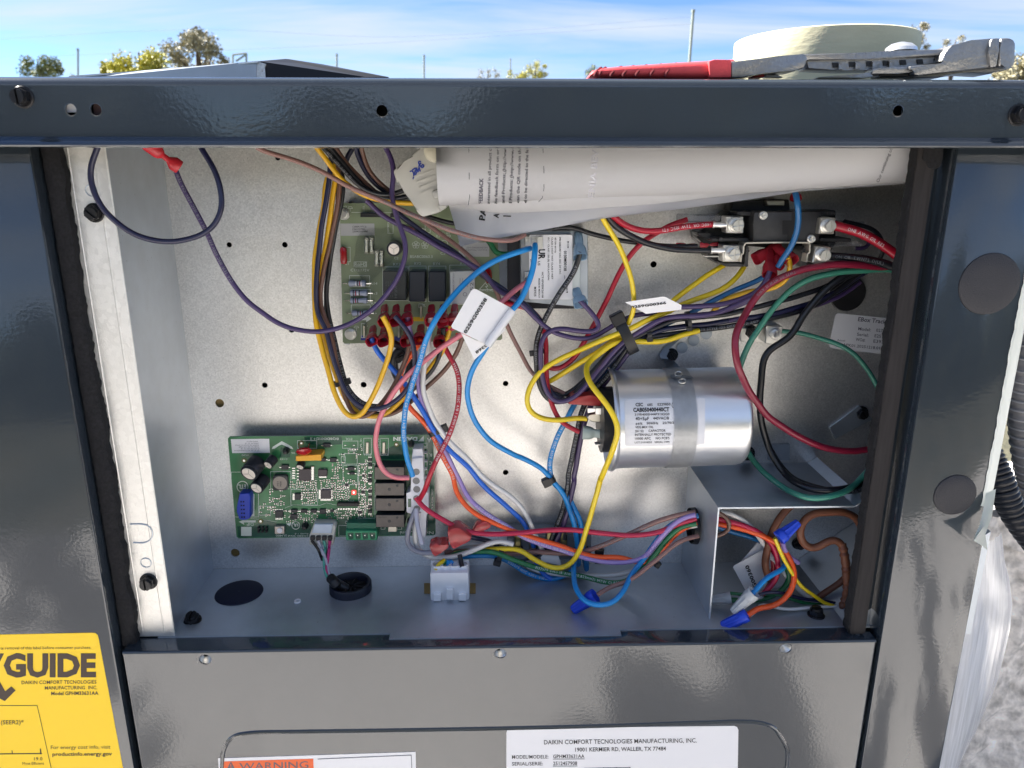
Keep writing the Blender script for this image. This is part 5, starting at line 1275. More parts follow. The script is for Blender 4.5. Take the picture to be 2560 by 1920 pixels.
# --- descending bundle at the left of the upper board
wire('yellow wire at the outer edge of the hanging bundle, looping up to a red terminal', 13.5, 'gold', [(KB, [(590, 250, 44), (555, 330), (530, 550), (490, 750), (458, 1000), (450, 1200), (458, 1450), (488, 1650)]), (KG, [(145, 400), (185, 580), (235, 770), (290, 940), (360, 1085), (440, 1148), (500, 1125), (580, 1010), (670, 830), (735, 620), (765, 480), (735, 390), (685, 300, 62)])])
wire('navy wire on the left of the hanging bundle, looping up to the second red terminal', 12.5, 'navy', [(KB, [(600, 90, 50), (580, 210), (560, 450), (515, 700), (480, 1000), (468, 1250), (490, 1500), (535, 1650)]), (KG, [(190, 350), (240, 520), (300, 720), (360, 890), (450, 1020), (560, 1075), (700, 1060), (810, 990), (890, 900), (945, 780), (955, 640), (925, 480), (860, 380), (785, 300, 60)])])
wire('broad yellow wire in the middle of the hanging bundle', 13, 'gold', [(KB, [(560, 60, 46), (625, 220), (608, 450), (575, 700), (530, 950), (497, 1200), (500, 1400), (530, 1650)]), (KG, [(170, 350), (225, 560), (285, 760), (350, 940), (450, 1080), (560, 1130), (660, 1132), (780, 1060), (900, 930), (1010, 820), (1110, 690), (1180, 590), (1235, 440), (1250, 380, 42)])])
wire('brown wire of the hanging bundle rising to the lower terminal row', 11.5, 'brown', [(KB, [(640, 200, 46), (660, 370), (640, 570), (590, 820), (535, 1050), (502, 1250), (520, 1450), (560, 1650)]), (KG, [(215, 330), (270, 520), (310, 700), (350, 880), (400, 1050), (450, 1130), (520, 1150), (610, 1090), (710, 980), (800, 830), (870, 680), (912, 560), (900, 490, 50)])])
wire('black wire at the right edge of the hanging bundle with white print', 12, 'black', [(KB, [(660, 150, 40), (690, 380), (665, 540), (620, 780), (572, 1050), (548, 1250), (568, 1450), (605, 1650)]), (KG, [(240, 300), (285, 500), (340, 720), (400, 900), (500, 1020), (620, 1050), (750, 1030), (860, 960), (960, 890), (1070, 780), (1150, 650), (1185, 520), (1190, 400, 44)])], TXT, False, .42)
wire('black wire behind the brown ones in the hanging bundle', 12, 'black', [(KB, [(650, 300, 34), (640, 640), (600, 820), (560, 1150), (552, 1450), (590, 1650)]), (KG, [(255, 450), (320, 700), (390, 920), (500, 1080), (640, 1110), (760, 1105), (860, 1030), (920, 930), (960, 860, 36)])])
wire('brown wire rising from the bundle to behind the paper tag', 11.5, 'brown', [(KG, [(560, 1120, 34), (700, 1130), (860, 1060), (1000, 935), (1150, 800), (1270, 660), (1330, 540), (1350, 470, 44)])])
# --- upper board terminals
def tboot(K, x0, y0, x1, y1, w, h0, h1, label, col=None, s=3.318):
    p0 = P(*K(x0, y0), WB - h0 / 1000); p1 = P(*K(x1, y1), WB - h1 / 1000)
    return boot(p0, p1, vlen(w / s, *K(x1, y1), p1.y), redboot, None, thing_kw=dict(loc=p1, cat='terminal boot', group='red terminal boots on the upper circuit board'), label=label)
for x, y, t in ((705, 200, 'red terminal boot at the left end of the upper row holding a yellow wire'), (800, 200, 'red terminal boot of the upper row holding a navy wire'), (897, 198, 'red terminal boot of the upper row holding a violet wire'), (1093, 200, 'red terminal boot of the upper row holding a white wire'), (1190, 200, 'red terminal boot with a pink wire, half behind the blue wire'), (1285, 198, 'red terminal boot nearest the upper corner of the paper tag')):
    tboot(KG, x, y + 15, x - 10, y + 150, 104, 28, 60, t)
for x, y, t in ((608, 375, 'red terminal boot at the lower left corner holding a royal blue wire'), (702, 380, 'red terminal boot holding a thick black wire, second of the lower row'), (895, 380, 'red terminal boot of the lower row holding a brown wire'), (1005, 365, 'red terminal boot of the lower row holding the orange wire'), (1170, 390, 'red terminal boot of the lower row holding a black printed wire')):
    tboot(KG, x, y + 15, x - 15, y + 138, 104, 26, 55, t)
wire('royal blue wire from the lower left terminal, running on to the socket below', 13, 'royal', [(KG, [(590, 480, 48), (635, 590), (720, 690), (800, 770), (880, 870), (950, 980), (1030, 1110), (1110, 1250), (1200, 1370), (1310, 1480), (1420, 1570), (1520, 1650, 40)]), (KJ, [(560, 130), (700, 268), (840, 390), (915, 465), (965, 560), (985, 640, 26)])])
wire('thick black sleeved wire curling below the lower terminal row', 17, 'black', [(KG, [(690, 470, 46), (780, 525), (860, 560), (905, 640), (905, 740), (860, 830), (800, 850, 20)])])
wire('black sleeve looping behind the blue wire under the board', 22, 'black', [(KG, [(880, 580, 30), (830, 580), (780, 660), (790, 770), (860, 880), (920, 940, 26)])])
wire('violet wire dropping from the third terminal of the upper row', 12.5, 'violet', [(KG, [(890, 300, 50), (905, 400), (945, 560), (975, 740), (985, 880), (1010, 1000), (1060, 1130), (1130, 1280), (1200, 1410), (1270, 1560), (1310, 1640, 34)]), (KJ, [(500, 268), (600, 370), (720, 452), (830, 515), (950, 585), (1100, 640), (1300, 700), (1450, 742), (1600, 757), (1750, 742), (1835, 690), (1900, 600), (1980, 505), (2090, 425), (2180, 405, 62)])], 'AWM STYLE 1015 105C 600V AWM E132579 STYLE 1015 600V VW-1', False, .45)
wire('orange printed wire from the lower terminal row to the black grommet', 12.5, 'orange', [(KG, [(1005, 490, 48), (940, 600), (860, 700), (830, 800), (850, 930), (890, 1030), (990, 1140), (1080, 1250), (1150, 1390), (1220, 1530), (1280, 1650, 36)]), (KJ, [(400, 205), (480, 330), (575, 410), (710, 472), (860, 530), (1000, 580), (1200, 640), (1350, 690), (1450, 716), (1600, 716), (1700, 738), (1780, 762), (1860, 735), (1940, 650), (2020, 560), (2110, 490), (2190, 462, 58)])], TXT, False, .22, maxn=22)
wire('white wire dropping from the upper terminal row to the socket below', 12.5, 'white', [(KG, [(1083, 300, 52), (1075, 430), (1050, 600), (1025, 780), (1020, 900), (1055, 1040), (1115, 1170), (1200, 1290), (1300, 1400), (1420, 1520), (1550, 1650, 40)]), (KJ, [(600, 118), (760, 228), (870, 320), (945, 435), (1005, 560), (1060, 690, 30)])])
wire('sky blue printed wire from the transformer to the white terminal plug', 14.5, 'blue', [(KC, [(915, 900, 46), (880, 910, 52), (800, 930), (640, 990), (520, 1065), (400, 1165), (280, 1285), (180, 1410), (100, 1545, 74)]), (KG, [(1045, 500), (1000, 650), (960, 780), (915, 920), (875, 1060), (858, 1200), (866, 1350), (895, 1500), (935, 1625, 44)])], TX2, False, .48)
wire('pink wire from the transformer under the paper tag to the terminal plug', 13.5, 'pink', [(KC, [(885, 1180, 44), (780, 1250), (690, 1330), (560, 1450), (430, 1560, 66)]), (KG, [(1330, 455), (1180, 555), (1000, 700), (850, 835), (740, 985), (662, 1150), (628, 1320), (640, 1480), (700, 1590), (790, 1645), (905, 1640, 44)])])
wire('pink wire bending from a red terminal to behind the paper tag', 13, 'pink', [(KG, [(1180, 330, 48), (1150, 355, 52), (1200, 345), (1280, 310), (1370, 270, 50)])])
wire('crimson loop of wire under the pink one beside the tag', 12, 'crimson', [(KG, [(1150, 380, 40), (1200, 415), (1280, 400), (1350, 370, 44)])])
wire('dark red printed wire bowing out from the board to the terminal plug', 13, 'red', [(KG, [(1200, 560, 40), (1230, 620), (1285, 700), (1318, 850), (1318, 1000), (1288, 1150), (1230, 1300), (1165, 1430), (1100, 1560), (1060, 1650, 48)]), (KJ, [(215, 140), (175, 235), (145, 290, 40)])], '9955TT FT1 600V 105C A/B I AWM I A/B 105C 600V TEW', False, .1)
wire('crimson wire from the terminal plug right across to the black grommet', 13, 'crimson', [(KJ, [(118, 275, 36), (150, 325), (230, 392), (350, 462), (480, 520), (640, 546), (820, 545), (950, 530), (1100, 515), (1230, 513), (1400, 530), (1600, 550), (1800, 550), (1950, 520), (2080, 462), (2185, 430, 60)])])
wire('sky blue wire from the transformer tag down the middle of the back wall', 13.5, 'blue', [(KC, [(955, 870, 48), (960, 900, 54), (950, 1000), (925, 1110), (880, 1230), (820, 1345), (760, 1420, 62)]), (KG, [(1640, 400), (1545, 550), (1480, 650), (1420, 770), (1390, 900), (1400, 1050), (1455, 1180), (1555, 1310), (1690, 1410), (1820, 1470), (1985, 1535, 32)]), (KH, [(120, 1285), (230, 1328), (340, 1388), (410, 1470), (480, 1590)]), (KJ, [(1210, 265), (1260, 390), (1290, 490), (1302, 600), (1310, 720, 28)])])
wire('deep blue printed wire running down from the capacitor bundle to the small tie', 13.5, 'blue', [(KH, [(900, 470, 34), (800, 600), (700, 730), (620, 860), (540, 1010), (470, 1160), (420, 1300), (410, 1430), (450, 1530), (510, 1640, 26)]), (KJ, [(1220, 240), (1290, 370), (1330, 460), (1345, 560), (1350, 680), (1372, 790, 26)])], 'AWM I A/B 105C 600V 1015 AWM 600V', False, .3)
# --- centre, purple and navy crossings
wire('navy wire slanting from the upper board across below the tag', 13, 'navy', [(KB, [(1120, 590, 46), (1200, 650), (1350, 765), (1500, 860), (1620, 935), (1800, 1060)]), (KC, [(500, 1110), (640, 1200), (760, 1290), (880, 1370), (950, 1440), (1000, 1500, 40)])])
wire('dark purple wire slanting down to the yellow wires and the big tie', 12.5, 'purple', [(KB, [(880, 500, 50), (920, 535), (1050, 650), (1180, 712), (1320, 790), (1450, 870), (1600, 950), (1750, 1030), (1850, 1095)]), (KC, [(640, 1245), (760, 1310), (850, 1365), (950, 1475), (1100, 1590)]), (KH, [(560, 305), (680, 328), (780, 310), (860, 262), (950, 200), (1100, 130), (1300, 110, 40)])])
wire('mauve wire behind the tag sweeping down to the red terminal boot', 11, 'mauve', [(KB, [(1300, 630, 36), (1500, 780), (1700, 930), (1830, 1060), (1930, 1200)]), (KC, [(640, 1270), (680, 1400), (730, 1560), (760, 1650)]), (KH, [(120, 340), (200, 500), (290, 630), (420, 720), (560, 790, 30)])])
wire('green wire loop at the upper right corner of the upper board', 14, 'green', [(KC, [(560, 830, 24), (590, 860), (620, 920), (680, 950), (745, 945, 26)])])
wire('purple wire from the lower pale boot looping round into the big tie', 12.5, 'purple', [(KC, [(1320, 1325, 44), (1400, 1410), (1470, 1490), (1505, 1560), (1465, 1592), (1300, 1582), (1150, 1560), (1060, 1600)]), (KH, [(380, 270), (342, 350), (338, 500), (348, 650), (385, 760), (440, 832), (520, 850), (620, 810), (720, 700), (840, 550), (950, 420), (1060, 320), (1200, 240), (1330, 160), (1500, 135), (1750, 120), (1900, 70), (2050, 0), (2130, -40, 50)])])
wire('black printed wire from the upper pale boot down to the capacitor bundle', 13, 'black', [(KC, [(1330, 925, 46), (1300, 1050), (1235, 1160), (1150, 1280), (1085, 1390), (1035, 1500), (1000, 1590)]), (KH, [(330, 250), (300, 360), (296, 480), (308, 620), (340, 740), (400, 830), (500, 850), (610, 790), (700, 690), (800, 570), (900, 450), (1010, 340), (1090, 280, 34)])], TX2, False, .05, maxn=44)
wire('dark red wire along the left of the bundle down to the clear boot', 12.5, 'red', [(KC, [(700, 1350, 30), (830, 1380), (930, 1440)]), (KH, [(310, 120), (360, 230), (380, 380), (385, 560), (395, 720), (430, 880), (500, 1000), (600, 1070), (660, 1095, 44)])])
wire('dark red wire slanting from the contactor behind the yellow wires', 13, 'red', [(KD, [(560, 660, 40), (400, 712), (290, 780), (170, 860), (60, 990), (0, 1090)]), (KC, [(1570, 1290), (1480, 1460), (1400, 1610)]), (KH, [(780, 200), (700, 350), (610, 490), (510, 560), (430, 578), (370, 550, 28)])])
wire('thick red printed wire ending in the upper left contactor screw', 15.5, 'red', [(KC, [(1570, 600, 60), (1640, 665), (1740, 722)]), (KD, [(200, 755), (400, 745), (600, 712), (790, 698, 44)])], '1 -40C OR TEW 105C FT1', True, .52, size=1.0)
wire('thick black wire ending in the lower left contactor screw', 15.5, 'black', [(KC, [(1540, 620, 58), (1600, 690), (1680, 760), (1790, 822)]), (KD, [(200, 852), (350, 890), (550, 912), (770, 918, 44)])])
wire('thin black wire passing under the red one behind the contactor', 12, 'black', [(KC, [(1100, 735, 36), (1230, 722), (1400, 768), (1600, 820), (1760, 848)]), (KD, [(250, 868), (400, 880), (640, 880, 30)])])
wire('black wire peeking out below the paper sheet above the upper board', 11, 'black', [(KB, [(1370, 625, 30), (1460, 660), (1600, 690), (1750, 720, 30)])])
# --- yellow wires
wire('yellow wire hanging straight down from the papers into the second tag', 13, 'yellow', [(KC, [(1500, 610, 62), (1530, 680), (1600, 790), (1680, 950), (1740, 1100), (1772, 1240), (1775, 1350), (1765, 1440), (1725, 1530, 44)])])
wire('yellow wire from the contactor foot to the second paper tag', 13.5, 'yellow', [(KD, [(860, 1040, 26), (780, 1085), (680, 1150), (560, 1240), (430, 1345), (300, 1430, 40)])])
wire('long yellow wire from the contactor, looping round beside the capacitor terminals', 13.5, 'yellow', [(KD, [(1030, 1050, 26), (1000, 1105), (940, 1170), (840, 1240), (700, 1300), (550, 1350), (400, 1425), (250, 1480), (100, 1555)]), (KH, [(1080, 240, 48), (970, 285), (800, 352), (600, 440), (430, 525), (300, 640), (222, 780), (232, 900), (300, 965), (420, 1000), (540, 995), (640, 978), (720, 985, 44)])])
wire('second yellow wire leaving the big tie and ending behind the purple loop', 13.5, 'yellow', [(KH, [(1080, 290, 44), (990, 305), (880, 380), (760, 460), (600, 560), (480, 640), (410, 675, 30)])])
wire('long yellow wire passing over the capacitor end and down to the lower bundle', 14, 'yellow', [(KH, [(1650, 255, 36), (1500, 292), (1400, 330), (1250, 350), (1100, 342), (960, 352), (850, 420), (760, 485, 50), (715, 565, 62), (740, 680, 74), (830, 800, 82), (920, 920, 84), (980, 1050, 85), (962, 1180, 84), (895, 1340, 78), (830, 1500), (785, 1640, 60)]), (KJ, [(1490, 110), (1435, 300), (1385, 480), (1335, 640), (1265, 760), (1180, 803), (1080, 780), (960, 712), (900, 665), (780, 655), (640, 660), (400, 690, 30)])])
# --- right hand bundle
wire('purple wire from the red contactor boot into the end of the second tag', 13.5, 'purple', [(KD, [(1245, 1085, 50), (1230, 1150), (1180, 1220), (1070, 1295), (920, 1350), (750, 1374), (600, 1380), (490, 1385, 46)])])
wire('blue wire dropping from under the papers in front of the contactor', 15, 'teal', [(KD, [(1455, 440, 56), (1475, 520, 62), (1478, 620), (1465, 760), (1420, 880), (1365, 970), (1310, 1055, 50)])])
wire('dark blue wire running left from the red boots to the bundle', 13, 'teal', [(KD, [(1260, 1090, 36), (1190, 1145), (1030, 1210), (870, 1280), (740, 1350), (640, 1410), (400, 1520), (200, 1600, 34)])])
wire('yellow wire curling out of the right red contactor boot', 13, 'gold', [(KD, [(1390, 970, 50), (1415, 1030), (1400, 1140), (1320, 1212), (1200, 1242), (1080, 1252), (960, 1290), (840, 1345), (760, 1440, 34)])])
wire('thick dark red wire bowing down from the post past the green one', 18, 'maroon', [(KE, [(470, 800, 50), (350, 812)]), (KD, [(1940, 1030), (1700, 1042), (1500, 1080), (1310, 1150), (1160, 1265), (1065, 1400, 62), (1000, 1560, 70)]), (KH, [(1956, 280, 74), (1956, 450, 78), (1990, 600, 78), (2065, 760, 72), (2157, 880)]), (KI, [(570, 90), (700, 190), (850, 275), (1000, 325), (1150, 343), (1330, 322, 60)])], 'TW75 OR MTW 10 AWG', False, .25, size=.7)
wire('thick red printed wire from the upper lug to the right post', 24, 'red', [(KE, [(60, 545, 46), (140, 562), (230, 592), (330, 642), (420, 705), (490, 760), (540, 830, 60)])], 'ONE AWG OIL RES', False, .15, size=.6)
wire('thick black printed wire from the lower lug to the right post', 21, 'black', [(KE, [(40, 742, 46), (150, 752), (260, 762), (380, 785), (460, 815), (540, 860, 60)])], 'ON OR TWN75 O(UL)', False, .05, size=.7)
wire('dark grey wire loop behind the thick red one on the right', 11, 'black', [(KE, [(130, 520, 34), (240, 545), (320, 575), (370, 630), (375, 720), (340, 790), (260, 850, 22)])])
wire('thin dark purple wire in the right corner going into the black grommet', 10, 'purple', [(KE, [(200, 690, 24), (270, 690), (290, 660), (285, 620, 24)])])
wire('dark green wire sweeping from the post, behind the capacitor end', 14.5, 'sea', [(KE, [(520, 850, 46), (420, 822), (280, 830)]), (KD, [(1900, 1085), (1750, 1110), (1600, 1142), (1450, 1220), (1330, 1325), (1230, 1445), (1130, 1600)]), (KH, [(2110, 300), (2040, 420), (1985, 560), (1955, 680), (1945, 800, 26), (1960, 1000, 20)]), (KI, [(405, 230, 26), (460, 360, 32), (560, 485, 48), (690, 585, 66), (840, 650, 86), (960, 655, 90), (1090, 620, 84), (1190, 545, 70), (1300, 430, 66)])])
wire('thinner green wire from the ground lug arching over the serial label', 12, 'sea', [(KD, [(1340, 1585, 16), (1500, 1602)]), (KE, [(0, 1275), (100, 1302), (200, 1372), (300, 1500), (370, 1640), (420, 1760, 40)])])
wire('thick black wire curving from the grommet down and back to the post', 17, 'black', [(KE, [(330, 790, 34), (230, 830)]), (KD, [(1900, 1100), (1770, 1180), (1640, 1310), (1510, 1470), (1400, 1640)]), (KI, [(580, -320), (545, -180), (535, 0), (548, 160, 34), (600, 340, 36), (700, 490, 48), (830, 580, 68), (960, 608, 76), (1100, 595, 74), (1280, 540, 64)])])
wire('second thick black printed wire under the green loop at the right', 13, 'black', [(KI, [(600, 320, 26), (700, 470, 40), (830, 560, 60), (980, 600, 70), (1120, 615, 76), (1290, 570, 66)])], 'THHN THWN MTW', False, .62)
wire('black wire along the top of the right bundle towards the grommet', 13.5, 'black', [(KE, [(300, 800, 20), (200, 850)]), (KD, [(1900, 1130), (1700, 1220), (1500, 1285), (1300, 1345), (1100, 1395), (900, 1440), (650, 1470), (450, 1495), (280, 1560), (100, 1650, 44)])])
wire('navy wire in the middle of the right bundle', 13.5, 'navy', [(KE, [(290, 830, 16), (200, 880)]), (KD, [(1850, 1220), (1650, 1330), (1450, 1395), (1200, 1455), (950, 1495), (700, 1530), (480, 1550), (300, 1590), (120, 1680, 40)])])
wire('black printed wire at the lower edge of the right bundle', 13, 'black', [(KD, [(1990, 1100, 20), (1750, 1290), (1550, 1400), (1300, 1470), (1050, 1520), (800, 1560), (500, 1600), (290, 1625), (230, 1632, 40)])], 'E132579 STYLE 1015 DMX 9L 1701 AWM', True, .5)
wire('thin purple wire trailing from the wall grommet into the bundle', 11, 'purple', [(KD, [(1990, 1180, 14), (1850, 1280), (1700, 1350), (1500, 1410), (1300, 1450), (1050, 1470), (900, 1500, 32)])])
wire('purple wire under the dark bundle near the second tag', 12, 'purple', [(KD, [(1150, 1290, 42), (1000, 1370), (850, 1420), (650, 1450), (500, 1460), (350, 1490), (200, 1570), (60, 1660, 44)])])
# --- dark bundle from the big tie down
wire('navy wire on the outside of the dark U-shaped bundle', 13, 'navy', [(KH, [(1060, 350, 38), (940, 480), (840, 610), (740, 720), (640, 800), (540, 840), (450, 800), (390, 700), (370, 560, 34)])])
wire('black wire in the middle of the dark U-shaped bundle', 13, 'black', [(KH, [(1040, 300, 34), (900, 440), (800, 560), (700, 670), (600, 750), (520, 800), (440, 780), (385, 700, 28)])])
wire('black printed wire dropping from the dark bundle into the lower socket', 13.5, 'black', [(KH, [(1050, 400, 36), (920, 590), (800, 730), (715, 840), (670, 960), (630, 1140), (590, 1340), (562, 1500), (548, 1640)]), (KJ, [(1245, 130), (1215, 300), (1165, 470), (1115, 590, 26)])], TX2 + ' ' + TX2, False, .08, maxn=90)
wire('dark purple wire running down beside the black printed one', 14, 'purple', [(KH, [(1060, 440, 34), (940, 600), (830, 740), (755, 860), (705, 1000), (665, 1180), (635, 1340), (605, 1500), (590, 1640)]), (KJ, [(1292, 120), (1255, 300), (1205, 470), (1150, 600, 24)])])
wire('dark blue wire hidden in the bundle left of the capacitor', 13, 'teal', [(KH, [(1020, 430, 26), (900, 590), (780, 700), (700, 760), (640, 860, 24)])])
# --- lower bundle
wire('grey wire looping from the terminal plug into the red clear connector', 13, 'grey', [(KF, [(1935, 840, 38), (1890, 950), (1845, 1060)]), (KJ, [(55, 560), (60, 620), (110, 665), (170, 685), (245, 682, 46)])])
wire('short pale grey wire hanging from the lowest hole of the terminal plug', 12, 'lav', [(KF, [(1935, 835, 38), (1945, 940), (1965, 1060), (1995, 1190, 50)])])
wire('white wire looping out of the terminal plug under the red connector', 13, 'white', [(KF, [(1965, 870, 36), (1925, 1010), (1912, 1140)]), (KJ, [(115, 620), (165, 690), (260, 722), (400, 712), (520, 672), (640, 622), (740, 595), (835, 622, 40)])])
wire('white wire straight through the lower bundle under the navy one', 12, 'white', [(KJ, [(380, 650, 26), (480, 615), (600, 622), (700, 645), (760, 670, 26)])])
wire('navy wire leaving the right end of the red clear connector', 12, 'navy', [(KJ, [(500, 560, 36), (560, 575), (640, 590), (720, 630, 26)])])
wire('sky blue wire along the bottom of the lower bundle', 13, 'blue', [(KJ, [(360, 760, 26), (430, 718), (530, 708), (730, 712), (830, 768), (950, 840), (1080, 880), (1200, 862), (1290, 800, 28)])], 'E132579 105C 600V VW-1', False, .45)
wire('green printed wire of the lower bundle running to the black grommet', 13, 'green', [(KJ, [(270, 830, 30), (310, 760), (400, 692), (600, 675), (720, 688), (850, 740), (1000, 792), (1200, 832), (1400, 872), (1550, 905), (1680, 892), (1785, 815), (1850, 735), (1950, 605), (2060, 500), (2185, 468, 60)])], 'E132579 (UL) 18 AWG (0.823mm2) MTW CLASS I', False, .38)
wire('mauve wire across the middle of the lower bundle to the grommet', 12.5, 'mauve', [(KJ, [(330, 680, 24), (600, 670), (820, 690), (1000, 678), (1180, 690), (1330, 680), (1420, 655), (1520, 620), (1700, 540), (1900, 450), (2040, 410), (2180, 385, 60)])], 'AWM 105C 600V 1015 AWM 600V', False, .6)
wire('brown wire from the blue wire nut up to the grommet', 11.5, 'mauve', [(KJ, [(1455, 995, 76), (1530, 942), (1640, 912, 70), (1750, 852), (1850, 765), (1950, 685), (2080, 592), (2200, 560, 60)])])
wire('white wire at the lower edge of the bundle to the grommet', 12.5, 'white', [(KJ, [(940, 780, 26), (1040, 822), (1250, 848), (1450, 852), (1620, 842), (1750, 800), (1850, 718), (1950, 612), (2060, 510), (2190, 480, 56)])])
wire('sky blue wire hanging in a loop over the blue wire nut', 13.5, 'blue', [(KJ, [(1290, 740, 36), (1278, 830, 54), (1290, 930, 72), (1330, 1010, 82), (1400, 1062, 90), (1480, 1076, 92), (1570, 1045, 88), (1650, 960, 78), (1700, 860, 66), (1790, 740, 54), (1890, 590, 52), (1980, 490), (2100, 430), (2200, 410, 56)])])
wire('royal blue stub between the socket and the green printed wire', 12, 'royal', [(KJ, [(1000, 745, 28), (1030, 800), (1070, 850), (1120, 880, 34)])])
wire('navy wires twisted behind the blank paper tag', 12, 'navy', [(KJ, [(880, 740, 20), (960, 715), (1020, 690), (1080, 640, 22)])])
for x, y0, y1, t in ((1212, 530, 590, 'short black wire end in the clear socket'), ):
    wire(t, 12, 'black', [(KJ, [(x, y0, 24), (x, y1, 26)])])
# wires into the nylon floor connector
for q, col, t in (([(262, 815), (290, 770), (330, 740)], 'yellow', 'short yellow wire in the first hole of the nylon connector'), ([(268, 830), (290, 790), (340, 740)], 'green', 'short green wire in the first hole of the nylon connector'), ([(335, 835), (350, 790), (385, 745)], 'blue', 'left blue wire crossing into the nylon connector'), ([(395, 830), (372, 785), (350, 745)], 'blue', 'right blue wire crossing into the nylon connector'), ([(458, 790), (450, 750), (440, 700)], 'black', 'short black wire in the right part of the nylon connector')):
    pth = [P(*KJ(x, y), yn + .006 + .004 * k) for k, (x, y) in enumerate(q)]
    bm = BM(); tube(bm, spline(pth, 5), .0020, 10); mk('wire', bm, wc[col], loc=pth[0], label=t, cat='wire', group=WG)
# four thin wires from the white board connector to the floor grommet
c_gr = fz(860, 1478)
for k, (col, a) in enumerate((('black', [(905, 1150), (970, 1240), (1010, 1340)]), ('lav', [(965, 1150), (1010, 1240), (1035, 1330)]), ('sea2', [(1025, 1150), (1045, 1240), (1040, 1345)]), ('magenta', [(1085, 1150), (1075, 1240), (1065, 1340)]))):
    b = [[(1130, 120), (1148, 170), (1170, 230), (1195, 275)], [(1112, 60), (1145, 130), (1165, 220), (1188, 280)], [(1140, 70), (1135, 150), (1140, 210), (1165, 270)], [(1170, 60), (1160, 140), (1150, 210), (1168, 278)]][k]
    pts = [P(*KF(x, y), YB - .012) for x, y in a] + [P(*K7(x, y), YB - .016 - .005 * i) for i, (x, y) in enumerate(b)] + [c_gr + V((-.010, -.004, .016)), c_gr + V((-.004, 0, .004))]
    bm = BM(); tube(bm, spline(pts, 5), .00125, 8); mk('wire', bm, wc[col], loc=pts[-1], label=('thin black', 'thin white', 'thin green', 'thin magenta')[k] + ' wire from the white board connector to the floor grommet', cat='wire', group=WG)
pts = [P(*K7(1180, 262), YB - .03), P(*K7(1215, 300), YB - .036), c_gr + V((-.006, -.003, .010)), c_gr + V((.002, 0, .002))]
bm = BM(); tube(bm, spline(pts, 5), .0042, 12); mk('cable_sleeve', bm, blackpl, loc=pts[-1], label='short black heat-shrink sleeve entering the floor grommet', cat='sleeve')

# ================================================================== red boots elsewhere
RG = 'red terminal boots at the contactor'
def rb_(K, s, p0, p1, w, h0, h1, label, m=redboot, g=RG):
    a, b = P(*K(*p0), WB - h0 / 1000), P(*K(*p1), WB - h1 / 1000)
    return boot(a, b, vlen(w / s, *K(*p1), b.y), m, None, thing_kw=dict(loc=b, cat='terminal boot', group=g), label=label)
rb_(KM, 3.687, (1010, 520), (1010, 770), 135, 26, 50, 'red boot with the purple wire, lowest below the contactor')
rb_(KM, 3.687, (1060, 500), (1225, 640), 130, 30, 50, 'red boot with the yellow wire, right below the contactor')
rb_(KM, 3.687, (1080, 480), (880, 620), 120, 24, 34, 'red boot lying to the left below the contactor')
rb_(KM, 3.687, (1085, 470), (1090, 690), 110, 22, 42, 'red boot with the blue wire, between the other two')
rb_(KM, 3.687, (540, 480), (370, 490), 55, 24, 22, 'red boot behind the black wire beside the lower screw')
rb_(KM, 3.687, (330, 500), (160, 515), 95, 20, 24, 'red boot furthest left, crossed by the black wire')
rb_(KD, 3.318, (1455, 400), (1458, 490), 95, 22, 30, 'red boot just below the paper roll over the contactor')
PG = 'pale blue boots on the transformer'
rb_(KC, 3.318, (1310, 770), (1330, 975), 118, 30, 46, 'upper pale blue boot on the transformer holding the black wire', blueboot, PG)
rb_(KC, 3.318, (1290, 1235), (1335, 1365), 125, 34, 46, 'lower pale blue boot on the transformer holding the purple wire', blueboot, PG)
rb_(KO, 8.295, (560, 1130), (60, 1085), 280, 47, 44, 'clear greenish boot on the capacitor terminal with dark red wires', clearboot, 'boots on the capacitor')
bm = BM(); ext(bm, [KH(*q) for q in ((610, 800), (745, 790), (860, 800), (855, 888), (560, 868))], WB - .048, WB - .030, .0015, 2); mk('terminal_boot', bm, mat('dull red boot', (.36, .03, .03, 1), .35), loc=P(*KH(700, 840), WB - .04), label='dull red boxy boot left of the capacitor', cat='terminal boot', group='boots on the capacitor')
for x0, x1, y, h, t in ((770, 880, 702, 46, 'crimped silver ring terminal on the thick red wire'), (755, 870, 915, 46, 'crimped silver ring terminal on the thick black wire')):
    a, b = P(*KD(x0, y), WB - h / 1000), P(*KD(x1, y + 3), WB - .047); rr = vlen(8.5, *KD(x0, y), a.y)
    bm = BM(); lathe(bm, [(rr * .95, 0), (rr, .001), (rr * .8, .0015), (rr * .8, (b - a).length * .5), (rr * .95, (b - a).length * .6), (rr * .6, (b - a).length)], a, b - a, 16); mk('ring_terminal', bm, zinc, loc=a, label=t, cat='terminal', group='crimped ring terminals')
# clear red quick connector in the lower bundle
a, b = P(*KJ(225, 672), WB - .046), P(*KJ(660, 490), WB - .030)
o = butt(b, a, vlen(36, *KJ(300, 640), a.y), None, 'quick_connector') if False else None
cc = thing('quick_connector', 'clear red quick connector joining the grey wire to the lower bundle', 'connector', P(*KJ(400, 620), WB - .04))
bm = BM(); ext(bm, [KJ(*q) for q in ((212, 640), (262, 618), (285, 622), (300, 640), (340, 615), (360, 630), (355, 655), (312, 680), (262, 718), (240, 700))], WB - .050, WB - .036, .002, 2); mk('sleeve', bm, redclear, cc)
bm = BM(); ext(bm, [KJ(*q) for q in ((345, 530), (405, 500), (440, 503), (530, 570), (520, 600), (400, 662), (375, 648), (360, 600))], WB - .050, WB - .034, .002, 2); mk('sleeve', bm, redclear, cc)
bm = BM(); ext(bm, [KJ(*q) for q in ((520, 545), (565, 480), (620, 452), (670, 470), (672, 500), (640, 522), (600, 520), (560, 560))], WB - .044, WB - .032, .002, 2); mk('sleeve', bm, redclear, cc)
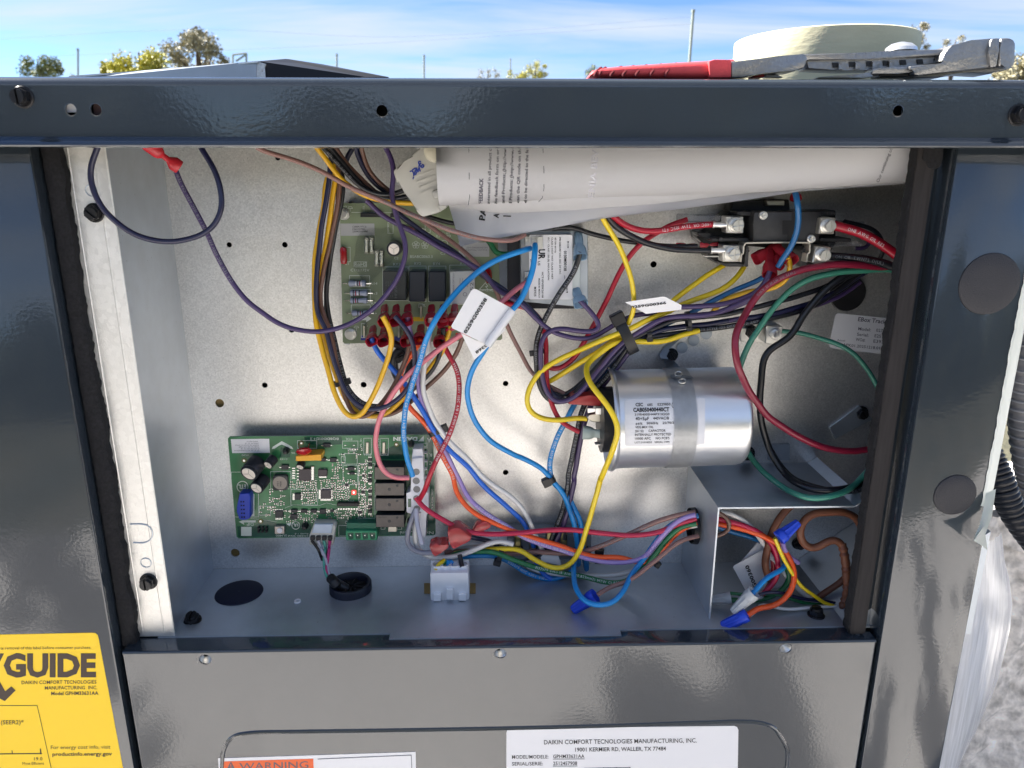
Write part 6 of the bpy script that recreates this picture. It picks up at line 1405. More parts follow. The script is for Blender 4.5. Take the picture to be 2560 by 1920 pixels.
bm = BM(); tube(bm, [P(*KJ(290, 645), WB - .043), P(*KJ(420, 570), WB - .042)], .0016, 10); mk('crimp', bm, zinc, cc)
# dark sleeves on the lower socket
for x, y0, y1, t in ((1312, 690, 790, 'deep blue boot left of the pair in the lower socket'), (1372, 700, 825, 'deep blue boot right of the pair in the lower socket')):
    bm = BM(); ext(bm, [KJ(*q) for q in ((x - 26, y0), (x + 26, y0), (x + 24, y1 - 10), (x + 8, y1 + 5), (x - 12, y1))], WB - .036, WB - .024, .002, 2); mk('terminal_boot', bm, wc['teal'], loc=P(*KJ(x, y1), WB - .03), label=t, cat='terminal boot', group='blue boots in the lower socket')

# ================================================================== cable ties
def tie(K, x, y, dx, dy, hw, hd, h, label, m=blackpl, head=1.0, wpx=8, hoff=1, depth=None):
    """band round a bundle that runs along (dx, dy) in the picture plane, head block on one side"""
    c = P(*K(x, y), WB - h / 1000); q = P(*K(x + dx, y + dy), WB - h / 1000); t = (q - c).normalized()
    n = V((0, -1, 0)); s = t.cross(n).normalized(); k = mpp(*K(x, y), c.y); a = hw * k; b = hd * k; w = wpx * k
    root = thing('cable_tie', label, 'cable tie', c, 'black cable ties round the wires')
    bm = BM(); rows = []
    for i in range(29):
        an = 2 * math.pi * i / 28; e = .8
        ca, sa = math.cos(an), math.sin(an); d = s * a * abs(ca) ** e * (1 if ca > 0 else -1) + n * b * abs(sa) ** e * (1 if sa > 0 else -1)
        dn = d.normalized() * .0009
        rows.append([c + d - t * w / 2, c + d + t * w / 2, c + d + dn + t * w / 2, c + d + dn - t * w / 2])
    R_ = [[bm.verts.new(p) for p in r] for r in rows[:-1]]
    for i in range(28):
        A, B = R_[i], R_[(i + 1) % 28]
        for j in range(4): bm.faces.new((A[j], A[(j + 1) % 4], B[(j + 1) % 4], B[j]))
    mk('band', bm, m, root)
    M = Matrix((s, t, n)).transposed(); bm = BM(); box(bm, c + s * hoff * (a + w * .25) + n * b * .35, (w * 1.35 * head, w * 1.5 * head, w * 1.1 * head), w * .12, M); mk('head', bm, m, root)
    return root
tie(KG, 325, 855, 20, 60, 70 / 3.3, 14, 42, 'black tie round the hanging bundle below the board', wpx=10, hoff=-1)
tie(KG, 860, 640, 30, 60, 42 / 3.3, 12, 36, 'black tie hidden under the lower terminal row', wpx=10)
tie(KG, 1135, 1255, 40, 75, 62 / 3.3, 12, 40, 'black tie holding the orange, violet and white wires', wpx=10, hoff=-1, head=1.3)
tie(KH, 1045, 300, 80, -40, 150 / 3.3, 30, 42, 'large black tie where the yellow wires meet the dark bundle', wpx=26, head=.9, hoff=-1)
tie(KH, 315, 430, 10, 60, 44 / 3.3, 10, 36, 'small black tie on the wires left of the yellow loop', wpx=9)
tie(KH, 1560, 165, 60, -10, 62 / 3.3, 16, 42, 'black tie on the right bundle under the second tag', wpx=9)
tie(KH, 1235, 285, 60, -8, 26 / 3.3, 8, 42, 'small black tie end lying at the edge of the right bundle', wpx=11)
tie(KJ, 735, 690, 60, 15, 56 / 2.95, 18, 32, 'black tie on the left of the lower bundle', wpx=12)
tie(KJ, 1462, 715, 60, 4, 44 / 2.95, 10, 40, 'black tie round the orange and violet wires', wpx=14, hoff=-1)
tie(KJ, 1112, 145, 30, 60, 26 / 2.95, 9, 30, 'small black tie joining the two sky blue wires', wpx=15)
tie(KJ, 1865, 745, 40, -50, 30 / 2.95, 10, 50, 'small black tie at the bend before the grommet', wpx=11)

# ================================================================== wire nuts
def nut(K, s, p0, p1, r0, r1, h, label, m):
    """ribbed cone, narrow end p0"""
    a, b = P(*K(*p0), WB - h / 1000), P(*K(*p1), WB - (h + 3) / 1000); L_ = (b - a).length; k = mpp(*K(*p1), b.y) / s; R0, R1 = r0 * k, r1 * k
    bm = BM(); lathe(bm, [(R0 * .55, -.0002), (R0 * .9, 0), (R0, L_ * .03), (R0 * 1.05, L_ * .1), (R0 + (R1 - R0) * .6, L_ * .68), (R1 * .93, L_ * .72), (R1, L_ * .8), (R1, L_), (R1 * .86, L_ * 1.0), (R1 * .7, L_ * .7)], a, b - a, 40, caps=False, mod=lambda i, kk: (1.07 if i % 5 < 2 else .93) if 1 < kk < 5 else 1)
    return mk('wire_nut', bm, m, loc=b, label=label, cat='wire nut', group='wire nuts')
nut(KI, 2.675, (792, 818), (660, 925), 26, 50, 78, 'blue wire nut near the brown cable coil', bluenut)
nut(KI, 2.675, (355, 1415), (495, 1285), 28, 48, 92, 'frosted white wire nut in front of the others', whitenut)
nut(KI, 2.675, (200, 1335), (340, 1322), 30, 42, 70, 'frosted white wire nut behind the upright', whitenut)
nut(KI, 2.675, (283, 1515), (450, 1440), 32, 42, 96, 'blue wire nut hanging over the front lip', bluenut)
nut(KI, 2.675, (440, 1345), (540, 1290), 24, 34, 72, 'small frosted wire nut tucked behind the white one', whitenut)
nut(KJ, 2.949, (1275, 1105), (1440, 1000), 34, 56, 76, 'blue wire nut lying below the lower bundle', bluenut)

# ================================================================== junction compartment wires
wire('white wire arching out of the grommet inside the compartment', 12.5, 'white', [(KI, [(240, 745, 60), (340, 762), (440, 815), (510, 890), (560, 965), (620, 1060), (700, 1170), (790, 1260), (900, 1350, 60)])])
wire('dark brown wire bent in a small loop at the upright', 11, 'brown', [(KI, [(240, 745, 70), (310, 785), (338, 845), (300, 892), (235, 912, 70)])])
wire('crimson wire curving down inside the compartment', 13, 'crimson', [(KI, [(230, 790, 62), (400, 830), (540, 890), (625, 980), (655, 1090), (640, 1200), (590, 1265), (550, 1300, 70)])])
wire('second crimson wire just below it in the compartment', 12, 'red', [(KI, [(230, 802, 56), (400, 850), (540, 915), (600, 1000), (630, 1100), (600, 1240), (560, 1290, 62)])])
wire('orange wire sweeping round to the front blue wire nut', 14, 'orange', [(KI, [(230, 822, 58), (400, 858), (550, 905), (680, 985), (752, 1100), (762, 1210), (715, 1315), (625, 1380), (520, 1392), (450, 1440, 94)])])
wire('blue wire from the grommet to behind the folded tag', 13, 'teal', [(KI, [(230, 840, 54), (330, 875), (430, 905), (540, 945, 50)])])
wire('sky blue wire curving into the white wire nut', 13, 'blue', [(KI, [(600, 960, 52), (680, 1000), (722, 1060), (700, 1125), (620, 1165), (545, 1220), (480, 1300, 92)])])
wire('yellow wire from the blue nut to the twisted brown sheath', 9.5, 'yellow', [(KI, [(635, 925, 78), (675, 1030), (745, 1145), (800, 1235), (900, 1312), (970, 1362), (1060, 1388, 76)])])
wire('violet wire end below the upper blue wire nut', 12.5, 'violet', [(KI, [(685, 950, 74), (700, 1010), (740, 1055), (790, 1088, 66)])])
wire('thin white wire from the sheath to the front blue nut', 8.5, 'white', [(KI, [(1060, 1380, 76), (900, 1386), (750, 1398), (640, 1392), (560, 1365), (520, 1375), (505, 1425), (470, 1442, 92)])])
wire('thin navy wire running to the brown sheath', 8.5, 'navy', [(KI, [(490, 1315, 80), (590, 1287), (700, 1288), (780, 1322), (900, 1340), (1060, 1360, 72)])])
wire('thin green wire running to the brown sheath', 8.5, 'green', [(KI, [(330, 1292, 66), (450, 1300), (640, 1300), (740, 1330), (850, 1362), (1050, 1366, 70)])])
wire('green wire hooking down beside the orange one', 13, 'green', [(KI, [(715, 1110, 60), (722, 1210), (650, 1295), (540, 1335), (340, 1338, 66)])])
wire('thick brown sheathed cable hanging in the compartment', 18, brownsheath, [(KI, [(760, 690, 60), (700, 745), (640, 830), (600, 930), (575, 1050), (572, 1140), (610, 1215, 64)])], cat='cable', name='cable')
wire('brown sheathed cable coiling to the gasket', 19, brownsheath, [(KI, [(1240, 960, 66), (1215, 860), (1170, 780), (1080, 745), (980, 752), (890, 755), (825, 805), (798, 880), (825, 960), (880, 1002), (945, 975), (1010, 925), (1075, 950), (1105, 1040), (1110, 1150), (1118, 1280), (1110, 1340, 76)])], cat='cable', name='cable')
wire('short brown cable lying on the sloped corner', 16, brownsheath, [(KI, [(900, 1340, 60), (1000, 1270), (1080, 1215), (1150, 1130), (1200, 1060, 66)])], cat='cable', name='cable')
rnd = random.Random(4)
bm = BM(); pth = path_of([(KI, [(1085, 960, 74), (1105, 1060, 78), (1112, 1180, 80), (1115, 1280, 82), (1100, 1350, 82), (1078, 1412, 80)])], 14); k_ = mpp(*KI(1110, 1200), .52) / 2.675
tube(bm, pth, lambda f: (26 + 5 * math.sin(f * 95) + 2 * math.sin(f * 170)) * k_ * (1 if f < .92 else 1 - (f - .92) * 8), 16)
mk('cable_sheath', bm, brownsheath, loc=pth[-1], label='brown cable sheath twisted round and cut at its end', cat='cable')

# ================================================================== paper tags on the wires
def planar(A, B, C_, off=.0003):
    n = (B - A).cross(C_ - A).normalized()
    if n.dot(CAM - A) < 0: n = -n
    def f(px, py):
        d = ray(px, py); o = A + n * off; return CAM + d * ((o - CAM).dot(n) / d.dot(n))
    return f
TAGP = {}
def tag_sheet(name, pts, label, cat='tag', m=paper, t=.0003, group='part number tags'):
    bm = BM(); A = [P(*K(x, y), WB - h / 1000) for K, x, y, h in pts]; n_ = len(A)
    pf = planar(A[0], A[n_ // 3], A[2 * n_ // 3 + (n_ == 5)], 0); A = [pf(*K(x, y)) for K, x, y, h in pts]; TAGP[name + label] = (A[0], A[n_ // 3], A[2 * n_ // 3 + (n_ == 5)])
    prism(bm, A, [a + V((0, t, 0)) for a in A])
    return mk(name, bm, m, loc=A[0], label=label, cat=cat, group=group, smooth=0)
hq = 86
T1 = [(KG, 1440, 75, hq), (KG, 1750, 232, hq - 8), (KG, 1772, 262, hq - 8), (KG, 1568, 545, hq - 4), (KG, 1262, 400, hq), (KG, 1255, 380, hq)]
tg = tag_sheet('paper_tag', [T1[0], (KG, 1465, 78, hq), T1[1], T1[2], T1[3], T1[4], T1[5], (KG, 1420, 90, hq)], 'large white paper tag printed 0259G00358 wrapped round the blue wire', m=gloss_label)
A = [P(*K(x, y), WB - h / 1000) for K, x, y, h in (T1[0], T1[2], T1[4])]
I = Ink(surf=planar(*A)); I.text('0259G00358', KG(1378, 448), 27 / 3.318, 58.5, width=338 / 3.318, bold=.035).build('lettering', ink, tg)
t2 = tag_sheet('paper_tag', [(KG, 1335, 440, hq - 6), (KG, 1560, 545, hq - 9), (KG, 1700, 390, hq - 12), (KG, 1702, 420, hq - 12), (KG, 1448, 662, hq - 12)], 'folded tail of the white tag reading 0368 upside down', m=gloss_label)
I = Ink(surf=planar(*list(TAGP.values())[-1], .0004)); I.text('0368', KG(1548, 528), 22 / 3.318, 215, width=118 / 3.318, bold=.03).build('lettering', ink, t2)
bm = BM(); tube(bm, [P(*KG(1765, 250), WB - .080), P(*KG(1555, 545), WB - .082)], .0028, 14); mk('tag_fold', bm, gloss_label, tg)
t3 = tag_sheet('paper_tag', [(KD, 40, 1345, 56), (KD, 360, 1298, 56), (KD, 385, 1306, 56), (KD, 510, 1370, 52), (KD, 508, 1408, 52), (KD, 215, 1442, 54)], 'creased white tag printed 0259G00366 on the yellow wires')
I = Ink(surf=planar(*list(TAGP.values())[-1], .0004)); I.text('0259G00366', KD(92, 1398), 19 / 3.318, 7.5, width=295 / 3.318, bold=.035).build('lettering', ink, t3)
t4 = tag_sheet('paper_tag', [(KI, 355, 1120, 50), (KI, 362, 1106, 50), (KI, 560, 1000, 50), (KI, 640, 1010, 50), (KI, 720, 1160, 50), (KI, 705, 1225, 50), (KI, 650, 1255, 50), (KI, 440, 1278, 50)], 'white tag printed 9G00360 among the wire nuts')
I = Ink(surf=planar(*list(TAGP.values())[-1], .0004)); I.text('0259G00360', KI(555, 1345), 24 / 2.675, 112, width=262 / 2.675, bold=.03)
I.v and I.build('lettering', ink, t4)
tag_sheet('paper_tag', [(KI, 400, 1088, 46), (KI, 535, 935, 46), (KI, 575, 985, 46), (KI, 470, 1060, 46)], 'folded upper corner of the tag behind the brown cable')

# ================================================================== rolled papers and nylon plug at the top
def surf_mesh(rows, name, m, thick=.0002, **k):
    bm = BM(); R_ = [[bm.verts.new(p) for p in r] for r in rows]
    for a, b in zip(R_, R_[1:]):
        for i in range(len(a) - 1): bm.faces.new((a[i], a[i + 1], b[i + 1], b[i]))
    if thick: bmesh.ops.solidify(bm, geom=list(bm.faces), thickness=thick)
    return mk(name, bm, m, smooth=80, **k)
pr = thing('rolled_papers', 'rolled white instruction papers stuffed under the top rail', 'papers', P(1650, 500, WB - .08))
YR = WB - .070; rr = .026                     # roll centre and radius
def roll_rows(xa, xb, bot, r, yc, a0, a1, n=22, m=26):
    rows = []
    for i in range(n + 1):
        px = xa + (xb - xa) * i / n; pb = bot(px)
        # centre so that the lower outline falls on the pixel line bot(px)
        c = P(px, pb, yc); d = ray(px, pb); d2 = V((0, d.y, d.z)).normalized(); up_ = V((0, -d2.z, d2.y))
        c0 = c + up_ * r
        rows.append([V((c.x, c0.y + r * math.cos(R(a_)), c0.z + r * math.sin(R(a_)))) for a_ in [a0 + (a1 - a0) * k / m for k in range(m + 1)]])
    return rows
botA = lambda x: 514 + (x - 1115) * (480 - 514) / (1911 - 1115) if x < 1911 else 480 + (x - 1911) * (452 - 480) / (2290 - 1911)
ra_ = roll_rows(1100, 2292, botA, .026, YR, 95, 420)
for p in ra_[0]: p.x += .000
o = surf_mesh(ra_, 'paper_roll', paper, .0002); o.parent = pr; o.location = V((0, 0, 0)); o.data.transform(Matrix.Translation(WL[o.name] - WL[pr.name]))
def make_bvh(rows):
    v = [p for r in rows for p in r]; n = len(rows[0]); f = []
    for i in range(len(rows) - 1):
        for j in range(n - 1): f.append((i * n + j, i * n + j + 1, (i + 1) * n + j + 1, (i + 1) * n + j))
    return BVHTree.FromPolygons(v, f)
bv = make_bvh(ra_)
def on_roll(px, py):
    d = ray(px, py).normalized(); h = bv.ray_cast(CAM, d)
    return (h[0] - d * .0006) if h[0] is not None else P(px, py, YR - .027)
# middle sheet showing below the roll
botB = lambda x: 530 if x < 1110 else (516 + (x - 1155) * .32 if x < 1225 else (538 - (x - 1225) * .009 if x < 1500 else 535.5 - (x - 1500) * .125))
rb2 = roll_rows(1150, 2200, lambda x: min(botB(x), 536 - max(0, x - 1450) * .095), .030, YR + .015, 180, 330)
o = surf_mesh(rb2, 'paper_sheet', paper, .0003); o.parent = pr; o.location = V((0, 0, 0)); o.data.transform(Matrix.Translation(WL[o.name] - WL[pr.name]))
# loose flap behind
fl = [((1118, 500), (1151, 616)), ((1200, 505), (1205, 603)), ((1300, 505), (1292, 586)), ((1400, 500), (1400, 566)), ((1500, 490), (1500, 548)), ((1600, 480), (1600, 535)), ((1700, 470), (1700, 523)), ((1850, 460), (1850, 502)), ((2000, 450), (2000, 478)), ((2200, 430), (2200, 464)), ((2288, 420), (2283, 458))]
rows = []
for i, (a, b) in enumerate(fl):
    y0 = WB - .062; y1 = WB - .070 + .010 * math.sin(i * .9) * .3
    A, B = P(*a, y0), P(*b, y1); rows.append([A.lerp(B, t) + V((0, .0025 * math.sin(t * 3.1 + i), 0)) for t in [k / 8 for k in range(9)]])
o = surf_mesh(rows, 'paper_sheet', paper, .0003); o.parent = pr; o.location = V((0, 0, 0)); o.data.transform(Matrix.Translation(WL[o.name] - WL[pr.name]))
bf = make_bvh(rows)
def on_flap(px, py):
    d = ray(px, py).normalized(); h = bf.ray_cast(CAM, d); return (h[0] - d * .0012) if h[0] is not None else P(px, py, WB - .071)
I = Ink(surf=on_roll)
def rl(t, x, y, h, w, bold=.014): I.text(t, KC(x, y), h / 3.318, 88, width=w / 3.318, bold=bold)
rl('FEEDBACK', 517, 528, 30, 210, .03); rl('interested in all product c', 578, 530, 24, 455); rl('he feedback form on or', 640, 527, 24, 450); rl('and Products: (http://ww', 700, 525, 24, 450); rl('l Products: (http://www.', 762, 523, 24, 440); rl('can the QR code on th', 822, 522, 24, 442); rl('d to be directed to the fe', 885, 520, 24, 440)
I.line([KC(x, y) for x, y in ((405, 75), (408, 300), (412, 470), (400, 538))], 1.3).line([KC(x, y) for x, y in ((1020, 75), (1028, 250), (1028, 400), (1015, 480), (985, 512))], 1.3)
I.line([KC(713, 75), KC(712, 280)], .9).line([KC(770, 75), KC(778, 320)], .9)
I.text('Our continuing co', KE(350, 272), 19 / 2.552, 68, width=235 / 2.552)
I.build('lettering', inkg, pr)
I = Ink(surf=on_roll); I.text('ENIA BEV', KC(1445, 480), 50 / 3.318, 85, width=400 / 3.318, bold=.02).build('show_through', inkfaint, pr)
I = Ink(surf=on_flap); I.text('PA', KC(535, 670), 46 / 3.318, 80, width=105 / 3.318, bold=.035).text('A', KC(650, 650), 42 / 3.318, 80, width=40 / 3.318, bold=.035).line([KC(695, 630), KC(750, 632)], 3).build('lettering', ink, pr)

# nylon plug with a handwritten mark
npg = thing('nylon_plug', 'milky nylon plug with a blue handwritten mark, left of the papers', 'plug', P(1060, 530, WB - .05))
def NP(name, pts, h, h0, m=nylon, b=.002):
    bm = BM(); ext(bm, [KB(*p) for p in pts], WB - h / 1000, WB - h0 / 1000, b, 2); return mk(name, bm, m, npg)
body = NP('plug_body', [(1102, 255), (1130, 228), (1215, 190), (1262, 120), (1330, 60), (1500, 50), (1520, 300), (1520, 520), (1555, 555), (1480, 605), (1350, 640), (1300, 600), (1270, 500), (1210, 420), (1130, 350)], 66, 40)
NP('plug_lug', [(1350, 60), (1480, 60), (1475, 170), (1440, 192), (1370, 150)], 72, 60, mat('cream nylon', (.68, .64, .50, 1), .35))
NP('plug_lug', [(1420, 420), (1500, 400), (1515, 470), (1440, 500)], 70, 60); NP('plug_lug', [(1480, 500), (1560, 540), (1520, 590), (1470, 570)], 70, 60)
for y in (300, 345, 390, 435): NP('plug_rib', [(1270 + (y - 300) * .5, y), (1440 + (y - 300) * .2, y - 60), (1442 + (y - 300) * .2, y - 52), (1272 + (y - 300) * .5, y + 8)], 66.6, 64, b=0)
for pts in ([(1242, 262), (1262, 258), (1275, 285), (1270, 325)], [(1300, 235), (1285, 265), (1270, 325)], [(1262, 250), (1290, 235), (1300, 262), (1288, 290)], [(1296, 230), (1310, 265), (1318, 235), (1330, 262)], [(1330, 262), (1318, 215), (1335, 190)], [(1335, 180), (1318, 178), (1316, 195), (1345, 228), (1358, 215), (1350, 205), (1338, 215)]):
    bm = BM(); tube(bm, spline([P(*KB(*p), WB - .0662) for p in pts], 5), .0005, 6, flat=1); mk('ink_stroke', bm, blueink, npg)

# ================================================================== things lying on top
ZR = ZT + .0006
# masking tape roll
tc_ = P(2061, 100, .60); tcx = tc_.x; ro = (P(2277, 100, .60).x - P(1848, 100, .60).x) / 2 * 1.0
hgt = P(2061, 57, .60 - ro).z - ZR
bm = BM()
lathe(bm, [(ro * .72, 0), (ro * .72, hgt), (ro * .735, hgt), (ro * .74, hgt * .995), (ro * .985, hgt * .995), (ro, hgt * .98), (ro, hgt * .02), (ro * .985, 0)], V((tcx, .60, ZR)), (0, 0, 1), 96, caps=False)
mk('tape_roll', bm, tape_m, loc=(tcx, .60, ZR), label='cream masking tape roll standing flat on the cabinet top', cat='tape', smooth=50)
# pliers seen from the side
pl = thing('pliers', 'groove joint pliers with red grip and grey steel jaws lying on the cabinet top', 'pliers', P(1900, 190, .49))
def PL(name, pts, y0, y1, m, b=.0012, seg=2, parent=None, K=KT):
    bm = BM(); ext(bm, [K(*p) for p in pts], y0, y1, b, seg); return mk(name, bm, m, parent or pl)
KTop = crop(850, 0, 2.458)
Yq = .478
bm = BM()
rows = []
gp = [(1525, 470, 470), (1545, 440, 478), (1600, 424, 480), (1700, 414, 482), (1800, 406, 484), (1900, 400, 486), (2000, 392, 488), (2100, 386, 490), (2212, 380, 492), (2330, 372, 494), (2400, 368, 494), (2406, 385, 494)]
G_ = []
for i, (x, yt, yb) in enumerate(gp):
    a, b = P(*KTop(x, yt), Yq + .006), P(*KTop(x, yb + 8), Yq + .006); b.z = max(b.z, ZR); c = (a + b) / 2; hz = (a.z - b.z) / 2
    G_.append([V((c.x, c.y + math.cos(t * math.pi / 8) * .010, c.z + (abs(math.sin(t * math.pi / 8)) ** .7) * (1 if math.sin(t * math.pi / 8) > 0 else -1) * hz)) for t in range(16)])
RR = [[bm.verts.new(p) for p in r] for r in G_]
for a, b in zip(RR, RR[1:]):
    for i in range(16): bm.faces.new((a[i], a[(i + 1) % 16], b[(i + 1) % 16], b[i]))
bm.faces.new(RR[0]); bm.faces.new(RR[-1]); bmesh.ops.subdivide_edges(bm, edges=[e for e in bm.edges if False], cuts=1)
grip = mk('grip', bm, redgrip, pl, smooth=60)
dk = mat('dark red groove', (.16, .01, .015, 1), .7)
for x in (1562, 1590, 1660, 1735, 1815, 1905, 1998):     # finger grooves
    pts = []
    for k in range(7):
        t = k / 6; xx = x + 70 * (t ** 1.8) * (1 if x > 1600 else .6); yb = 470; yt = 400 - (x - 1700) * .06
        pts.append(P(*KTop(xx, yb + (yt + 10 - yb) * t), Yq - .0043 + .007 * t ** 3))
    bm = BM(); tube(bm, spline(pts, 3), .0009, 6); mk('grip_groove', bm, dk, grip)
PL('grip_collar', [(-80, 328), (-40, 316), (78, 318), (84, 330), (82, 446), (-75, 446)], Yq - .006, Yq + .018, redgrip, .0015)
PL('handle', [(84, 328), (300, 320), (430, 290), (600, 276), (622, 276), (640, 310), (610, 380), (560, 392), (380, 410), (330, 415), (250, 428), (180, 448), (84, 448)], Yq - .005, Yq + .017, caststeel, .0016)
PL('shank', [(600, 277), (1000, 266), (1300, 250), (1640, 240), (1650, 262), (1625, 290), (1300, 302), (1000, 315), (640, 322), (610, 300)], Yq - .004, Yq + .016, caststeel, .001)
o = PL('rack', [(625, 322), (1000, 315), (1625, 290), (1620, 340), (1480, 345), (1450, 372), (1400, 378), (1200, 385), (1080, 392), (900, 396), (640, 386)], Yq - .001, Yq + .014, caststeel, .0006, 1)
for k in range(7):
    x = 818 + k * 123; y = 340 - k * 5; bm = BM(); ext(bm, [KT(x, y), KT(x + 42, y - 2), KT(x + 48, y + 34), KT(x + 4, y + 36)], Yq - .0016, Yq - .0008); mk('rack_gap', bm, blackpl, o)
    if k < 4: bm = BM(); ext(bm, [KT(x + 45, y + 5), KT(x + 58, y + 4), KT(x + 85, y + 48), KT(x + 40, y + 52), KT(x + 48, y + 34)], Yq - .0032, Yq - .0008, .0002); mk('rack_tooth', bm, caststeel, o)
PL('jaw_arm', [(1385, 365), (1600, 345), (1730, 320), (1610, 330), (1640, 265), (1690, 210), (1830, 175), (1980, 162), (1985, 175), (1960, 260), (1975, 375), (1700, 400), (1450, 432), (1415, 425), (1415, 398), (1385, 390)], Yq - .010, Yq + .012, caststeel, .0018)
PL('jaw', [(1985, 162), (2040, 160), (2030, 250), (2015, 368), (1968, 374), (1955, 260), (1972, 180)], Yq - .012, Yq + .014, caststeel, .0015)
PL('jaw_tip', [(2045, 160), (2110, 157), (2140, 170), (2155, 200), (2150, 340), (2132, 375), (2098, 368), (2025, 368), (2035, 250)], Yq - .011, Yq + .013, caststeel, .002)
PL('lower_jaw', [(1368, 436), (1600, 418), (1800, 398), (2100, 370), (2135, 372), (2080, 395), (2000, 402), (1980, 420), (1800, 410), (1640, 425), (1620, 445), (1370, 448)], Yq - .002, Yq + .016, caststeel, .0008)
PL('adjuster', [(1110, 380), (1165, 378), (1280, 370), (1390, 368), (1420, 400), (1410, 412), (1290, 420), (1110, 424)], Yq - .007, Yq + .004, caststeel, .0015)
PL('adjuster_block', [(1165, 410), (1400, 405), (1420, 430), (1360, 444), (1160, 444)], Yq - .004, Yq + .008, darkpl, .001)
PL('lower_arm', [(720, 444), (1030, 418), (1100, 408), (1115, 440), (1050, 449), (720, 449)], Yq - .006, Yq + .004, caststeel, .001)
PL('lower_grip', [(330, 418), (400, 415), (470, 447), (330, 447)], Yq + .004, Yq + .012, caststeel, .001); PL('lower_grip', [(250, 430), (322, 415), (325, 447), (240, 447)], Yq + .003, Yq + .014, redgrip, .001)
bm = BM(); p = P(*KT(1317, 245), Yq + .006); p.z -= .001; lathe(bm, [(vlen(38, *KT(1317, 245), p.y), 0), (vlen(36, *KT(1317, 245), p.y), .002), (vlen(24, *KT(1317, 245), p.y), .0042), (vlen(8, *KT(1317, 245), p.y), .0052), (.0001, .0053)], p, (0, 0, 1), 30); mk('pivot_rivet', bm, zinc, pl)
# bent cover plate lying on the cabinet top
sp = thing('sheet_metal_cover', 'bent bare metal cover lying on the cabinet top at the left', 'cover', P(600, 190, .60))
Ys = .60
bm = BM(); A = [P(x, y, Y) for x, y, Y in ((180, 189, Ys - .02), (300, 181, Ys - .01), (450, 170, Ys), (642, 153, Ys), (640, 196, Ys), (170, 200, Ys - .02))]
prism(bm, A, [a + V((0, .0012, 0)) for a in A]); mk('side', bm, galv2, sp, smooth=0)
bm = BM(); A = [P(x, y, Y) for x, y, Y in ((172, 190, Ys - .022), (300, 180.5, Ys - .012), (450, 169, Ys - .002), (645, 152, Ys - .002))]; B = [a + V((0, .014, .0008)) for a in A]
for k in range(3): prism(bm, [A[k], A[k + 1], A[k + 1] + V((0, 0, -.0011)), A[k] + V((0, 0, -.0011))], [B[k], B[k + 1], B[k + 1] + V((0, 0, -.0011)), B[k] + V((0, 0, -.0011))])
mk('top_flange', bm, zinc, sp, smooth=0)
bm = BM(); A = [P(x, y, Y) for x, y, Y in ((641, 153, Ys + .001), (665, 160, Ys + .002), (662, 170, Ys + .002), (664, 196, Ys + .002), (641, 196, Ys + .001))]; prism(bm, A, [a + V((0, .001, 0)) for a in A]); mk('torn_corner', bm, galv, sp, smooth=0)
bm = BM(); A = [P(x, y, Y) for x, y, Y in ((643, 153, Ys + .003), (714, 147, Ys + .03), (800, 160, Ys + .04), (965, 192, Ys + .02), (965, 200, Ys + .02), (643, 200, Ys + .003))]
prism(bm, A, [a + V((0.002, .0012, 0)) for a in A]); mk('end_flap', bm, mat('shaded black underside', (.010, .012, .018, 1), .5), sp, smooth=0, label='dark end flap of the cover')
bm = BM(); p = P(802, 173, Ys + .036); lathe(bm, [(.0001, -.0006), (.0016, -.0004), (.0022, 0)], p, (0, 1, 0), 14); mk('flap_hole', bm, zinc, sp)

# ================================================================== right of the cabinet
def hose(pts, r, ridge, pitch, m, label, name, n=28, crease=None):
    path = spline(pts, 40); L_ = [0]
    for a, b in zip(path, path[1:]): L_.append(L_[-1] + (b - a).length)
    tot = L_[-1]; bm = BM()
    tube(bm, path, lambda f: r + ridge * (math.sin(2 * math.pi * f * tot / pitch) if crease is None else (abs(math.sin(math.pi * f * tot / pitch)) ** .35)), n)
    o = mk(name, bm, m, label=label, cat='hose'); return o, path, tot
greyhose = mat('grey vinyl', (.34, .33, .34, 1), .45, coat=.15)
o, path, tot = hose([P(2640, 500, .62), P(2625, 700, .62), P(2588, 880, .60), P(2576, 1000, .60), P(2582, 1110, .60), P(2602, 1220, .60), P(2635, 1340, .60)], .0165, .0006, .0085, greyhose, 'grey flexible hose with pale rings beside the cabinet', 'flexible_hose')
acc = 0; nxt = .0
pale = mat('pale vinyl ring', (.60, .59, .60, 1), .4)
for a, b in zip(path, path[1:]):
    acc += (b - a).length
    if acc > nxt:
        bm = BM(); d = (b - a).normalized(); lathe(bm, [(.0168, -.0009), (.0177, -.0004), (.0177, .0004), (.0168, .0009)], b, d, 28, caps=False); mk('hose_ring', bm, pale, o); nxt += .0085
hose([P(2470, 1130, .56), P(2500, 1200, .55), P(2530, 1275, .545), P(2590, 1360, .54), P(2660, 1440, .54)], .0085, .0022, .0052, mat('black corrugated plastic', (.014, .015, .020, 1), .30), 'black corrugated hose coming from behind the cabinet edge', 'corrugated_hose', crease=1)
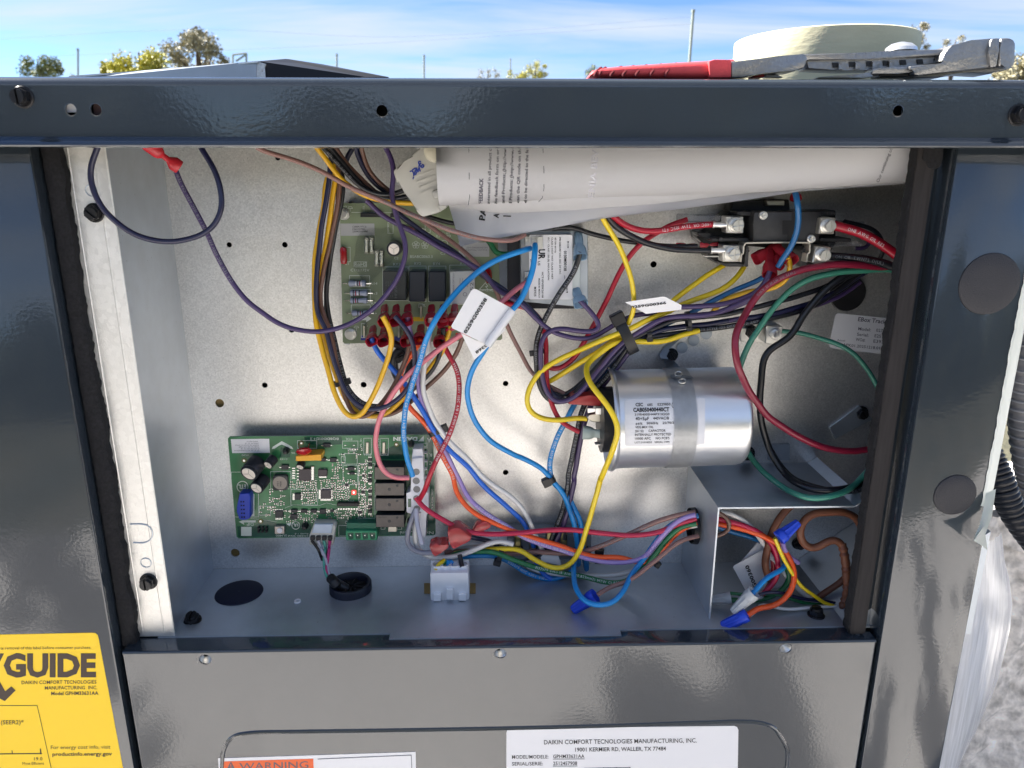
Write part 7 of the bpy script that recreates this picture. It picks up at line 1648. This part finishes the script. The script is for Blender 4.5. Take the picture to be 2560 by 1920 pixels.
# stretch film and insulated duct behind
duct_m = mat('rough foil faced insulation', (.78, .73, .67, 1), .6, .05, bump=1.0, bscale=60, var=.55, vscale=70, detail=5)
duct_m.node_tree.nodes['Bump'].inputs['Distance'].default_value = .006
bm = BM()
for i in range(25):
    for j in range(31):
        x = .33 + .030 * i; z = -.05 + 1.0 * j / 30
        y = .80 + .10 * (i / 24 - .5) ** 2 + .012 * math.sin(i * 1.7 + j * .9) * math.cos(j * 1.3 - i * .5) + .15 * max(0, (i - 16) / 8) ** 2
        bm.verts.new((x, y, z if j < 30 else .62 + .02 * math.sin(i)))
bm.verts.ensure_lookup_table()
for i in range(24):
    for j in range(30):
        a = i * 31 + j
        if j < 22 or True: bm.faces.new([bm.verts[k] for k in (a, a + 31, a + 32, a + 1)])
for v in bm.verts: v.co.z = min(v.co.z, .665 + .01 * math.sin(v.co.x * 40))
mk('insulated_duct', bm, duct_m, label='rough foil covered duct standing behind the right edge', cat='duct')
filmw = mat('stretch film', (.80, .82, .86, 1), .22, trans=.35, coat=.4, bump=1.0, bscale=140, stretch=(3.5, 1, .16), var=.22, vscale=90)
edge = [(2505, 1330), (2512, 1400), (2524, 1450), (2530, 1510), (2524, 1570), (2510, 1630), (2495, 1690), (2478, 1740), (2455, 1790), (2425, 1840), (2400, 1885), (2380, 1930), (2350, 2000)]
rows = []
for i, (x, y) in enumerate(edge):
    a, b = P(2300, y, .60), P(x, y, .66); rows.append([a.lerp(b, t) + V((0, -.022 * math.sin(t * math.pi) + .0012 * math.sin(t * 40 + i * .4), 0)) for t in [k / 16 for k in range(17)]])
surf_mesh(rows, 'stretch_film', filmw, 0, label='white streaky stretch film bulging along the cabinet side', cat='film')
bm = BM()
A = [P(x, y, .86) for x, y in ((2440, 1330), (2620, 1335), (2620, 1450), (2560, 1440), (2500, 1450), (2440, 1430))]; prism(bm, A, [a + V((0, .01, 0)) for a in A], True)
mk('wrapped_bundle', bm, filmw, label='film wrapped bundle between the duct and the black hose', cat='bundle')

# ================================================================== distance: trees, poles, lines
leafm = {}
def leaf_mat(name, c):
    m = mat(name, c, .6, var=.45, vscale=1.1, detail=3); return m
lm = [leaf_mat('olive foliage', (.21, .23, .09, 1)), leaf_mat('yellow green foliage', (.46, .43, .07, 1)), leaf_mat('grey green foliage', (.34, .31, .20, 1))]
bark = mat('bark', (.12, .09, .07, 1), .9, bump=.8, bscale=20)
def tree(px0, px1, pyt, D, m, label, seed, dens=1.0, lobes=7):
    rnd = random.Random(seed)
    A, B = P(px0, pyt, D), P(px1, pyt, D); cx = (A.x + B.x) / 2; w = (B.x - A.x); top = A.z
    hh = min(w * .55, top * .6); c = V((cx, D, top - hh))
    root = thing('tree', label, 'tree', (cx, D, 0), 'trees on the horizon')
    bm = BM(); tube(bm, spline([V((cx, D, -.2)), V((cx + w * .03, D, c.z * .5)), V((cx - w * .02, D, c.z)), V((cx, D, top - hh * .3))], 5), lambda f: w * .045 * (1.15 - f * .9), 10); mk('trunk', bm, bark, root)
    cl = []
    for k in range(lobes * 2):
        a = rnd.uniform(0, 6.28); f = rnd.uniform(.1, 1) ** .6; q = c + V((math.cos(a) * w * .42 * f, math.sin(a) * w * .3 * f, rnd.uniform(-.35, .95) * hh * (1.05 - f * .45))); cl.append((q, w * rnd.uniform(.09, .17)))
    bm = BM()
    for q, r in cl[::2]: tube(bm, spline([V((cx, D, c.z * .75)), (V((cx, D, c.z)) + q) / 2 + V((0, 0, -.1 * w)), q], 4), lambda f: w * .018 * (1.2 - f), 6)
    mk('limb', bm, bark, root, kind='stuff')
    v = []; f = []
    nl = int(4200 * dens)
    for k in range(nl):
        q, r = rnd.choice(cl); d = V((rnd.gauss(0, 1), rnd.gauss(0, 1), rnd.gauss(0, 1))).normalized() * r * rnd.uniform(.3, 1.1)
        s = w * rnd.uniform(.016, .032); n_ = V((rnd.gauss(0, 1), rnd.gauss(0, 1), rnd.gauss(0, 1))).normalized(); t, u, vv = frame(n_); b = len(v); p = q + d
        v += [p + u * s, p + vv * s * .5, p - u * s, p - vv * s * .5]; f.append((b, b + 1, b + 2, b + 3))
    o = mk('crown', (v, [], f), m, root, smooth=0)
D = 60
tree(25, 155, 128, D, lm[0], 'dark olive tree furthest left above the cabinet top', 1)
tree(245, 440, 96, D - 2, lm[1], 'yellow green tree left of the tall grey one', 2, 1.3)
tree(400, 575, 62, D + 3, lm[2], 'tall grey green tree behind the metal cover', 3, .9, 9)
tree(1255, 1330, 170, D, lm[1], 'small yellow tree low above the rail centre', 4, .5)
tree(1305, 1375, 148, D + 2, lm[1], 'small tree right beside the low yellow one', 5, .5)
tree(1455, 1530, 158, D, lm[0], 'small dark tree just left of the red pliers grip', 6, .5)
tree(2260, 2350, 52, D, lm[2], 'thin grey green tree right of the tape roll', 7, .6)
tree(2345, 2440, 82, D + 3, lm[2], 'faint tree above the pliers jaw', 8, .5)
tree(2470, 2680, 90, D - 3, lm[2], 'broad tree at the right edge of the view', 9, 1.0, 9)
tree(1190, 1250, 165, D + 4, lm[2], 'sparse pale tree left of the low yellow one', 11, .25)
tree(150, 215, 175, D + 5, lm[2], 'low sparse bush beside the first pole', 12, .3)
polem = mat('weathered pole', (.34, .38, .34, 1), .8)
def pole(px, pyt, D, r, label, px2=None, arm=False):
    a = P(px, pyt, D); b = P(px2 if px2 else px, 190, D); d = (b - a); k = a.z / max(1e-3, -d.z); b = a + d * k; b.z = -.1
    root = thing('pole', label, 'pole', (b.x, b.y, 0), 'poles on the horizon')
    bm = BM(); tube(bm, [b, a], r, 8); mk('shaft', bm, polem, root)
    bm = BM(); cyl(bm, a - V((0, 0, .02)), a + V((0, 0, .12)), r * 1.25, 8); mk('cap', bm, polem, root)
    return a
pole(195, 127, 45, .05, 'short grey pole between the two left trees')
pole(842, 140, 45, .05, 'short grey pole right of the metal cover')
pole(1060, 143, 45, .05, 'short grey pole above the rail centre')
pole(1276, 150, 80, .06, 'thin faint pole behind the small yellow trees')
pole(1733, 30, 45, .08, 'tall leaning pole left of the tape roll', 1721)
gp_ = thing('gate_frame', 'small pale frame structure on the horizon beside the tall tree', 'frame', P(600, 190, 50))
bm = BM()
for a, b in (((582, 137), (616, 133)), ((616, 133), (616, 300)), ((582, 137), (582, 300)), ((590, 153), (614, 137))): tube(bm, [P(*a, 50), P(*b, 50)], .06, 6)
mk('frame_bar', bm, polem, gp_, kind='stuff')
for q, t in (([(-200, 110), (500, 74), (1000, 92), (1733, 42)], 'upper overhead line crossing the sky'), ([(-200, 150), (800, 115), (1733, 60)], 'lower overhead line crossing the sky')):
    bm = BM(); tube(bm, spline([P(*a, 52) for a in q], 8), .006, 5); mk('power_line', bm, polem, label=t, cat='power line')
